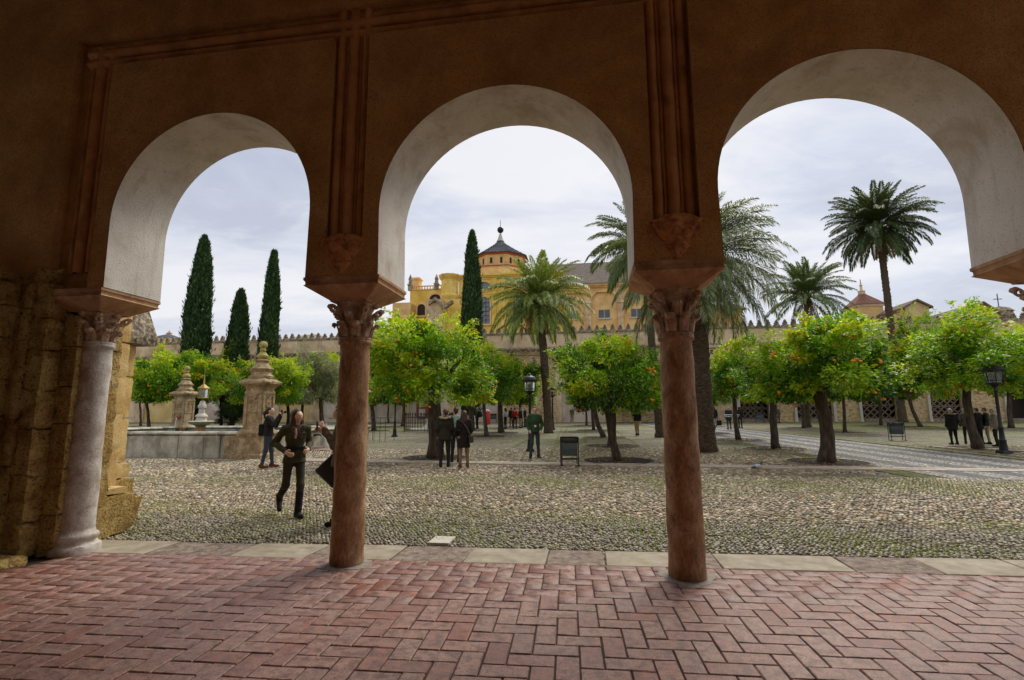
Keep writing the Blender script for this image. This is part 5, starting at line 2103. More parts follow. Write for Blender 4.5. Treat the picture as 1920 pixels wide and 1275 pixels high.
mb.lathe([(0.0, -rb_), (rb_ * .6, -rb_ * .8), (rb_ * .95, -rb_ * .3), (rb_ * .95, rb_ * .3), (rb_ * .6, rb_ * .8), (0.0, rb_)], 14, (uc, n_d, zf2))
mb.tube([(uc, n_d, zf2), (uc, n_d, zf3)], 0.05, 6)
mb.build('finial_ball', M['black_iron'], cat, smooth=True)

# long nave wing with tiled roof and blind arches
a, b, z = cbx(1030, 1318, 537, 1.5, 15, 'wing_wall', M['yellow_pale'])
mb = MB()
for (d, h0, h1) in ((0.12, -1.5, -1.3), (0.3, -0.6, -0.35), (0.55, -0.34, 0.0)):
    mb.box(a - .5, b + d, 1.5 - d, 1.55, z + h0, z + h1)
mb.build('wing_cornice', M['yellow_pale'], cat)
zt = CPx(1150, 492, 8)[1]
mb = MB()
mb.add([(a - 1, 0.7, z), (b + .8, 0.7, z), (b + .8, 15.8, z), (a - 1, 15.8, z), (a - 1, 8.2, zt), (b + .8, 8.2, zt)], [(0, 1, 5, 4), (2, 3, 4, 5), (1, 2, 5), (3, 0, 4), (3, 2, 1, 0)])
mb.build('wing_roof', M['roof_grey'], cat)
zai = CPx(1100, 578, 1.5)[1]
pit = CPx(1163, 560, 1.5)[0] - CPx(1103, 560, 1.5)[0]
u0 = CPx(1103, 560, 1.5)[0]
zat = CPx(1080, 548, 1.5)[1]
for k in range(-1, 4):
    ua, ub = u0 + k * pit, u0 + (k + 1) * pit
    hw = pit * 0.41
    mb = MB()
    arch_slab(mb, ua + .002, ub - .002, 8, z - 1.52, (ua + ub) / 2, hw, zat - hw, 1.5 - 0.45, 1.498, 0, soffit=True, n=16, stilt=2)
    mb.build('blind_arch', M['yellow_pale'], cat)
    mb = MB()
    mb.cbox(ua - 0.45, ua + 0.45, 0.75, 1.04, 8, zat - hw - 0.2, 0.05)
    mb.cbox(ua - 0.6, ua + 0.6, 0.62, 1.045, zat - hw - 0.19, zat - hw + 0.25, 0.05)
    mb.cbox(ua - 0.3, ua + 0.3, 0.85, 1.04, zat - hw + 0.26, z - 1.53, 0.05)
    mb.build('wing_pilaster', M['old_plaster'], cat)
    mb = MB()
    zw0, zw1 = CPx(1125, 598, 1.5)[1], CPx(1125, 583, 1.5)[1]
    c = (ua + ub) / 2
    mb.box(c - 0.9, c + 0.9, 1.40, 1.497, zw0, zw1)
    w_ = mb.build('window', M['glass_dark'], cat)
    mb = MB()
    mb.box(c - 0.05, c + 0.05, 1.36, 1.397, zw0, zw1)
    mb.box(c - 1.1, c + 1.1, 1.3, 1.495, zw0 - 0.25, zw0 - .002)
    mb.build('sill', M['white_marble'], w_)
# lower block at the far end of the wing
cbx(1318, 1392, 585, 3, 14, 'end_wall', M['yellow_pale'])
mb = MB()
a, z = CPx(1316, 585, 3)
b, _ = CPx(1395, 585, 3)
mb.add([(a, 2.6, z), (b + .4, 2.6, z), (b + .4, 14.3, z), (a, 14.3, z), (a, 8.5, z + 2), (b + .4, 8.5, z + 2)], [(0, 1, 5, 4), (2, 3, 4, 5), (1, 2, 5), (3, 0, 4), (3, 2, 1, 0)])
mb.build('end_roof', M['roof_grey'], cat)
# carved balcony block seen under the palm fronds
a, z = WP(1318, 652, -1.2)
b, _ = WP(1350, 652, -1.2)
zb = WP(1335, 672, -1.2)[1]
t = thing('stone_balcony', 'small stone box balcony with dark slots on the wall behind the thick palm trunk', 'balcony', (a * U2[0], WY + a * U2[1], 0), TH)
t.location = (a * U2[0] - 1.2 * N2[0], WY + a * U2[1] - 1.2 * N2[1], 0)
w = b - a
mb = MB()
mb.cbox(0, w, 0, 1.19, zb, z - 0.3, 0.05)
mb.cbox(-.2, w + .2, -.2, 1.19, z - 0.29, z, 0.05)
mb.cbox(-.15, w + .15, -.1, 1.19, zb - .3, zb - .003, 0.05)
mb.build('balcony_box', M['old_plaster'], t)
mb = MB()
for k in range(3):
    mb.box(w * (0.1 + .3 * k), w * (0.28 + .3 * k), -0.02, 0.1, zb + 0.25, z - 0.5)
mb.build('slots', M['dark_wood_gloom'], t)

# ================================================================== VEGETATION
def leaf_cloud(C, D, N_, L, W, rs, tint):
    """diamond leaves: centre-base C, direction D, approx normal N_"""
    n = len(C)
    D = D / np.linalg.norm(D, axis=1, keepdims=True)
    S = np.cross(D, N_)
    S /= np.linalg.norm(S, axis=1, keepdims=True) + 1e-9
    Nn = np.cross(S, D)
    L = L[:, None]
    W = W[:, None]
    V = np.zeros((n, 4, 3))
    V[:, 0] = C
    V[:, 1] = C + D * L * 0.45 + S * W * 0.5 + Nn * W * 0.22
    V[:, 2] = C + D * L
    V[:, 3] = C + D * L * 0.45 - S * W * 0.5 + Nn * W * 0.22
    Fq = np.arange(n * 4).reshape(-1, 4)
    return V.reshape(-1, 3), Fq, np.repeat(tint[:, None], 4, 1).reshape(-1, 3)


def citrus_crown(seed, nclump, nleaf, lsize, flatb=0.62, pal=None, loose=1.0, wfac=0.46):
    rs = np.random.RandomState(seed)
    d = rs.normal(size=(nclump * 3, 3))
    d /= np.linalg.norm(d, axis=1, keepdims=True)
    d = d[d[:, 2] > -0.75][:nclump]
    lump = 1 + 0.17 * np.sin(d[:, 0] * 3 + seed) + 0.15 * np.sin(d[:, 1] * 4 + seed * 2) + 0.12 * np.sin(d[:, 2] * 5 + seed) + rs.uniform(-.12, .16, len(d))
    r = rs.uniform(0.35, 0.86, len(d)) ** 0.6 * lump * 0.97
    c = d * r[:, None]
    c[:, 2] = np.maximum(c[:, 2], -flatb + 0.12)
    cr = (0.11 + 0.21 * rs.uniform(0, 1, len(c)) ** 1.2) * loose
    # colour of each clump: old dark leaves, mid green, young yellow green
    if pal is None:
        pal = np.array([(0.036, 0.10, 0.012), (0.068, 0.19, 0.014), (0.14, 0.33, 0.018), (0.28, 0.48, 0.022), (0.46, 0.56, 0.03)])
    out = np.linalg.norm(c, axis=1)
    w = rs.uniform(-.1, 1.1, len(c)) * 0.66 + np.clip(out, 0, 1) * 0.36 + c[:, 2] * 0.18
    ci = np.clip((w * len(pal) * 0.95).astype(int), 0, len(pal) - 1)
    idx = rs.randint(0, len(c), nleaf)
    nd = rs.normal(size=(nleaf, 3))
    nd /= np.linalg.norm(nd, axis=1, keepdims=True)
    rr = rs.uniform(0.25, 1.0, nleaf) ** 0.5
    P = c[idx] + nd * (cr[idx] * rr)[:, None] * np.array([1.15, 1.15, 0.85])
    # stray shoots
    st = rs.uniform(0, 1, nleaf) < 0.05
    P[st] += nd[st] * rs.uniform(0.03, 0.13, st.sum())[:, None]
    # leafy shoots sticking out of the clumps
    ns_ = 90
    si = rs.randint(0, len(c), ns_)
    sd_ = c[si] / (np.linalg.norm(c[si], axis=1, keepdims=True) + .1) + rs.normal(0, .5, (ns_, 3)) + np.array([0, 0, .35])
    sd_ /= np.linalg.norm(sd_, axis=1, keepdims=True)
    m_ = min(nleaf // 9, ns_ * 26)
    w_ = rs.randint(0, ns_, m_)
    P[:m_] = c[si[w_]] + sd_[w_] * (cr[si[w_]] + rs.uniform(-.04, .15, m_))[:, None] + rs.normal(0, .022, (m_, 3))
    idx[:m_] = si[w_]
    P[:, 2] = np.where(P[:, 2] < -flatb, -flatb + rs.uniform(-0.06, 0.08, nleaf), P[:, 2])
    D = nd * 0.75 + P * 0.45 + rs.normal(size=(nleaf, 3)) * 0.5
    D[:, 2] -= 0.28
    Nr = np.c_[rs.normal(0, 0.5, (nleaf, 2)), np.ones(nleaf)] + nd * 0.4
    L = lsize * rs.uniform(0.7, 1.3, nleaf)
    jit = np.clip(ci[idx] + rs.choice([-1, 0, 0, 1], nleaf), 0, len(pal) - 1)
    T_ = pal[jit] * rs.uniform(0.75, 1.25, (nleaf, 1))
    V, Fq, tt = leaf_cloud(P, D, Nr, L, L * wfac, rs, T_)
    return V, Fq, tt, c, cr


crowns = []
CR_N = 5
for s in range(CR_N):
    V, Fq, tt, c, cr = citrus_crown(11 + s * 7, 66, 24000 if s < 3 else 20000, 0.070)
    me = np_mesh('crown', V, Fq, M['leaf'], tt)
    # fruit near the surface of the clumps, in small bunches
    rs = np.random.RandomState(200 + s)
    mb = MB()
    tot = 0
    for k in range(80):
        q = rs.randint(len(c))
        if np.linalg.norm(c[q]) < 0.5:
            continue
        dd = c[q] / np.linalg.norm(c[q]) + rs.normal(0, .45, 3)
        dd /= np.linalg.norm(dd)
        p = c[q] + dd * cr[q] * 1.04
        for j in range(rs.choice([1, 2, 3, 4], p=[.35, .3, .2, .15])):
            o = p + rs.normal(0, 0.028, 3)
            r_ = 0.0205 * rs.uniform(0.85, 1.15)
            prof = [(0.0, -r_), (r_ * .75, -r_ * .65), (r_, 0), (r_ * .75, r_ * .65), (0.0, r_)]
            mb.lathe(prof, 7, tuple(o))
            tot += 1
    fo_ = mb.build('fruit', M['orange'], None, smooth=True, angle=None)
    fm = fo_.data
    bpy.data.objects.remove(fo_)
    crowns.append((me, fm))


def trunk_mesh(mb, base, top, r0, rnd, crown_c, crown_r, forks=4, bend=0.12, seg=9):
    n = 9
    pts, rad = [], []
    bx, by = rnd.uniform(-bend, bend), rnd.uniform(-bend, bend)
    for i in range(n):
        t = i / (n - 1)
        p = base.lerp(top, t)
        w = math.sin(t * PI)
        pts.append(p + Vector((bx * w + rnd.uniform(-.015, .015), by * w + rnd.uniform(-.015, .015), 0)))
        rad.append(r0 * 0.86 * (1.38 if i == 0 else 1.1 if i == 1 else 1.0 - 0.22 * t + (0.12 if i == n - 1 else 0)))
    mb.tube(pts, rad, seg, 0, 0.09, rnd)
    for k in range(forks):
        a = 2 * PI * (k + rnd.uniform(-.25, .25)) / forks
        e = Vector((crown_c.x + math.cos(a) * crown_r.x * 0.55, crown_c.y + math.sin(a) * crown_r.x * 0.55, crown_c.z + crown_r.z * rnd.uniform(-0.1, 0.35)))
        mid = top.lerp(e, 0.5) + Vector((0, 0, -0.12 * crown_r.z))
        r1 = r0 * rnd.uniform(0.42, 0.6)
        mb.tube([top - Vector((0, 0, .12)), top.lerp(mid, .5), mid, mid.lerp(e, .6), e], [r1, r1 * .9, r1 * .7, r1 * .45, r1 * .2], 6, 0, 0.08, rnd)
        for q in range(2):
            f = e + Vector((rnd.uniform(-.4, .4), rnd.uniform(-.4, .4), rnd.uniform(-.1, .4))) * crown_r.x * .6
            mb.tube([mid, mid.lerp(f, .5), f], [r1 * .45, r1 * .3, r1 * .1], 5)


tree_no = 0


def orange_tree(foot, box, label, r0=0.13, top=None, proto=None, depth=None, group='orange trees planted in rows in the courtyard', fruit=True, name='orange_tree', crown_data=None, pit=True, squash=0.9):
    """foot: pixel of the trunk base; box: x0, x1, ytop, ybottom of the crown in the photograph"""
    global tree_no
    k = tree_no
    tree_no += 1
    rnd = random.Random(300 + k)
    g = ground(*foot)
    Y = g.y
    x0, x1, yt, yb = box
    L_ = at(x0, (yt + yb) / 2, Y)
    R_ = at(x1, (yt + yb) / 2, Y)
    zt = at((x0 + x1) / 2, yt, Y).z
    zb = at((x0 + x1) / 2, yb, Y).z
    cx = (L_.x + R_.x) / 2
    rx = (R_.x - L_.x) / 2 * 1.06
    flatb = 0.62
    rz_ = (zt - zb) / (1.0 + flatb) * 0.93
    cz_ = zb + flatb * (zt - zb) / (1.0 + flatb) - 0.09 * rz_
    t = thing(name, label, 'tree', (g.x, g.y, g.z), 0, group)
    cc = Vector((cx - g.x, 0, cz_ - g.z))
    cr_ = Vector((rx, rx * squash, rz_))
    mb = MB()
    fork = Vector(((top[0] if top else cc.x * 0.6), 0, (zb - g.z) + rz_ * 0.10)) if True else None
    if top:
        fork.x = at(top[0], top[1], Y).x - g.x
        fork.z = at(top[0], top[1], Y).z - g.z
    trunk_mesh(mb, Vector((0, 0, -0.1)), fork, r0, rnd, cc, cr_, 4)
    mb.build('trunk', M['bark'], t, smooth=True, angle=None)
    cm, fm = crowns[(proto if proto is not None else k) % CR_N]
    if crown_data:
        cm, fm = crown_data
    rot = rnd.uniform(0, 2 * PI)
    s = (cr_.x * 1.0, cr_.y * 1.0, cr_.z * 1.0)
    for nm, me in (('crown', cm), ('fruit', fm)):
        if me is None or (nm == 'fruit' and not fruit):
            continue
        o = link(nm, me, t, cc, rot)
        # rotation then non-uniform scale would shear: keep the plan round and scale only the height
        q = (cr_.x + cr_.y) / 2
        o.scale = (cr_.x, cr_.x * squash, cr_.z) if abs(squash - 1) < 0.2 else (q, q, cr_.z)
        if nm == 'fruit':
            o['kind'] = 'stuff'
    if pit:
        mb = MB()
        pr = 1.15 if Y < 22 else 1.25
        vs = [(0, 0, 0.014)] + [(pr * math.cos(2 * PI * j / 28) * (1 + 0.03 * math.sin(j * 2.3)), pr * math.sin(2 * PI * j / 28), 0.014 - 0.0 + SLOPE * (pr * math.sin(2 * PI * j / 28) if Y > FLAT else 0)) for j in range(28)]
        # flat earth disc, its colour darkened for a sunken pit's shade, low stone rim
        mb.add(vs, [(0, 1 + j, 1 + (j + 1) % 28) for j in range(28)], 0)
        o_, i_ = [], []
        for j in range(28):
            c_, s_ = math.cos(2 * PI * j / 28), math.sin(2 * PI * j / 28)
            dz = SLOPE * s_ * pr if Y > FLAT else 0
            o_.append(((pr + .10) * c_, (pr + .10) * s_, dz - 0.02))
            i_.append(((pr + .07) * c_, (pr + .07) * s_, dz + 0.035))
            i_.append((pr * .985 * c_, pr * .985 * s_, dz + 0.028))
        vs = o_ + i_
        fs = []
        for j in range(28):
            j2 = (j + 1) % 28
            fs.append((j, j2, 28 + 2 * j2, 28 + 2 * j))
            fs.append((28 + 2 * j, 28 + 2 * j2, 29 + 2 * j2, 29 + 2 * j))
        mb.add(vs, fs, 1)
        p = mb.build('tree_pit', [M['soil'], M['slab_dark']])
        p.location = (g.x, g.y, g.z - 0.012)
        structure(p)
    return t


OT = orange_tree
OT((814, 857), (690, 908, 578, 748), 'large orange tree whose thick trunk stands beside the couple in dark coats', 0.30, (812, 722), 0)
OT((1158, 866), (1040, 1236, 597, 765), 'orange tree full of fruit just past the bin with a slender leaning trunk', 0.16, (1137, 765), 1)
OT((1548, 872), (1420, 1655, 578, 748), 'big orange tree with dark forked trunk beside the pigeon and the striped path', 0.26, (1532, 735), 2)
OT((1834, 850), (1705, 1945, 590, 738), 'wide orange tree whose pale trunk stands among the group of elderly visitors', 0.20, (1812, 705), 3)
OT((1383, 829), (1318, 1448, 640, 750), 'orange tree with slim trunk between the thick palm and the striped path', 0.15, (1376, 735), 4)
OT((1453, 846), (1388, 1518, 640, 752), 'orange tree with dark upright trunk on the near side of the striped path', 0.18, (1450, 735), 0)
OT((1583, 817), (1520, 1640, 655, 752), 'orange tree with thin straight trunk just beyond the striped path', 0.13, (1580, 745), 1)
OT((1650, 804), (1596, 1706, 655, 752), 'orange tree standing in front of the lattice gate beside the green bin', 0.15, (1645, 752), 2)
OT((1726, 808), (1655, 1800, 602, 748), 'orange tree with strongly leaning trunk past the green bin', 0.17, (1702, 745), 3)
OT((1762, 795), (1725, 1812, 662, 750), 'slender orange tree in front of the lattice gate next to the elderly group', 0.10, (1761, 742), 4)
OT((1505, 808), (1448, 1560, 662, 752), 'orange tree with leaning trunk next to the red backpack', 0.14, (1500, 748), 0)
OT((1411, 795), (1368, 1458, 676, 755), 'far orange tree whose trunk crosses the lattice gate by the grey bin', 0.20, (1411, 748), 1)
OT((1565, 795), (1528, 1610, 680, 750), 'far orange tree with a pale trunk beside the seated visitor in white', 0.12, (1563, 748), 2)
OT((1895, 812), (1850, 1990, 630, 748), 'orange tree at the picture edge behind the street lamp', 0.2, (1892, 745), 3)
OT((1330, 816), (1300, 1372, 690, 762), 'small pale-trunked orange tree with spreading boughs beside the thick palm', 0.18, (1331, 764), 4)
OT((1146, 838), (1075, 1232, 645, 758), 'second orange tree of the receding row behind the slender leaning trunk', 0.24, (1148, 760), 2)
OT((1132, 822), (1075, 1195, 672, 757), 'third orange tree of the receding row past the bin', 0.17, (1112, 755), 3)
OT((1112, 808), (1068, 1165, 688, 757), 'fourth orange tree of the receding row past the bin', 0.14, (1108, 755), 4)
OT((1098, 799), (1065, 1140, 700, 757), 'last and farthest orange tree of the receding row past the bin', 0.12, (1096, 755), 0)
OT((1193, 795), (1150, 1240, 690, 757), 'dark-trunked orange tree behind the visitor in beige trousers', 0.28, (1193, 755), 1)
OT((911, 818), (850, 972, 642, 747), 'orange tree with thin dark trunk beside the red bin', 0.15, (905, 747), 4)
OT((938, 811), (892, 1014, 655, 752), 'orange tree beside the group gathered by the lamp', 0.24, (937, 745), 1)
OT((976, 800), (930, 1012, 680, 756), 'orange tree directly behind the gathered group', 0.16, (972, 750), 2)
OT((883, 806), (838, 930, 660, 748), 'twin-trunked orange tree beside the man with the backpack', 0.26, (880, 742), 0)
OT((870, 803), (828, 905, 675, 750), 'orange tree just behind the twin trunks and the backpack man', 0.14, (873, 745), 3)
OT((700, 805), (668, 752, 655, 752), 'orange tree beside the reddish column behind the iron tree guard', 0.22, (696, 750), 1)
OT((727, 791), (690, 762, 676, 752), 'slim orange tree between the tree guard and the lamp post', 0.13, (729, 748), 2)
OT((753, 797), (722, 806, 668, 750), 'orange tree at the edge of the railed enclosure', 0.20, (755, 745), 4)
OT((262, 792), (236, 302, 660, 740), 'orange tree glimpsed past the buttress', 0.13, (260, 742), 0, squash=1.0)
OT((278, 796), (246, 322, 648, 742), 'orange tree between the buttress and the carved pillar with the red mask', 0.17, (273, 742), 1)
OT((326, 800), (266, 402, 636, 742), 'largest orange tree behind the fountain with dark forked trunk beside the masked pillar', 0.32, (330, 720), 2)
OT((413, 795), (378, 478, 650, 745), 'orange tree behind the golden lantern of the fountain', 0.15, (412, 742), 3)
OT((342, 796), (330, 420, 668, 742), 'orange tree with thin trunk just behind the forked one at the fountain', 0.10, (341, 742), 4)
OT((508, 800), (448, 556, 655, 748), 'orange tree behind the man with the camera', 0.22, (508, 742), 0)
OT((538, 794), (500, 585, 655, 748), 'orange tree between the walking woman and the olive tree', 0.2, (537, 745), 1)
OT((565, 792), (545, 640, 650, 742), 'orange tree behind the silvery olive crown', 0.2, (567, 745), 2)

OT((1608, 796), (1560, 1668, 668, 756), 'low full orange tree filling the gap beyond the striped path', 0.16, (1607, 750), 0)
OT((1800, 797), (1752, 1868, 655, 757), 'orange tree standing behind the elderly group before the lattice gate', 0.16, (1798, 750), 2)
OT((1690, 792), (1640, 1745, 676, 757), 'distant orange tree beside the base of the tallest palm', 0.14, (1672, 750), 1)

# olive tree
pal_o = np.array([(0.085, 0.11, 0.055), (0.12, 0.15, 0.085), (0.17, 0.205, 0.125), (0.23, 0.26, 0.18), (0.28, 0.31, 0.23)])
V, Fq, tt, c, cr = citrus_crown(91, 70, 22000, 0.075, 0.6, pal_o, 1.15, 0.26)
olive = np_mesh('crown', V, Fq, M['leaf'], tt)
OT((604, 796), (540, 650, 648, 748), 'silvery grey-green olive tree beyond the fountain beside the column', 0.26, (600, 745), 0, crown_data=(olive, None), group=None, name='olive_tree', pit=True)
# clipped dark bushes behind the fountain
pal_b = np.array([(0.018, 0.035, 0.010), (0.025, 0.05, 0.012), (0.035, 0.065, 0.018), (0.05, 0.085, 0.02)])
V, Fq, tt, c, cr = citrus_crown(97, 90, 20000, 0.05, 0.85, pal_b, 1.0, 0.5)
bushm = np_mesh('foliage', V, Fq, M['leaf'], tt)


def bush(px, py, x0, x1, yt, label, sc=1.0):
    g = ground(px, py)
    a, b = at(x0, py - 20, g.y).x, at(x1, py - 20, g.y).x
    zt = at(px, yt, g.y).z
    t = thing('round_bush', label, 'bush', g)
    hh = (zt - g.z)
    o = link('foliage', bushm, t, ((a + b) / 2 - g.x, 0, hh * 0.47), px * 0.37)
    o.scale = ((b - a) / 2, (b - a) / 2, hh * 0.53)
    mb = MB()
    mb.tube([(0, 0, -.1), (0, 0, hh * .6)], [0.12, 0.05], 7)
    mb.build('stem', M['bark'], t)


bush(432, 797, 402, 462, 742, 'rounded dark bush between the golden lantern and the near fountain pillar')
bush(356, 795, 338, 378, 742, 'dark bush between the masked pillar and the white pedestal')


# ---- cypresses
def cypress_mesh(seed, n=17000):
    rs = np.random.RandomState(seed)
    z = rs.uniform(0, 1, n) ** 0.92
    prof = np.interp(z, [0, 0.06, 0.2, 0.45, 0.7, 0.88, 0.96, 1.0], [0.62, 0.88, 1.0, 0.95, 0.78, 0.48, 0.24, 0.03])
    th = rs.uniform(0, 2 * PI, n)
    wob = 1 + 0.10 * np.sin(th * 3 + z * 14 + seed) + 0.07 * np.sin(th * 5 - z * 31)
    rr = prof * wob * rs.uniform(0.80, 1.0, n)
    st = rs.uniform(0, 1, n) < 0.06
    rr[st] *= rs.uniform(1.05, 1.38, st.sum())
    P = np.c_[rr * np.cos(th), rr * np.sin(th), z]
    D = np.c_[np.cos(th) * 0.30, np.sin(th) * 0.30, np.full(n, 1.0)] + rs.normal(0, 0.22, (n, 3))
    D2 = D.copy()
    Nr = np.c_[np.cos(th), np.sin(th), np.full(n, 0.2)] + rs.normal(0, 0.5, (n, 3))
    return P, D2, Nr, rs


CYP = {}


def cypress(px, py, x0, x1, yt, label, seed, Y):
    rs0 = None
    foot = at(px, py, Y)
    g = Vector((foot.x, Y, gz(Y)))
    r_ = (at(x1, (yt + py) / 2, Y).x - at(x0, (yt + py) / 2, Y).x) / 2
    H = at(px, yt, Y).z - g.z
    t = thing('cypress_tree', label, 'cypress', g, 0, 'tall slender cypresses above the courtyard wall')
    P, D, Nr, rs = cypress_mesh(seed)
    P = P * np.array([r_, r_, H - 0.8]) + np.array([0, 0, 0.8])
    n = len(P)
    L = rs.uniform(0.28, 0.55, n)
    pal = np.array([(0.018, 0.042, 0.018), (0.032, 0.070, 0.026), (0.055, 0.105, 0.034), (0.095, 0.155, 0.05)])
    T_ = pal[rs.randint(0, 4, n)] * rs.uniform(0.7, 1.3, (n, 1))
    V, Fq, tt = leaf_cloud(P, D, Nr, L, L * 0.34, rs, T_)
    link('foliage', np_mesh('foliage', V, Fq, M['needle'], tt), t)
    mb = MB()
    mb.tube([(0, 0, -.1), (0, 0, 1.0), (0, 0, H * .9)], [0.28, 0.24, 0.04], 8)
    mb.build('trunk', M['bark'], t)


cypress(365, 660, 343, 387, 441, 'thickest tall cypress standing over the fountain beside the white pedestal', 1, 48)
cypress(444, 660, 426, 462, 542, 'shortest cypress between two taller ones', 2, 50)
cypress(502, 660, 487, 517, 470, 'slim tall cypress above the near carved fountain pillar', 3, 49)
cypress(884, 650, 867, 905, 436, 'tall cypress standing against the yellow cathedral front', 4, 54)


# ---- palms
def frond_mesh(seed, a0, a1, L, nl=84, lw=0.035, ll=0.5, droop=0.35, colr=((0.06, 0.12, 0.035), (0.20, 0.27, 0.09))):
    """frond along +X, elevation angle going from a0 to a1 (degrees)"""
    rs = np.random.RandomState(seed)
    n = 16
    p = np.zeros(3)
    pts = [p.copy()]
    dirs = []
    for i in range(n):
        t = (i + 0.5) / n
        a = R(a0 + (a1 - a0) * t ** 1.25)
        d = np.array([math.cos(a), 0, math.sin(a)])
        dirs.append(d)
        p = p + d * L / n
        pts.append(p.copy())
    pts = np.array(pts)
    sway = rs.uniform(-0.10, 0.10) * L
    tt_ = np.linspace(0, 1, n + 1)
    pts[:, 1] += sway * tt_ ** 2
    V, Fq, col = [], [], []
    # rachis: thin tapering box strip
    for i in range(n + 1):
        w = 0.030 * L / 4 * (1.2 - tt_[i])
        V += [pts[i] + [0, w, 0], pts[i] + [0, 0, w * .8], pts[i] + [0, -w, 0], pts[i] + [0, 0, -w * .8]]
        col += [(0.16, 0.15, 0.05)] * 4
    for i in range(n):
        for j in range(4):
            Fq.append((i * 4 + j, i * 4 + (j + 1) % 4, i * 4 + 4 + (j + 1) % 4, i * 4 + 4 + j))
    for k in range(nl * 2):
        s = 1 if k % 2 else -1
        t = 0.16 + 0.84 * ((k // 2) + rs.uniform(0, 0.6)) / nl
        t = min(t, 0.995)
        i = min(int(t * n), n - 1)
        f = t * n - i
        b = pts[i] * (1 - f) + pts[i + 1] * f
        d = dirs[i]
        up = np.cross(d, [0, 1, 0]); up = -up if up[2] < 0 and abs(d[2]) < .9 else up
        side = np.array([0, s, 0])
        fw_ = 0.55 + 0.6 * t
        vv = side * 1.0 + d * fw_ + up * rs.uniform(0.05, 0.45) + rs.normal(0, .08, 3)
        vv /= np.linalg.norm(vv)
        ln = ll * math.sin(PI * (0.14 + 0.80 * t)) ** 0.7 * rs.uniform(0.85, 1.1)
        mid = b + vv * ln * 0.55
        tip = b + vv * ln + np.array([0, 0, -droop * ln * rs.uniform(0.5, 1.2)])
        wv = np.cross(vv, up + rs.normal(0, .4, 3))
        wv /= np.linalg.norm(wv) + 1e-9
        o = len(V)
        V += [b, mid + wv * lw * .5, tip, mid - wv * lw * .5]
        Fq.append((o, o + 1, o + 2, o + 3))
        c = np.array(colr[0]) + (np.array(colr[1]) - np.array(colr[0])) * rs.uniform(0, 1)
        col += [tuple(c)] * 4
    return np_mesh('frond', np.array(V), np.array(Fq), M['palm_leaf'], np.array(col))


def palm(foot, Y, crown_px, R_px, label, seed, tr=0.24, spec=None, nf=56, bulge=1.25, ll=0.5, colr=None, lw=0.035, tube_seg=26, dead=9):
    g = ground(*foot) if Y is None else Vector((at(*foot, Y).x, Y, gz(Y)))
    Y = g.y
    c = at(crown_px[0], crown_px[1], Y)
    Rr = (at(crown_px[0] + R_px, crown_px[1], Y).x - c.x)
    H = c.z - g.z
    dx = c.x - g.x
    t = thing('palm_tree', label, 'palm tree', g, 0, 'date palms in the courtyard')
    rnd = random.Random(seed)
    mb = MB()
    pts, rad = [], []
    n = max(24, int(H / 0.2))
    for i in range(n + 1):
        s = i / n
        x = dx * (s ** 1.4)
        pts.append((x, 0.06 * math.sin(s * 5), H * s - 0.1))
        rr = tr * (1.25 if s < 0.02 else 1.08 if s < 0.06 else 1.0) * (1 - 0.12 * s) * (1 + (0.05 if i % 2 else -0.03))
        if s > 0.9:
            rr *= 1 + (s - 0.9) * bulge * 3
        rad.append(rr)
    mb.tube(pts, rad, 14, 0, 0.10, rnd)
    mb.build('trunk', M['palm_bark'], t, smooth=True, angle=None)
    # crown boss with cut frond bases
    mb = MB()
    for k in range(34):
        a = rnd.uniform(0, 2 * PI)
        z = -rnd.uniform(0.05, 1.1)
        e = rnd.uniform(0.7, 1.2)
        p0 = Vector((dx + math.cos(a) * tr * .7, math.sin(a) * tr * .7, H + z))
        p1 = p0 + Vector((math.cos(a) * .22, math.sin(a) * .22, .34 * e))
        mb.tube([p0, p1], [0.07, 0.035], 5)
    mb.build('cut_frond_bases', M['palm_bark'], t)
    fams = spec or [(80, 45, .82, .14), (62, 5, .95, .22), (42, -30, 1.0, .26), (15, -60, 0.97, .22), (-20, -80, .85, .16)]
    kw = dict(colr=colr) if colr else {}
    ms = []
    for q, (a0, a1, lf, w) in enumerate(fams):
        ms.append([frond_mesh(seed * 31 + q * 3 + v, a0, a1, Rr * lf * 1.18, ll=ll, lw=lw, droop=0.25 + 0.12 * q, **kw) for v in range(2)])
    i = 0
    for q, (a0, a1, lf, w) in enumerate(fams):
        m = max(5, int(nf * w))
        for k in range(m):
            a = 2 * PI * (k + rnd.uniform(-.35, .35)) / m + q * 1.3
            o = link('frond', ms[q][k % 2], t)
            o.location = (dx + math.cos(a) * tr * .4, math.sin(a) * tr * .4, H - 0.06 * q)
            o.rotation_euler = (rnd.uniform(-.25, .25), rnd.uniform(-.12, .14), a)
            s = rnd.uniform(.86, 1.08)
            o.scale = (s, s, s)
            i += 1
    if dead:
        dm = frond_mesh(seed * 31 + 77, -35, -86, Rr * .8, nl=40, ll=ll * .8, lw=lw * .8, droop=.6, colr=((0.16, 0.10, 0.045), (0.34, 0.24, 0.12)))
        for k in range(dead):
            a = 2 * PI * (k + rnd.uniform(-.4, .4)) / dead
            o = link('dead_frond', dm, t)
            o.location = (dx + math.cos(a) * tr * .5, math.sin(a) * tr * .5, H - 0.5)
            o.rotation_euler = (rnd.uniform(-.3, .3), rnd.uniform(0, .25), a)
            s = rnd.uniform(.7, 1.0)
            o.scale = (s, s, s)
    return t


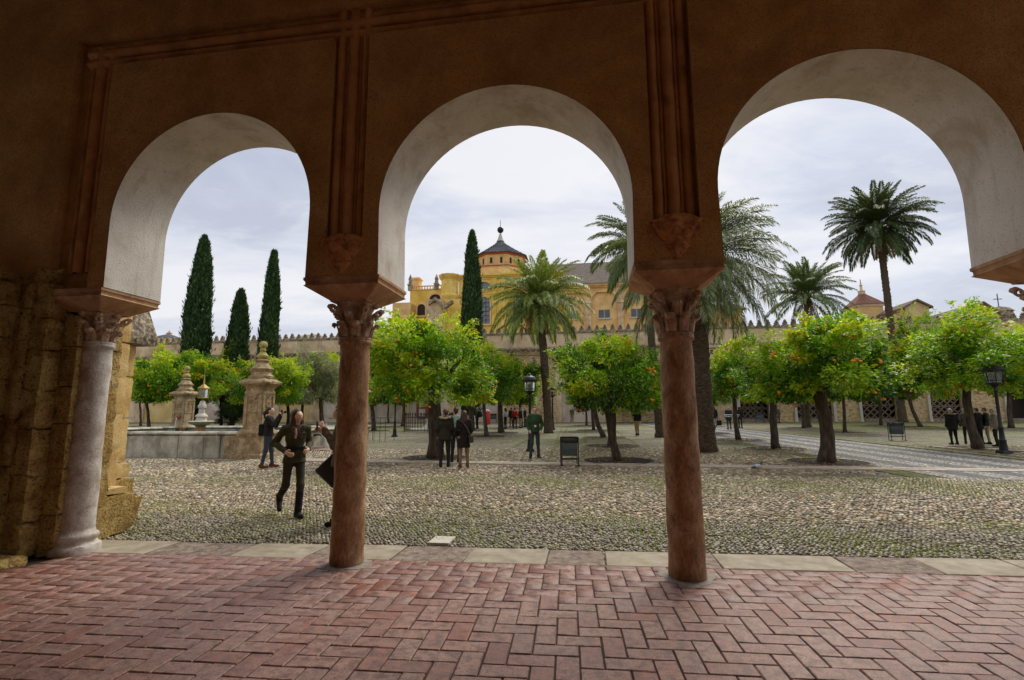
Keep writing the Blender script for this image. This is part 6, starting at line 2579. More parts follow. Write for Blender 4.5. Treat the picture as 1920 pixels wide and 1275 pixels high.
GR = ((0.11, 0.19, 0.035), (0.38, 0.46, 0.12))
palm((1027, 812), None, (1011, 562), 92, 'date palm with bright green crown in front of the cathedral wing', 3, 0.30, nf=74, ll=0.66, lw=0.056, colr=GR)
palm((1322, 849), None, (1300, 494), 148, 'huge date palm with thick dark trunk and long drooping fronds behind the reddish brown column', 4, 0.40,
     spec=[(74, 25, .78, .12), (54, -15, .95, .22), (38, -45, 1.0, .26), (8, -70, 1.0, .24), (-25, -85, .95, .16)], nf=112, ll=0.66, lw=0.036, colr=((0.08, 0.13, 0.05), (0.28, 0.33, 0.15)))
palm((1236, 826), 30, (1204, 462), 98, 'taller date palm arching between the middle arch edge and the column capital', 5, 0.24, nf=76, ll=0.6, lw=0.055)
palm((1514, 806), None, (1512, 560), 68, 'slender date palm between the huge palm and the tallest one', 6, 0.20, spec=[(82, 50, .9, .2), (66, 10, 1.05, .28), (40, -30, 1.1, .28), (5, -60, 1.0, .24)], nf=66, ll=0.6, lw=0.06)
palm((1692, 799), None, (1648, 432), 86, 'tallest date palm with curved trunk rising clear against the sky', 7, 0.36, nf=100, ll=0.8, lw=0.10, colr=((0.035, 0.075, 0.025), (0.13, 0.18, 0.065)))

# low turf under the far row of trees along the wall
def turf_bed(pts):
    mb = MB()
    P4 = [ground(*q) for q in pts]
    mb.add([(p.x, p.y, gz(p.y) - 0.018) for p in P4], [(0, 1, 2, 3)])
    o = mb.build('turf_bed', M['turf'])
    structure(o)


turf_bed([(1560, 812), (1925, 812), (1900, 796), (1470, 797)])
turf_bed([(236, 803), (640, 803), (640, 794), (236, 794)])
turf_bed([(700, 806), (760, 806), (900, 795), (705, 795)])

# ================================================================== PEOPLE (one continuous surface each)
def surface_net(fn, lo, hi, res):
    lo, hi = np.array(lo, float), np.array(hi, float)
    n = np.ceil((hi - lo) / res).astype(int) + 1
    X, Y, Z = np.meshgrid(*[lo[i] + np.arange(n[i]) * res for i in range(3)], indexing='ij')
    P = np.stack([X, Y, Z], -1).reshape(-1, 3)
    D = fn(P).reshape(n)
    s = D < 0
    cell = np.zeros(tuple(n - 1), dtype=np.int8)
    for a in (0, 1):
        for b in (0, 1):
            for c in (0, 1):
                cell += s[a:n[0] - 1 + a, b:n[1] - 1 + b, c:n[2] - 1 + c]
    act = (cell > 0) & (cell < 8)
    ids = -np.ones(act.shape, dtype=np.int64)
    ci = np.argwhere(act)
    ids[act] = np.arange(len(ci))
    acc = np.zeros((len(ci), 3))
    cnt = np.zeros(len(ci))
    corners = [(a, b, c) for a in (0, 1) for b in (0, 1) for c in (0, 1)]
    for ax in range(3):
        for c0_ in corners:
            if c0_[ax]:
                continue
            c1_ = list(c0_)
            c1_[ax] = 1
            d0 = D[ci[:, 0] + c0_[0], ci[:, 1] + c0_[1], ci[:, 2] + c0_[2]]
            d1 = D[ci[:, 0] + c1_[0], ci[:, 1] + c1_[1], ci[:, 2] + c1_[2]]
            k = (d0 < 0) != (d1 < 0)
            t = d0[k] / (d0[k] - d1[k])
            p = np.array(c0_, float)[None].repeat(k.sum(), 0)
            p[:, ax] += t
            acc[k] += p
            cnt[k] += 1
    V = lo + (ci + acc / cnt[:, None]) * res
    quads = []
    for ax in range(3):
        u, v = [(1, 2), (2, 0), (0, 1)][ax]
        s0 = s[tuple(slice(0, -1) if i == ax else slice(None) for i in range(3))]
        s1 = s[tuple(slice(1, None) if i == ax else slice(None) for i in range(3))]
        e = np.argwhere(s0 != s1)
        e = e[(e[:, u] > 0) & (e[:, v] > 0) & (e[:, u] < n[u] - 1) & (e[:, v] < n[v] - 1)]
        fl = s0[e[:, 0], e[:, 1], e[:, 2]]
        q = []
        for (du, dv) in ((-1, -1), (0, -1), (0, 0), (-1, 0)):
            c = e.copy()
            c[:, u] += du
            c[:, v] += dv
            q.append(ids[c[:, 0], c[:, 1], c[:, 2]])
        q = np.stack(q, 1)
        q[~fl] = q[~fl][:, ::-1]
        quads.append(q)
    return V, np.concatenate(quads)


def d_cone(P, a, b, ra, rb, sy=1.0):
    a, b = np.array(a, float), np.array(b, float)
    if sy != 1.0:
        k = np.array([1, 1 / sy, 1])
        P, a, b = P * k, a * k, b * k
    ab = b - a
    t = np.clip(((P - a) @ ab) / max(ab @ ab, 1e-9), 0, 1)
    return np.linalg.norm(P - a - t[:, None] * ab, axis=1) - (ra + (rb - ra) * t)


def d_ell(P, c, r):
    q = P - np.array(c)
    r = np.array(r)
    k0 = np.linalg.norm(q / r, axis=1)
    k1 = np.linalg.norm(q / (r * r), axis=1) + 1e-9
    return k0 * (k0 - 1) / k1


def prim_d(P, pr):
    if pr[0] == 'c':
        return d_cone(P, *pr[2:])
    return d_ell(P, *pr[2:])


def sdf_obj(name, prims, res, mats, parent, k=0.012, clip_z=None, cut=None, noise_amp=0.0):
    """prims: ('c', tag, a, b, ra, rb[, sy]) or ('e', tag, centre, radii)"""
    lo, hi = [1e9] * 3, [-1e9] * 3
    for p in prims:
        if p[0] == 'c':
            for (q, r) in ((p[2], p[4]), (p[3], p[5])):
                for i in range(3):
                    lo[i] = min(lo[i], q[i] - r); hi[i] = max(hi[i], q[i] + r)
        else:
            for i in range(3):
                lo[i] = min(lo[i], p[2][i] - p[3][i]); hi[i] = max(hi[i], p[2][i] + p[3][i])
    lo = [x - 3 * res - k for x in lo]
    hi = [x + 3 * res + k for x in hi]

    def fn(P):
        acc = np.zeros(len(P))
        for p in prims:
            acc += np.exp(-np.clip(prim_d(P, p), -0.4, 0.4) / k)
        d = -k * np.log(acc + 1e-30)
        if noise_amp:
            d += noise_amp * (np.sin(P[:, 0] * 41 + P[:, 2] * 17) * np.sin(P[:, 2] * 29 + P[:, 1] * 23) + 0.5 * np.sin(P[:, 2] * 61 + P[:, 0] * 33))
        if clip_z is not None:
            d = np.maximum(d, clip_z - P[:, 2])
        if cut is not None:
            d = np.maximum(d, cut(P))
        return d
    V, Q = surface_net(fn, lo, hi, res)
    mi = None
    if len(mats) > 1:
        C = V[Q].mean(1)
        D = np.stack([prim_d(C, p) for p in prims], 1)
        tags = np.array([p[1] for p in prims])
        mi = tags[D.argmin(1)]
    me = np_mesh(name, V, Q, mats, smooth=True, mi=mi)
    return link(name, me, parent)


CL = {}


def cloth(c, rough=0.9):
    key = tuple(c)
    if key not in CL:
        CL[key] = mat('cloth', [(0.3, tuple(x * 0.75 for x in c)), (0.7, tuple(min(1, x * 1.25) for x in c))], 9, rough, 0.5, 22, dist=0.012, spec=0.2)
    return CL[key]


SKIN = mat('skin', [(0.3, (0.60, 0.38, 0.28)), (0.7, (0.70, 0.48, 0.37))], 12, 0.55, 0.1, 60)
HAIRD = mat('dark_hair', [(0.3, (0.018, 0.011, 0.008)), (0.7, (0.05, 0.03, 0.02))], 30, 0.5, 0.6, 60, stretch=(1, 1, .2))
HAIRB = mat('brown_hair', [(0.3, (0.035, 0.016, 0.009)), (0.7, (0.085, 0.04, 0.02))], 30, 0.5, 0.6, 60, stretch=(1, 1, .2))
HAIRG = mat('grey_hair', [(0.3, (0.25, 0.23, 0.21)), (0.7, (0.42, 0.40, 0.37))], 30, 0.6, 0.6, 60, stretch=(1, 1, .2))
BLACK = cloth((0.018, 0.017, 0.018))


def rotz(p, a, c=(0, 0, 0)):
    x, y = p[0] - c[0], p[1] - c[1]
    return (c[0] + x * math.cos(a) - y * math.sin(a), c[1] + x * math.sin(a) + y * math.cos(a), p[2])


def person(label, foot, H, rz, top=(0.03, 0.03, 0.03), legs=(0.03, 0.03, 0.04), shoes=None, hair=HAIRD, hairstyle='short', res=0.022, coat=None, coat_len=None, group=None,
           J=None, head_yaw=0.0, head_tilt=0.0, detail=False, loc=None, collar=None, face=False, sit=False, build=1.0, girl=False, gloves=False):
    """joints in metres for a 1.75 m figure: +x its right side, +y forward, +z up"""
    j = {
        'pel': (0, 0, 0.96), 'che': (0, 0.0, 1.27), 'nk': (0, -0.01, 1.46), 'hd': (0, 0.015, 1.63),
        'sR': (0.175, 0, 1.41), 'sL': (-0.175, 0, 1.41), 'eR': (0.235, -0.03, 1.13), 'eL': (-0.235, -0.03, 1.13),
        'wR': (0.245, 0.06, 0.88), 'wL': (-0.245, 0.06, 0.88),
        'hR': (0.09, 0, 0.92), 'hL': (-0.09, 0, 0.92), 'kR': (0.105, 0.015, 0.50), 'kL': (-0.105, 0.015, 0.50),
        'aR': (0.115, -0.02, 0.09), 'aL': (-0.115, -0.02, 0.09), 'tR': (0.135, 0.14, 0.035), 'tL': (-0.135, 0.14, 0.035),
    }
    if J:
        j.update(J)
    g = ground(*foot) if loc is None else Vector(loc)
    t = thing('person', label, 'person', g, rz, group)
    s = H / 1.75
    t.scale = (s, s, s)
    b = build
    sk = 0.9 if girl else 1.0
    pr = []
    A = lambda *a: pr.append(a)
    # 0 skin 1 top 2 legs 3 shoes
    hdv, nk = j['hd'], j['nk']
    A('c', 0, nk, (hdv[0], hdv[1] - .01, hdv[2] - 0.06), 0.056 * sk, 0.050 * sk)

    def H_(x, y, z):       # point in the head frame
        y2 = y * math.cos(head_tilt) - z * math.sin(head_tilt)
        z2 = y * math.sin(head_tilt) + z * math.cos(head_tilt)
        q = rotz((x, y2, z2), head_yaw)
        return (hdv[0] + q[0], hdv[1] + q[1], hdv[2] + q[2])
    A('e', 0, H_(0, -0.005, 0.025), (0.076, 0.092, 0.092))
    A('c', 0, H_(0, 0.035, -0.01), H_(0, 0.045, -0.075), 0.058, 0.032)
    A('c', 0, H_(0, 0.082, 0.012), H_(0, 0.102, -0.018), 0.010, 0.014)
    A('c', 0, H_(0.078, -.01, 0.0), H_(0.078, -.01, -0.025), 0.014, 0.010)
    A('c', 0, H_(-0.078, -.01, 0.0), H_(-0.078, -.01, -0.025), 0.014, 0.010)
    if detail:
        A('c', 0, H_(-0.02, 0.085, -0.045), H_(0.02, 0.085, -0.045), 0.011, 0.011)
        A('c', 0, H_(-0.03, 0.078, 0.032), H_(0.03, 0.078, 0.032), 0.010, 0.010)
    pe, ch = j['pel'], j['che']
    if coat is None or True:
        A('c', 1, (ch[0], ch[1], ch[2] + .03), (nk[0], nk[1], nk[2] - .07), 0.13 * b, 0.085)
        A('e', 1, ch, (0.175 * b * sk, 0.118 * b, 0.20))
        A('e', 1, ((pe[0] + ch[0]) / 2, (pe[1] + ch[1]) / 2, (pe[2] + ch[2]) / 2 - .02), (0.150 * b * sk, 0.112 * b, 0.20))
        hk = 1.0 if coat is None else 0.80
        A('e', 2, (pe[0], pe[1] - .01, pe[2] - 0.03), (0.170 * b * hk, 0.120 * b * hk, 0.13))
    for q in 'RL':
        A('c', 1, (j['s' + q][0] * .45, j['s' + q][1], j['s' + q][2] + .015), j['s' + q], 0.07 * sk, 0.062 * sk * b)
        A('c', 1, j['s' + q], j['e' + q], 0.062 * sk * b, 0.050 * sk * b)
        A('c', 1, j['e' + q], j['w' + q], 0.050 * sk * b, 0.038 * sk)
        e, w = np.array(j['e' + q]), np.array(j['w' + q])
        d = (w - e) / np.linalg.norm(w - e)
        tg = 0
        if not detail:
            A('c', tg, tuple(w), tuple(w + d * 0.09), 0.030, 0.028)
            sd_ = np.cross(d, [0, 0, 1.0]); sd_ /= np.linalg.norm(sd_) + 1e-9
            A('c', tg, tuple(w + d * 0.09), tuple(w + d * 0.14 + sd_ * .01), 0.028, 0.018)
        else:
            A('c', tg, tuple(w - d * .02), tuple(w + d * 0.03), 0.026, 0.026)
        A('c', 2, j['h' + q], j['k' + q], 0.088 * b, 0.062 * b)
        A('c', 2, j['k' + q], (j['a' + q][0], j['a' + q][1], j['a' + q][2] + .03), 0.062, 0.046)
        a_, to = j['a' + q], j['t' + q]
        hd_ = (a_[0] - (to[0] - a_[0]) * .25, a_[1] - (to[1] - a_[1]) * .25, a_[2] - .045)
        A('c', 3, hd_, to, 0.043, 0.036)
        A('c', 3, (a_[0], a_[1], a_[2] + .02), hd_, 0.047, 0.044)
    if collar == 'hood':
        A('e', 1, (nk[0], nk[1] - 0.075, nk[2] - 0.02), (0.12, 0.075, 0.075))
    mats = [SKIN, cloth(top), cloth(legs), cloth(shoes or (0.02, 0.018, 0.016))]
    body = sdf_obj('body', pr, res, mats, t, k=0.012, noise_amp=0.0015)
    # hair
    hp = []
    if hairstyle != 'bald':
        hp = [('e', 0, H_(0, -0.018, 0.042), (0.086, 0.098, 0.088)), ('c', 0, H_(0, -0.05, 0.0), H_(0, -0.055, -0.05), 0.075, 0.055)]
    if hairstyle in ('long', 'verylong'):
        dn = 0.20 if hairstyle == 'long' else 0.30
        hp += [('c', 0, H_(0, -0.05, 0.0), (hdv[0], hdv[1] - 0.085, hdv[2] - dn), 0.085, 0.075), ('c', 0, H_(0.072, 0.0, 0.02), (hdv[0] + 0.085, hdv[1] - 0.01, hdv[2] - dn * .85), 0.030, 0.04),
               ('c', 0, H_(-0.072, 0.0, 0.02), (hdv[0] - 0.085, hdv[1] - 0.01, hdv[2] - dn * .85), 0.030, 0.04)]
    if hairstyle == 'tail':
        hp += [('c', 0, H_(0, -0.09, 0.02), H_(0, -0.16, -0.05), 0.03, 0.04), ('c', 0, H_(0, -0.16, -0.05), H_(0, -0.16, -0.20), 0.04, 0.018)]
    if hp:
        def cut(P):     # keep the face free
            q = P - np.array(hdv)
            c_, s_ = math.cos(-head_yaw), math.sin(-head_yaw)
            y = q[:, 0] * s_ + q[:, 1] * c_
            z = q[:, 2]
            x = q[:, 0] * c_ - q[:, 1] * s_
            return np.minimum(np.minimum((y - 0.035) , (0.085 - z) * 0.8), 0.062 - np.abs(x)) * 0 + np.minimum(y - 0.03, np.minimum(0.078 - z, 0.060 - np.abs(x)))
        sdf_obj('hair', hp, min(res, 0.016), [hair], t, k=0.01, cut=cut, noise_amp=0.003)
    if detail or face:
        for sx in (-1, 1):
            mb = MB()
            c = H_(sx * 0.031, 0.083, 0.008)
            mb.lathe([(0.0, -0.006), (0.010, -0.003), (0.010, 0.003), (0.0, 0.006)], 10, c)
            mb.build('eye', M['eye'], t, smooth=True)
        mb = MB()
        mb.tube([H_(-0.022, 0.094, -0.046), H_(0, 0.099, -0.045), H_(0.022, 0.094, -0.046)], [0.003, 0.006, 0.003], 6)
        mb.build('mouth', M['lip'], t, smooth=True)
    # coat / jacket with a real hem
    if coat is not None:
        L = coat_len or 0.80
        cp_ = [('e', 0, (ch[0], ch[1], ch[2]), (0.192 * b * sk, 0.138 * b, 0.215)), ('c', 0, (ch[0], ch[1], ch[2] + .03), (nk[0], nk[1] - .01, nk[2] - .05), 0.142 * b, 0.095),
               ('c', 0, ((pe[0] + ch[0]) / 2, (pe[1] + ch[1]) / 2, 1.08), (pe[0], pe[1], L), 0.165 * b * sk, 0.205 * b, 0.74)]
        for q in 'RL':
            cp_ += [('c', 0, (j['s' + q][0] * .45, j['s' + q][1], j['s' + q][2] + .015), j['s' + q], 0.08 * sk, 0.073 * sk * b), ('c', 0, j['s' + q], j['e' + q], 0.073 * sk * b, 0.060 * b), ('c', 0, j['e' + q], tuple(np.array(j['e' + q]) * .04 + np.array(j['w' + q]) * .96), 0.060 * b, 0.046)]
        if collar == 'hood':
            cp_ += [('e', 0, (nk[0], nk[1] - 0.09, nk[2] - 0.02), (0.135, 0.085, 0.08))]
        if collar in ('up', 'scarf'):
            cp_ += [('c', 0, (nk[0] - .05, nk[1] - .01, nk[2] - .02), (nk[0] + .05, nk[1] - .01, nk[2] - .02), 0.06, 0.06)]
        sdf_obj('jacket', cp_, res, [cloth(coat)], t, k=0.012, clip_z=L, noise_amp=0.004)
    if detail:
        for q in 'RL':
            hand(t, j['e' + q], j['w' + q], 1 if q == 'R' else -1)
    return t


M['eye'] = flat('dark_eye', (0.02, 0.015, 0.012), 0.2)
M['lip'] = flat('lip', (0.38, 0.12, 0.10), 0.5)


def hand(t, e, w, sgn, curl=0.7):
    e, w = np.array(e), np.array(w)
    d = (w - e) / np.linalg.norm(w - e)
    inn = np.array([-sgn, 0.2, -.1]); inn = inn - d * (inn @ d); inn /= np.linalg.norm(inn)     # palm side
    sd_ = np.cross(d, inn)            # across the knuckles
    if sd_[2] < 0:
        sd_ = -sd_                    # thumb side up
    w = w + d * 0.015
    pr = [('c', 0, tuple(w - d * .02), tuple(w + d * .045), 0.024, 0.026)]
    for q in (-1, 0, 1):
        pr.append(('c', 0, tuple(w + d * .02 + sd_ * .014 * q), tuple(w + d * .085 + sd_ * .022 * q), 0.017, 0.013))
    for f, (off, ln) in enumerate(((0.031, .036), (0.0105, .041), (-0.0105, .038), (-0.031, .030))):
        p0 = w + d * .085 + sd_ * off
        p1 = p0 + (d * math.cos(.5 * curl) + inn * math.sin(.5 * curl)) * ln
        p2 = p1 + (d * math.cos(1.3 * curl) + inn * math.sin(1.3 * curl)) * ln * .7
        p3 = p2 + (d * math.cos(2.0 * curl) + inn * math.sin(2.0 * curl)) * ln * .55
        pr += [('c', 0, tuple(p0), tuple(p1), 0.0095, 0.0088), ('c', 0, tuple(p1), tuple(p2), 0.0088, 0.008), ('c', 0, tuple(p2), tuple(p3), 0.008, 0.0068)]
    p0 = w + d * .02 + sd_ * .026
    p1 = p0 + (d * .55 + sd_ * .6 + inn * .45) * .042
    p2 = p1 + (d * .85 + sd_ * .15 + inn * .5) * .030
    pr += [('c', 0, tuple(p0), tuple(p1), 0.013, 0.0105), ('c', 0, tuple(p1), tuple(p2), 0.0105, 0.008)]
    sdf_obj('hand', pr, 0.0045, [SKIN], t, k=0.0035)


# woman walking in the nearest part of the courtyard
W_J = {'eR': (0.30, -0.15, 1.18), 'wR': (0.17, 0.13, 1.05), 'eL': (-0.25, -0.12, 1.16), 'wL': (-0.17, 0.17, 1.08), 'hd': (0.0, 0.03, 1.62), 'nk': (0, 0.0, 1.46),
       'kL': (-0.09, 0.13, 0.50), 'aL': (-0.07, 0.16, 0.085), 'tL': (-0.09, 0.33, 0.03), 'kR': (0.11, -0.02, 0.50), 'aR': (0.13, -0.40, 0.24), 'tR': (0.14, -0.30, 0.07)}
wm = person('woman in olive green belted jacket and black boots walking with bent arms, long brown hair', (543, 963), 1.69, R(-147), (0.035, 0.033, 0.022), (0.050, 0.040, 0.030), (0.012, 0.011, 0.011),
            HAIRB, 'verylong', 0.012, (0.060, 0.055, 0.032), 0.86, build=0.93, J=W_J, head_yaw=R(32), head_tilt=R(-6), detail=True, girl=True, collar=None)
# boots to the knee, belt, pockets, lapels, scarf
for q in 'RL':
    a, k_, to = W_J['a' + q], W_J['k' + q], W_J['t' + q]
    sdf_obj('boot', [('c', 0, tuple(np.array(a) * .28 + np.array(k_) * .72), (a[0], a[1], a[2] + .05), 0.062, 0.054), ('c', 0, (a[0], a[1], a[2] + .03), (a[0] - (to[0] - a[0]) * .22, a[1] - (to[1] - a[1]) * .22, a[2] - .045), 0.054, 0.045), ('c', 0, (a[0] - (to[0] - a[0]) * .22, a[1] - (to[1] - a[1]) * .22, a[2] - .045), to, 0.045, 0.040)], 0.012, [BLACK], wm)
mb = MB()
vs, fs = [], []
for (zz_, g_) in ((1.075, 0.0), (1.08, 0.012), (1.115, 0.012), (1.12, 0.0)):
    for j_ in range(28):
        a = 2 * PI * j_ / 28
        vs.append(((0.156 + g_) * math.cos(a), (0.124 + g_) * math.sin(a), zz_))
for r_ in range(3):
    for j_ in range(28):
        fs.append((r_ * 28 + j_, r_ * 28 + (j_ + 1) % 28, (r_ + 1) * 28 + (j_ + 1) % 28, (r_ + 1) * 28 + j_))
mb.add(vs, fs)
mb.cbox(-0.03, 0.03, 0.128, 0.142, 1.07, 1.125, 0.004)
mb.build('belt', cloth((0.012, 0.011, 0.010)), wm)
for (x, z) in ((0.085, 1.30), (-0.085, 1.30), (0.10, 0.99), (-0.10, 0.99)):
    mb = MB()
    mb.T = Matrix.Translation((x, 0.128 if z > 1.2 else 0.138, z)) @ Matrix.Rotation(-x * 3.5, 4, 'Z')
    mb.cbox(-0.05, 0.05, -0.012, 0.010, -0.05, 0.045, 0.006)
    mb.cbox(-0.053, 0.053, 0.006, 0.016, 0.015, 0.05, 0.004)
    mb.build('pocket', cloth((0.060, 0.055, 0.032)), wm)
for sg in (-1, 1):
    mb = MB()
    mb.prism([(0.0, 1.26), (sg * 0.035, 1.28), (sg * 0.105, 1.40), (sg * 0.085, 1.47), (sg * 0.03, 1.40)][::sg], 0.118, 0.142)
    mb.build('lapel', cloth((0.07, 0.062, 0.04)), wm)
mb = MB()
for k in range(4):
    z0_ = 1.405 + k * 0.022
    pts = [(0.082 * math.cos(a) * (1 - .1 * k), 0.075 * math.sin(a) + 0.015, z0_ + 0.02 * math.sin(a + k) - 0.03 * max(0, math.sin(a))) for a in [2 * PI * q / 20 for q in range(21)]]
    mb.tube(pts, 0.020, 8, k % 2)
mb.tube([(0.03, 0.11, 1.41), (0.02, 0.14, 1.33), (0.03, 0.14, 1.26)], [0.03, 0.028, 0.02], 8, 0)
mb.tube([(-0.01, 0.11, 1.41), (-0.02, 0.145, 1.34), (-0.01, 0.145, 1.28)], [0.03, 0.026, 0.018], 8, 1)
mb.build('striped_scarf', [cloth((0.42, 0.34, 0.27)), cloth((0.10, 0.035, 0.03))], wm, smooth=True)

# man with a camera
ph = person('man in black jacket and jeans raising a camera beside the carved fountain pillar', (497, 872), 1.80, R(-78), (0.02, 0.02, 0.02), (0.045, 0.06, 0.08), (0.12, 0.05, 0.03), HAIRD, 'tail', 0.014,
            (0.018, 0.018, 0.018), 0.92, J={'eR': (0.20, 0.17, 1.22), 'wR': (0.07, 0.30, 1.52), 'eL': (-0.20, 0.15, 1.20), 'wL': (-0.06, 0.30, 1.48), 'aR': (0.12, -0.10, .09), 'tR': (.15, .06, .035), 'kR': (.11, -.02, .5), 'aL': (-0.12, 0.12, .09), 'tL': (-.14, .28, .035), 'kL': (-.11, .08, .5)},
            detail=True, head_tilt=R(3))
ph['label'] = 'man in black jacket and jeans raising a camera beside the carved fountain pillar'


def local_thing(name, label, cat_, parent, x, y, z, rz=0):
    """something held: top level, at a point given in the holder's frame"""
    s = parent.scale[0]
    c, s_ = math.cos(parent.rotation_euler[2]), math.sin(parent.rotation_euler[2])
    L = Vector((parent.location.x + (x * c - y * s_) * s, parent.location.y + (x * s_ + y * c) * s, parent.location.z + z * s))
    t = thing(name, label, cat_, L, parent.rotation_euler[2] + rz)
    return t


cm_ = local_thing('camera', 'small black camera held up to the face of the man by the fountain', 'camera', ph, 0.0, 0.34, 1.60)
mb = MB()
mb.cbox(-0.07, 0.07, -0.03, 0.03, -0.045, 0.045, 0.008)
mb.cbox(-0.03, 0.03, -0.025, 0.025, 0.045, 0.07, 0.006)
mb.build('camera_body', M['black_iron'], cm_)
mb = MB()
mb.T = Matrix.Rotation(-PI / 2, 4, 'X')
mb.lathe([(0.034, 0.03), (0.036, 0.06), (0.04, 0.12), (0.036, 0.125)], 16)
mb.build('lens', M['black_iron'], cm_, smooth=True)
bg = local_thing('shoulder_bag', 'dark bag hanging at the back of the man with the camera', 'bag', ph, -0.05, -0.20, 1.08)
mb = MB()
mb.cbox(-0.13, 0.13, -0.06, 0.05, -0.18, 0.18, 0.03)
mb.build('bag_body', cloth((0.015, 0.015, 0.016)), bg)
mb = MB()
mb.tube([(-0.1, 0.0, 0.15), (-0.13, 0.08, 0.30), (-0.06, 0.19, 0.36), (0.06, 0.3, 0.20), (0.12, 0.28, 0.05)], 0.014, 6)
mb.build('strap', cloth((0.015, 0.015, 0.016)), bg)

# person half hidden by the column, with a black folder bag
pc = Vector((at(642, 800, 7.7).x, 7.7, 0))
ps = person('person in brown jacket mostly hidden behind the reddish column, both hands raised', None, 1.74, R(95), (0.09, 0.07, 0.045), (0.03, 0.028, 0.025), None, HAIRD, 'short', 0.014, (0.13, 0.10, 0.06), 0.84,
            J={'eR': (0.20, 0.10, 1.16), 'wR': (0.10, 0.30, 1.32), 'eL': (-0.22, 0.06, 1.14), 'wL': (-0.12, 0.24, 1.38), 'hd': (0, 0.05, 1.62)}, detail=True, loc=pc, head_tilt=R(-18))
bg = local_thing('black_bag', 'flat black bag hanging diagonally beside the reddish column', 'bag', ps, 0.16, 0.12, 0.80, R(-80))
mb = MB()
mb.T = Matrix.Rotation(R(45), 4, 'Y')
mb.cbox(-0.19, 0.19, -0.04, 0.04, -0.24, 0.18, 0.02)
mb.build('bag_body', M['bag'], bg)
mb = MB()
mb.tube([(-0.06, 0, 0.22), (0.0, 0.02, 0.5), (0.05, 0, 0.24)], 0.01, 6)
mb.build('handle', M['bag'], bg)
ph_ = local_thing('phone', 'small dark phone in the raised hand beside the reddish column', 'phone', ps, -0.08, 0.36, 1.43)
mb = MB()
mb.cbox(-0.035, 0.035, -0.005, 0.005, -0.07, 0.07, 0.003)
mb.build('phone_body', M['black_iron'], ph_)

# couple (and a third person) by the big orange tree
cpm = person('man in dark hooded coat with fur collar seen from behind at the big orange tree', (831, 874), 1.74, R(8), (0.025, 0.025, 0.02), (0.025, 0.025, 0.022), (0.02, .02, .02), HAIRB, 'short', 0.015, (0.030, 0.030, 0.022), 0.80,
             J={'wR': (0.20, 0.12, 0.92), 'wL': (-0.20, 0.12, 0.92), 'hd': (0.02, 0.07, 1.60)}, collar='hood', build=1.08, head_tilt=R(-15))
mb = MB()
mb.tube([(0.13, 0.03, 1.46), (0.14, -0.07, 1.47), (0.08, -0.15, 1.46), (0, -0.17, 1.45), (-0.08, -0.15, 1.46), (-0.14, -0.07, 1.47), (-0.13, 0.03, 1.46)], 0.032, 8, 0, 0.25, random.Random(2))
mb.build('fur_collar', cloth((0.34, 0.28, 0.19)), cpm, smooth=True)
cpw = person('woman with long brown hair in black coat and beige trousers carrying a shoulder bag', (867, 875), 1.66, R(12), (0.02, 0.018, 0.018), (0.21, 0.15, 0.085), (0.10, 0.06, 0.04), HAIRB, 'long', 0.015, (0.016, 0.014, 0.014), 0.60,
             J={'wR': (0.18, 0.14, 0.98), 'wL': (-0.18, 0.14, 0.98), 'aR': (.12, -.02, .09)}, girl=True)
bg = local_thing('shoulder_bag', 'brown shoulder bag on the hip of the woman in the black coat', 'bag', cpw, 0.22, -0.10, 0.88)
mb = MB()
mb.cbox(-0.07, 0.05, -0.14, 0.14, -0.12, 0.10, 0.03)
mb.build('bag_body', cloth((0.07, 0.055, 0.04)), bg)
mb = MB()
mb.tube([(-0.03, -0.1, 0.08), (-0.13, -0.09, 0.3), (-0.28, -0.07, 0.50), (-0.36, 0.06, 0.55)], 0.014, 6)
mb.build('strap', cloth((0.10, 0.075, 0.05)), bg)
person('third visitor hidden between the couple wearing pale green with reddish brown hair', (852, 866), 1.76, R(-10), (0.22, 0.36, 0.27), (0.02, 0.02, 0.022), None, HAIRB, 'short', 0.018)

gj = person('man in green fleece jacket and jeans facing the arcade, hands in pockets, white badge', (1001, 859), 1.77, R(184), (0.03, 0.03, 0.03), (0.05, 0.065, 0.085), (0.03, 0.035, 0.05), HAIRD, 'short', 0.014, (0.035, 0.085, 0.042), 0.88,
            J={'eR': (0.27, -0.05, 1.14), 'wR': (0.20, 0.10, 0.95), 'eL': (-0.27, -0.05, 1.14), 'wL': (-0.20, 0.10, 0.95), 'aR': (0.15, -0.02, .09), 'tR': (.19, .13, .035), 'aL': (-.13, -.02, .09), 'tL': (-.17, .13, .035)}, face=True, collar='up')
mb = MB()
mb.cbox(-0.035, 0.035, 0.155, 0.162, 1.055, 1.12, 0.002)
mb.build('badge', flat('white_card', (0.8, 0.8, 0.78)), gj)
mb = MB()
mb.tube([(0.031, 0.10, 1.64), (0.0, 0.106, 1.64), (-0.031, 0.10, 1.64)], 0.005, 5)
for sx in (-.032, .032):
    mb.lathe([(0.0, -.016), (0.022, -.012), (0.022, 0.012), (0.0, 0.016)], 10, (sx, 0.098, 1.64), sy=.25)
mb.build('glasses', M['black_iron'], gj)

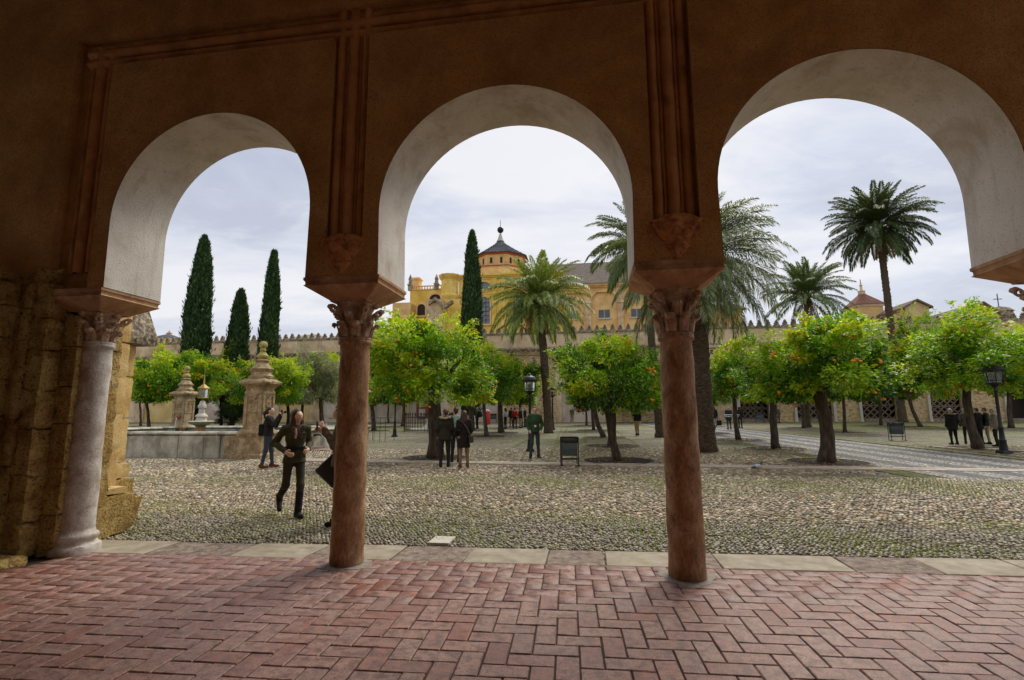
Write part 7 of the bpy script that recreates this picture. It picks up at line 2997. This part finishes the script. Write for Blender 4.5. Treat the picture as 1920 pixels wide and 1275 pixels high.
person('man in black jacket and beige trousers with hands at his face past the orange trees', (1193, 819), 1.76, R(150), (0.02, 0.02, 0.02), (0.38, 0.27, 0.15), None, HAIRG, 'short', 0.024, (0.018, 0.018, 0.018), 0.88,
       J={'eR': (0.2, .14, 1.22), 'wR': (.07, .24, 1.5), 'aR': (.05, .0, .09), 'tR': (.06, .15, .035), 'aL': (-.06, -.05, .09), 'tL': (-.08, .1, .035), 'kR': (.07, .03, .5), 'kL': (-.07, 0, .5)})
bpk = person('grey-haired man in olive coat with a dark backpack beside the twin trunks', (893, 803), 1.78, R(70), (0.06, 0.065, 0.045), (0.02, 0.02, 0.02), None, HAIRG, 'short', 0.026, (0.065, 0.07, 0.05), 0.86)
bg = local_thing('backpack', 'big dark green backpack worn by the grey-haired man', 'backpack', bpk, 0, -0.24, 1.2)
mb = MB()
mb.cbox(-0.17, 0.17, -0.13, 0.12, -0.28, 0.24, 0.07)
mb.cbox(-0.13, 0.13, -0.19, -0.13, -0.25, 0.0, 0.03)
mb.build('bag_body', cloth((0.02, 0.03, 0.022)), bg)
for (px, py, rz, top, lg, hr, hs, lb) in (
        (946, 804, 60, (0.30, 0.38, 0.42), (0.02, 0.02, 0.025), HAIRD, 'long', 'visitor in pale blue top with dark hair at the near side of the gathered group'),
        (957, 800, 20, (0.02, 0.02, 0.022), (0.02, 0.02, 0.025), HAIRB, 'short', 'visitor all in black in the middle of the gathered group'),
        (964, 804, -20, (0.40, 0.02, 0.02), (0.02, 0.02, 0.02), HAIRD, 'short', 'visitor in red top in the gathered group under the orange tree'),
        (974, 803, -60, (0.03, 0.03, 0.03), (0.42, 0.32, 0.20), HAIRD, 'short', 'visitor in dark top and beige shorts in the gathered group'),
        (983, 801, -110, (0.02, 0.02, 0.025), (0.02, 0.02, 0.02), HAIRG, 'short', 'visitor in black at the far side of the gathered group by the lamp'),
        (1071, 792, 160, (0.10, 0.07, 0.05), (0.25, 0.16, 0.10), HAIRD, 'short', 'brown-clad figure leaning on the far wall beside its partner'),
        (1076, 791, 100, (0.16, 0.20, 0.26), (0.02, 0.02, 0.03), HAIRD, 'short', 'dark figure with pale blue shoulders standing against the far wall'),
        (1339, 804, -25, (0.02, 0.02, 0.022), (0.20, 0.25, 0.31), HAIRD, 'long', 'woman in black coat and pale jeans carrying a bag on the striped path'),
        (1366, 809, 5, (0.025, 0.03, 0.033), (0.04, 0.05, 0.055), HAIRG, 'short', 'stout person in dark coat with pale shoulder strap on the striped path'),
        (1387, 807, 10, (0.02, 0.02, 0.02), (0.02, 0.02, 0.025), HAIRD, 'long', 'person in black mostly hidden behind a slim orange tree trunk on the path'),
        (1418, 795, 120, (0.03, 0.03, 0.032), (0.03, 0.03, 0.035), HAIRG, 'short', 'figure half hidden by the trunk before the lattice gate'),
        (1459, 798, 200, (0.10, 0.085, 0.06), (0.09, 0.08, 0.06), HAIRD, 'short', 'brownish figure behind the upright trunk near the red backpack'),
        (1474, 793, 178, (0.02, 0.02, 0.022), (0.018, 0.018, 0.02), HAIRG, 'short', 'man in black standing next to the red backpack'),
        (1572, 792, 140, (0.55, 0.55, 0.54), (0.08, 0.08, 0.09), HAIRD, 'short', 'visitor in white behind the thin straight trunk'),
        (225, 795, 30, (0.03, 0.03, 0.03), (0.03, 0.03, 0.03), HAIRD, 'short', None)):
    if lb is None:
        continue
    H_p = {1366: 1.72, 1071: 1.7, 1076: 1.72}.get(px, 1.72)
    dark = sum(top) < 0.2
    person(lb, (px, py), H_p, R(rz), top, lg, None, hr, hs, 0.03, top if dark else None, 0.72 if dark and px in (1366, 1387, 1339) else 0.84, build=1.15 if px == 1366 else 1.0)
SIT = {'pel': (0, 0, 0.50), 'che': (0, -0.02, 0.82), 'nk': (0, -.01, 1.02), 'hd': (0, .02, 1.19), 'sR': (.17, 0, .97), 'sL': (-.17, 0, .97), 'eR': (.22, .02, .70), 'eL': (-.22, .02, .70), 'wR': (.12, .24, .62), 'wL': (-.12, .24, .62),
       'hR': (.09, 0, .48), 'hL': (-.09, 0, .48), 'kR': (.11, .42, .50), 'kL': (-.11, .42, .50), 'aR': (.12, .42, .09), 'aL': (-.12, .42, .09), 'tR': (.13, .58, .035), 'tL': (-.13, .58, .035)}
for (px, py, top, lb, lb2) in ((1158, 790, (0.04, 0.035, 0.03), 'dark-clad visitor seated at the foot of the far wall beyond the beige trousers man', 'low stone ledge under the seated dark-clad visitor'),
                               (1599, 793, (0.60, 0.60, 0.58), 'visitor in white top seated in front of the yellow stretch of far wall', 'low stone ledge under the seated visitor in white')):
    s_ = person(lb, (px, py), 1.78, R(178), top, (0.03, 0.03, 0.04), None, HAIRG if px > 1500 else HAIRD, 'short', 0.028, J=SIT)
    t = thing('stone_ledge', lb2, 'ledge', (s_.location.x, s_.location.y + 0.12, s_.location.z), TH)
    mb = MB()
    mb.cbox(-0.6, 0.6, -0.2, 0.2, -0.02, 0.37, 0.03)
    mb.build('ledge_block', M['slab_pale'], t)

# the elderly group by the wide orange tree
og = [
    (1788, 842, -8, 1.62, (0.022, 0.020, 0.020), (0.018, 0.018, 0.02), HAIRG, 'short', 0.72, 'stocky man in black coat with pale fur collar, back turned, beside the elderly group', 'hood', 1.15),
    (1815, 841, -35, 1.62, (0.10, 0.09, 0.08), (0.03, 0.03, 0.035), HAIRG, 'short', 0.84, 'grey-haired person in the group half hidden by the pale trunk', None, 1.0),
    (1838, 842, 20, 1.66, (0.016, 0.016, 0.018), (0.016, 0.016, 0.02), HAIRB, 'short', 0.70, 'person in black coat right behind the pale trunk', None, 1.1),
    (1853, 842, 50, 1.66, (0.03, 0.03, 0.03), (0.32, 0.26, 0.15), HAIRB, 'short', 0.86, 'man in dark jacket and beige trousers in the elderly group', None, 1.0),
    (1868, 846, 42, 1.62, (0.20, 0.165, 0.12), (0.02, 0.02, 0.022), HAIRG, 'short', 0.78, 'fair-haired woman in beige jacket and black skirt next to the street lamp', None, 1.12)]
for (px, py, rz, H, top, lg, hr, hs, cl, lb, col_, bd) in og:
    p_ = person(lb, (px, py), H, R(rz), top, lg, None, hr, hs, 0.018, top, cl, collar=col_, build=bd, J={'hd': (0, .05, 1.61)}, head_tilt=R(-12))
    if col_ == 'hood':
        mb = MB()
        mb.tube([(0.15, 0.03, 1.47), (0.155, -0.07, 1.48), (0.09, -0.17, 1.47), (0, -0.19, 1.46), (-0.09, -0.17, 1.47), (-0.155, -0.07, 1.48), (-0.15, 0.03, 1.47)], 0.030, 8, 0, 0.25, random.Random(2))
        mb.build('fur_collar', cloth((0.26, 0.22, 0.16)), p_, smooth=True)
bg = local_thing('shoulder_bag', 'dark handbag hanging from the woman in beige by the street lamp', 'bag', p_, 0.27, -0.02, 0.90)
mb = MB()
mb.cbox(-0.06, 0.06, -0.16, 0.16, -0.14, 0.12, 0.03)
mb.tube([(0, -.1, .1), (-.05, -.06, .45), (-.05, .04, .45), (0, .1, .1)], 0.012, 5)
mb.build('bag_body', cloth((0.02, 0.02, 0.018)), bg)

# ================================================================== STREET FURNITURE
def street_lamp(foot, H, label, Y=None):
    g = ground(*foot) if Y is None else Vector((at(foot[0], foot[1], Y).x, Y, gz(Y)))
    t = thing('street_lamp', label, 'street lamp', g, 0, 'black lantern lamp posts in the courtyard')
    s = H / 3.3
    t.scale = (s, s, s)
    mb = MB()
    mb.sqlathe([(0.17, -0.05), (0.17, 0.05), (0.14, 0.10)])
    mb.lathe([(0.13, 0.10), (0.12, 0.22), (0.10, 0.42), (0.115, 0.46), (0.085, 0.50), (0.07, 0.85), (0.085, 0.88), (0.085, 0.93), (0.058, 0.97), (0.048, 2.2), (0.07, 2.24), (0.05, 2.28), (0.045, 2.36), (0.12, 2.42), (0.13, 2.45)], 16)
    mb.build('post', M['black_iron'], t, smooth=True, angle=40)
    mb = MB()
    mb.lathe([(0.13, 2.45), (0.235, 2.50), (0.235, 2.53), (0.215, 2.54)], 16)
    mb.lathe([(0.34, 2.96), (0.36, 2.99), (0.355, 3.02), (0.28, 3.045), (0.275, 3.10), (0.20, 3.15), (0.09, 3.19), (0.06, 3.24), (0.07, 3.27), (0.02, 3.30)], 20)
    for k in range(6):
        a = 2 * PI * k / 6
        mb.tube([(0.22 * math.cos(a), 0.22 * math.sin(a), 2.52), (0.27 * math.cos(a), 0.27 * math.sin(a), 2.97)], 0.013, 6)
    for z, r_ in ((2.62, 0.237), (2.93, 0.268)):
        pts = [(r_ * math.cos(2 * PI * q / 24), r_ * math.sin(2 * PI * q / 24), z) for q in range(25)]
        mb.tube(pts, 0.010, 5)
    lf = mb.build('lantern_frame', M['black_iron'], t, smooth=True, angle=40)
    mb = MB()
    n = 20
    vs, fs = [], []
    for (r_, z) in ((0.212, 2.54), (0.262, 2.96)):
        for q in range(n):
            vs.append((r_ * math.cos(2 * PI * q / n), r_ * math.sin(2 * PI * q / n), z))
    fs = [(q, (q + 1) % n, n + (q + 1) % n, n + q) for q in range(n)]
    mb.add(vs, fs)
    mb.build('lantern_glass', M['lamp_glass'], lf, smooth=True)
    mb = MB()
    mb.lathe([(0.03, 2.54), (0.03, 2.62), (0.055, 2.68), (0.06, 2.76), (0.03, 2.83), (0.0, 2.84)], 12)
    mb.build('bulb', M['white_marble'], lf, smooth=True)
    return t


street_lamp((1881, 859), 3.35, 'black street lamp with round hat lantern next to the woman in beige')
street_lamp((992, 846), 3.15, 'black street lamp standing directly behind the man in the green jacket')
street_lamp((1035, 806), 3.5, 'slim black street lamp right beside the palm trunk')
street_lamp((738, 816), 3.2, 'black street lamp between the tree guard and the railed enclosure')
street_lamp((1480, 794), 4.6, 'far street lamp beside the man in black and the red backpack')
street_lamp((1892, 797), 4.6, 'far thin lamp post seen just behind the near street lamp at the picture edge')


def litter_bin(foot, w, h, rz, label, Y=None):
    g = ground(*foot)
    t = thing('litter_bin', label, 'litter bin', g, rz, 'metal litter bins with black bags')
    hw = w / 2
    mb = MB()
    for s in (-1, 1):
        mb.tube([(s * hw, -.02, -0.02), (s * hw, -.02, h)], 0.016, 6)
        mb.tube([(s * hw, .26, -0.02), (s * hw, .26, h)], 0.016, 6)
        mb.tube([(s * hw, -.02, h), (s * hw, .26, h)], 0.014, 6)
        mb.tube([(s * hw, -.02, h * .22), (s * hw, .26, h * .22)], 0.012, 6)
        mb.cbox(s * hw - .05, s * hw + .05, -.05, .03, -0.01, 0.015, 0.004)
    for z in (h * .22, h):
        for y in (-.02, .26):
            mb.tube([(-hw, y, z), (hw, y, z)], 0.014, 6)
    mb.build('frame', M['black_iron'], t)
    mb = MB()
    mb.cbox(-hw + .03, hw - .03, 0.0, 0.24, h * .34, h * .93, 0.02)
    mb.build('container', M['iron_grey'], t)
    mb = MB()
    mb.cbox(-hw + .035, hw - .035, -0.008, -0.001, h * .36, h * .60, 0.002)
    mb.build('panel', M['bin_green'], t)
    mb = MB()
    rr = random.Random(int(foot[0]))
    L = 26
    ring = []
    vs, fs = [], []
    for lv, (dz, gr) in enumerate(((h * .80, .012), (h * .88, .02), (h * .97, .015), (h * 1.0, -.01), (h * .93, -.04))):
        for q in range(L):
            a = 2 * PI * q / L
            sx, sy = math.cos(a), math.sin(a)
            k = 1 / max(abs(sx), abs(sy))
            jx = rr.uniform(-.008, .008)
            vs.append((sx * k * (hw - .03 + gr + jx), .12 + sy * k * (.12 + gr + jx), dz + rr.uniform(-.015, .015)))
    for lv in range(4):
        for q in range(L):
            fs.append((lv * L + q, lv * L + (q + 1) % L, (lv + 1) * L + (q + 1) % L, (lv + 1) * L + q))
    mb.add(vs, fs)
    mb.build('bin_bag', M['bag'], t, smooth=True)
    return t


litter_bin((1067, 874), 0.50, 0.84, R(2), 'dark metal litter bin with black bag by the stone channel')
litter_bin((1683, 833), 0.62, 0.90, R(-12), 'grey litter bin with black bag beyond the striped path')
litter_bin((1211, 792), 0.75, 1.0, TH, 'far litter bin against the yellow wall behind the beige trousers man')
litter_bin((923, 791), 0.75, 1.0, TH, 'far litter bin beside the thin dark trunk and the red bin')
litter_bin((1424, 797), 0.8, 1.0, TH, 'far grey litter bin before the lattice gate')
g = ground(912, 795)
t = thing('red_bin', 'slim red standing bin behind the thin dark orange tree trunk', 'red bin', g)
mb = MB()
mb.lathe([(0.28, 0), (0.30, 0.1), (0.30, 1.25), (0.26, 1.3)], 14)
mb.build('bin_body', M['red_paint'], t, smooth=True)
mb = MB()
mb.lathe([(0.26, 1.3), (0.31, 1.32), (0.28, 1.45), (0.1, 1.55), (0, 1.56)], 14)
mb.build('lid', M['white_marble'], t, smooth=True)
g = ground(1489, 793)
t = thing('red_backpack', 'bright red backpack lying on the ground by the man in black', 'backpack', g)
sdf_obj('bag_body', [('e', 0, (0, 0, .42), (.55, .35, .42)), ('e', 0, (.45, 0, .3), (.35, .3, .3))], 0.04, [cloth((0.55, 0.02, 0.025))], t, k=.03, clip_z=-0.01)
mb = MB()
mb.tube([(-.3, -.3, .3), (-.2, -.42, .6), (.1, -.42, .65), (.25, -.3, .4)], 0.035, 6)
mb.build('strap', cloth((0.30, 0.02, 0.02)), t)
g = ground(1353, 804)
t = thing('dark_suitcase', 'dark bag carried beside the woman in pale jeans on the path', 'bag', g)
t.location.x = ground(1347, 804).x
mb = MB()
mb.cbox(-0.2, 0.2, -.1, .1, 0.1, 0.55, 0.04)
mb.tube([(-.12, 0, .54), (-.1, 0, .75), (.1, 0, .75), (.12, 0, .54)], 0.018, 6)
mb.build('bag_body', BLACK, t)
# tubular barrier beside the stout person
g = ground(1372, 812)
t = thing('metal_barrier', 'grey tubular stand in front of the stout person on the path', 'barrier', g)
mb = MB()
mb.tube([(-.55, 0, 1.12), (.55, 0, 1.12)], 0.03, 8)
mb.tube([(-.5, 0, 1.0), (.5, 0, 1.0)], 0.025, 8)
mb.tube([(.2, 0, 0), (.2, 0, 1.1)], 0.03, 8)
mb.tube([(-.25, 0, 0.03), (.65, 0, 0.03)], 0.03, 8)
mb.build('tube_frame', flat('grey_tube', (0.25, 0.26, 0.26), 0.4, 0.5), t)

# iron tree guards beside the column
g = ground(708, 824)
t = thing('tree_guard', 'open square frame of thin black iron rods beside the reddish column', 'tree guard', g, TH)
mb = MB()
w = 0.62
for (x, y) in ((-w, -w), (w, -w), (w, w), (-w, w), (0, -w), (0.32, -w)):
    mb.tube([(x, y, -0.03), (x, y, 1.22)], 0.014, 6)
for z in (0.75, 1.22):
    pts = [(-w, -w, z), (w, -w, z), (w, w, z), (-w, w, z), (-w, -w, z)]
    for q in range(4):
        mb.tube([pts[q], pts[q + 1]], 0.013, 6)
mb.tube([(-w, -w, 1.2), (-2.6, -w, 1.2)], 0.013, 6)
mb.build('rod_frame', M['black_iron'], t)

# railed enclosure round the old well
g = ground(795, 808)
t = thing('iron_railing', 'round spiked black iron railing around a low well behind the big orange tree', 'railing', Vector((g.x, g.y + 1.6, g.z)), 0)
RR = 1.85
mb = MB()
for z in (0.12, 1.05):
    pts = [(RR * math.cos(2 * PI * q / 40), RR * math.sin(2 * PI * q / 40), z) for q in range(41)]
    mb.tube(pts, 0.022, 6)
mb.build('rail', M['black_iron'], t)
bar_me = None
for q in range(48):
    a = 2 * PI * q / 48
    if bar_me is None:
        mb = MB()
        mb.lathe([(0.017, -0.02), (0.017, 1.18), (0.05, 1.24), (0.035, 1.32), (0.0, 1.44)], 6)
        o = mb.build('bar', M['black_iron'], t)
        bar_me = o.data
    else:
        o = link('bar', bar_me, t)
    o.location = (RR * math.cos(a), RR * math.sin(a), 0)
wl_ = thing('well_basin', 'low pale stone well basin inside the round railing', 'well', Vector((g.x, g.y + 1.6, g.z)))
mb = MB()
mb.lathe([(1.4, -0.05), (1.4, 0.18), (1.35, 0.22), (1.1, 0.22), (1.05, 0.12), (0.0, 0.12)], 28)
mb.build('stone_ring', M['white_marble'], wl_)
mb = MB()
mb.lathe([(0.55, 0.12), (0.5, 0.3), (0.2, 0.45), (0.15, 0.8), (0.3, 0.9), (0.0, 0.92)], 16)
mb.build('centre_bowl', M['white_marble'], wl_, smooth=True)

# pigeon
g = ground(1419, 888)
pg = thing('pigeon', 'grey pigeon walking on the cobbles near the stone channel', 'pigeon', (g.x, g.y, g.z - 0.008), R(-72))
pg.scale = (1.15, 1.15, 1.15)
pgm = [flat('pale_grey_feathers', (0.46, 0.48, 0.53), 0.7), flat('dark_feathers', (0.06, 0.065, 0.075), 0.6)]
pr = [('e', 0, (0, 0, 0.115), (0.052, 0.095, 0.052)), ('c', 1, (0, 0.07, 0.135), (0, 0.115, 0.19), 0.034, 0.020), ('e', 1, (0, 0.125, 0.205), (0.019, 0.026, 0.019)), ('c', 1, (0, 0.145, 0.203), (0, 0.168, 0.197), 0.006, 0.003),
      ('c', 1, (0, -0.07, 0.112), (0, -0.175, 0.09), 0.032, 0.016), ('e', 0, (0.042, -0.02, 0.122), (0.016, 0.085, 0.036)), ('e', 0, (-0.042, -0.02, 0.122), (0.016, 0.085, 0.036)),
      ('c', 1, (0.036, -0.09, 0.118), (0.02, -0.15, 0.105), 0.014, 0.008), ('c', 1, (-0.036, -0.09, 0.118), (-0.02, -0.15, 0.105), 0.014, 0.008)]
sdf_obj('body', pr, 0.0055, pgm, pg, k=0.006)
for s in (-1, 1):
    mb = MB()
    mb.tube([(s * 0.02, 0.0, 0.075), (s * 0.022, -0.008, 0.04), (s * 0.022, 0.008, 0.008)], [0.008, 0.005, 0.005], 6)
    for q in (-0.5, 0, 0.5):
        mb.tube([(s * 0.022, 0.008, 0.006), (s * 0.022 + 0.03 * math.sin(q), 0.008 + 0.032 * math.cos(q), 0.003)], [0.004, 0.002], 5)
    mb.tube([(s * 0.022, 0.008, 0.006), (s * 0.022, -0.014, 0.003)], [0.004, 0.002], 5)
    mb.build('leg', flat('pink_leg', (0.45, 0.13, 0.10)), pg)
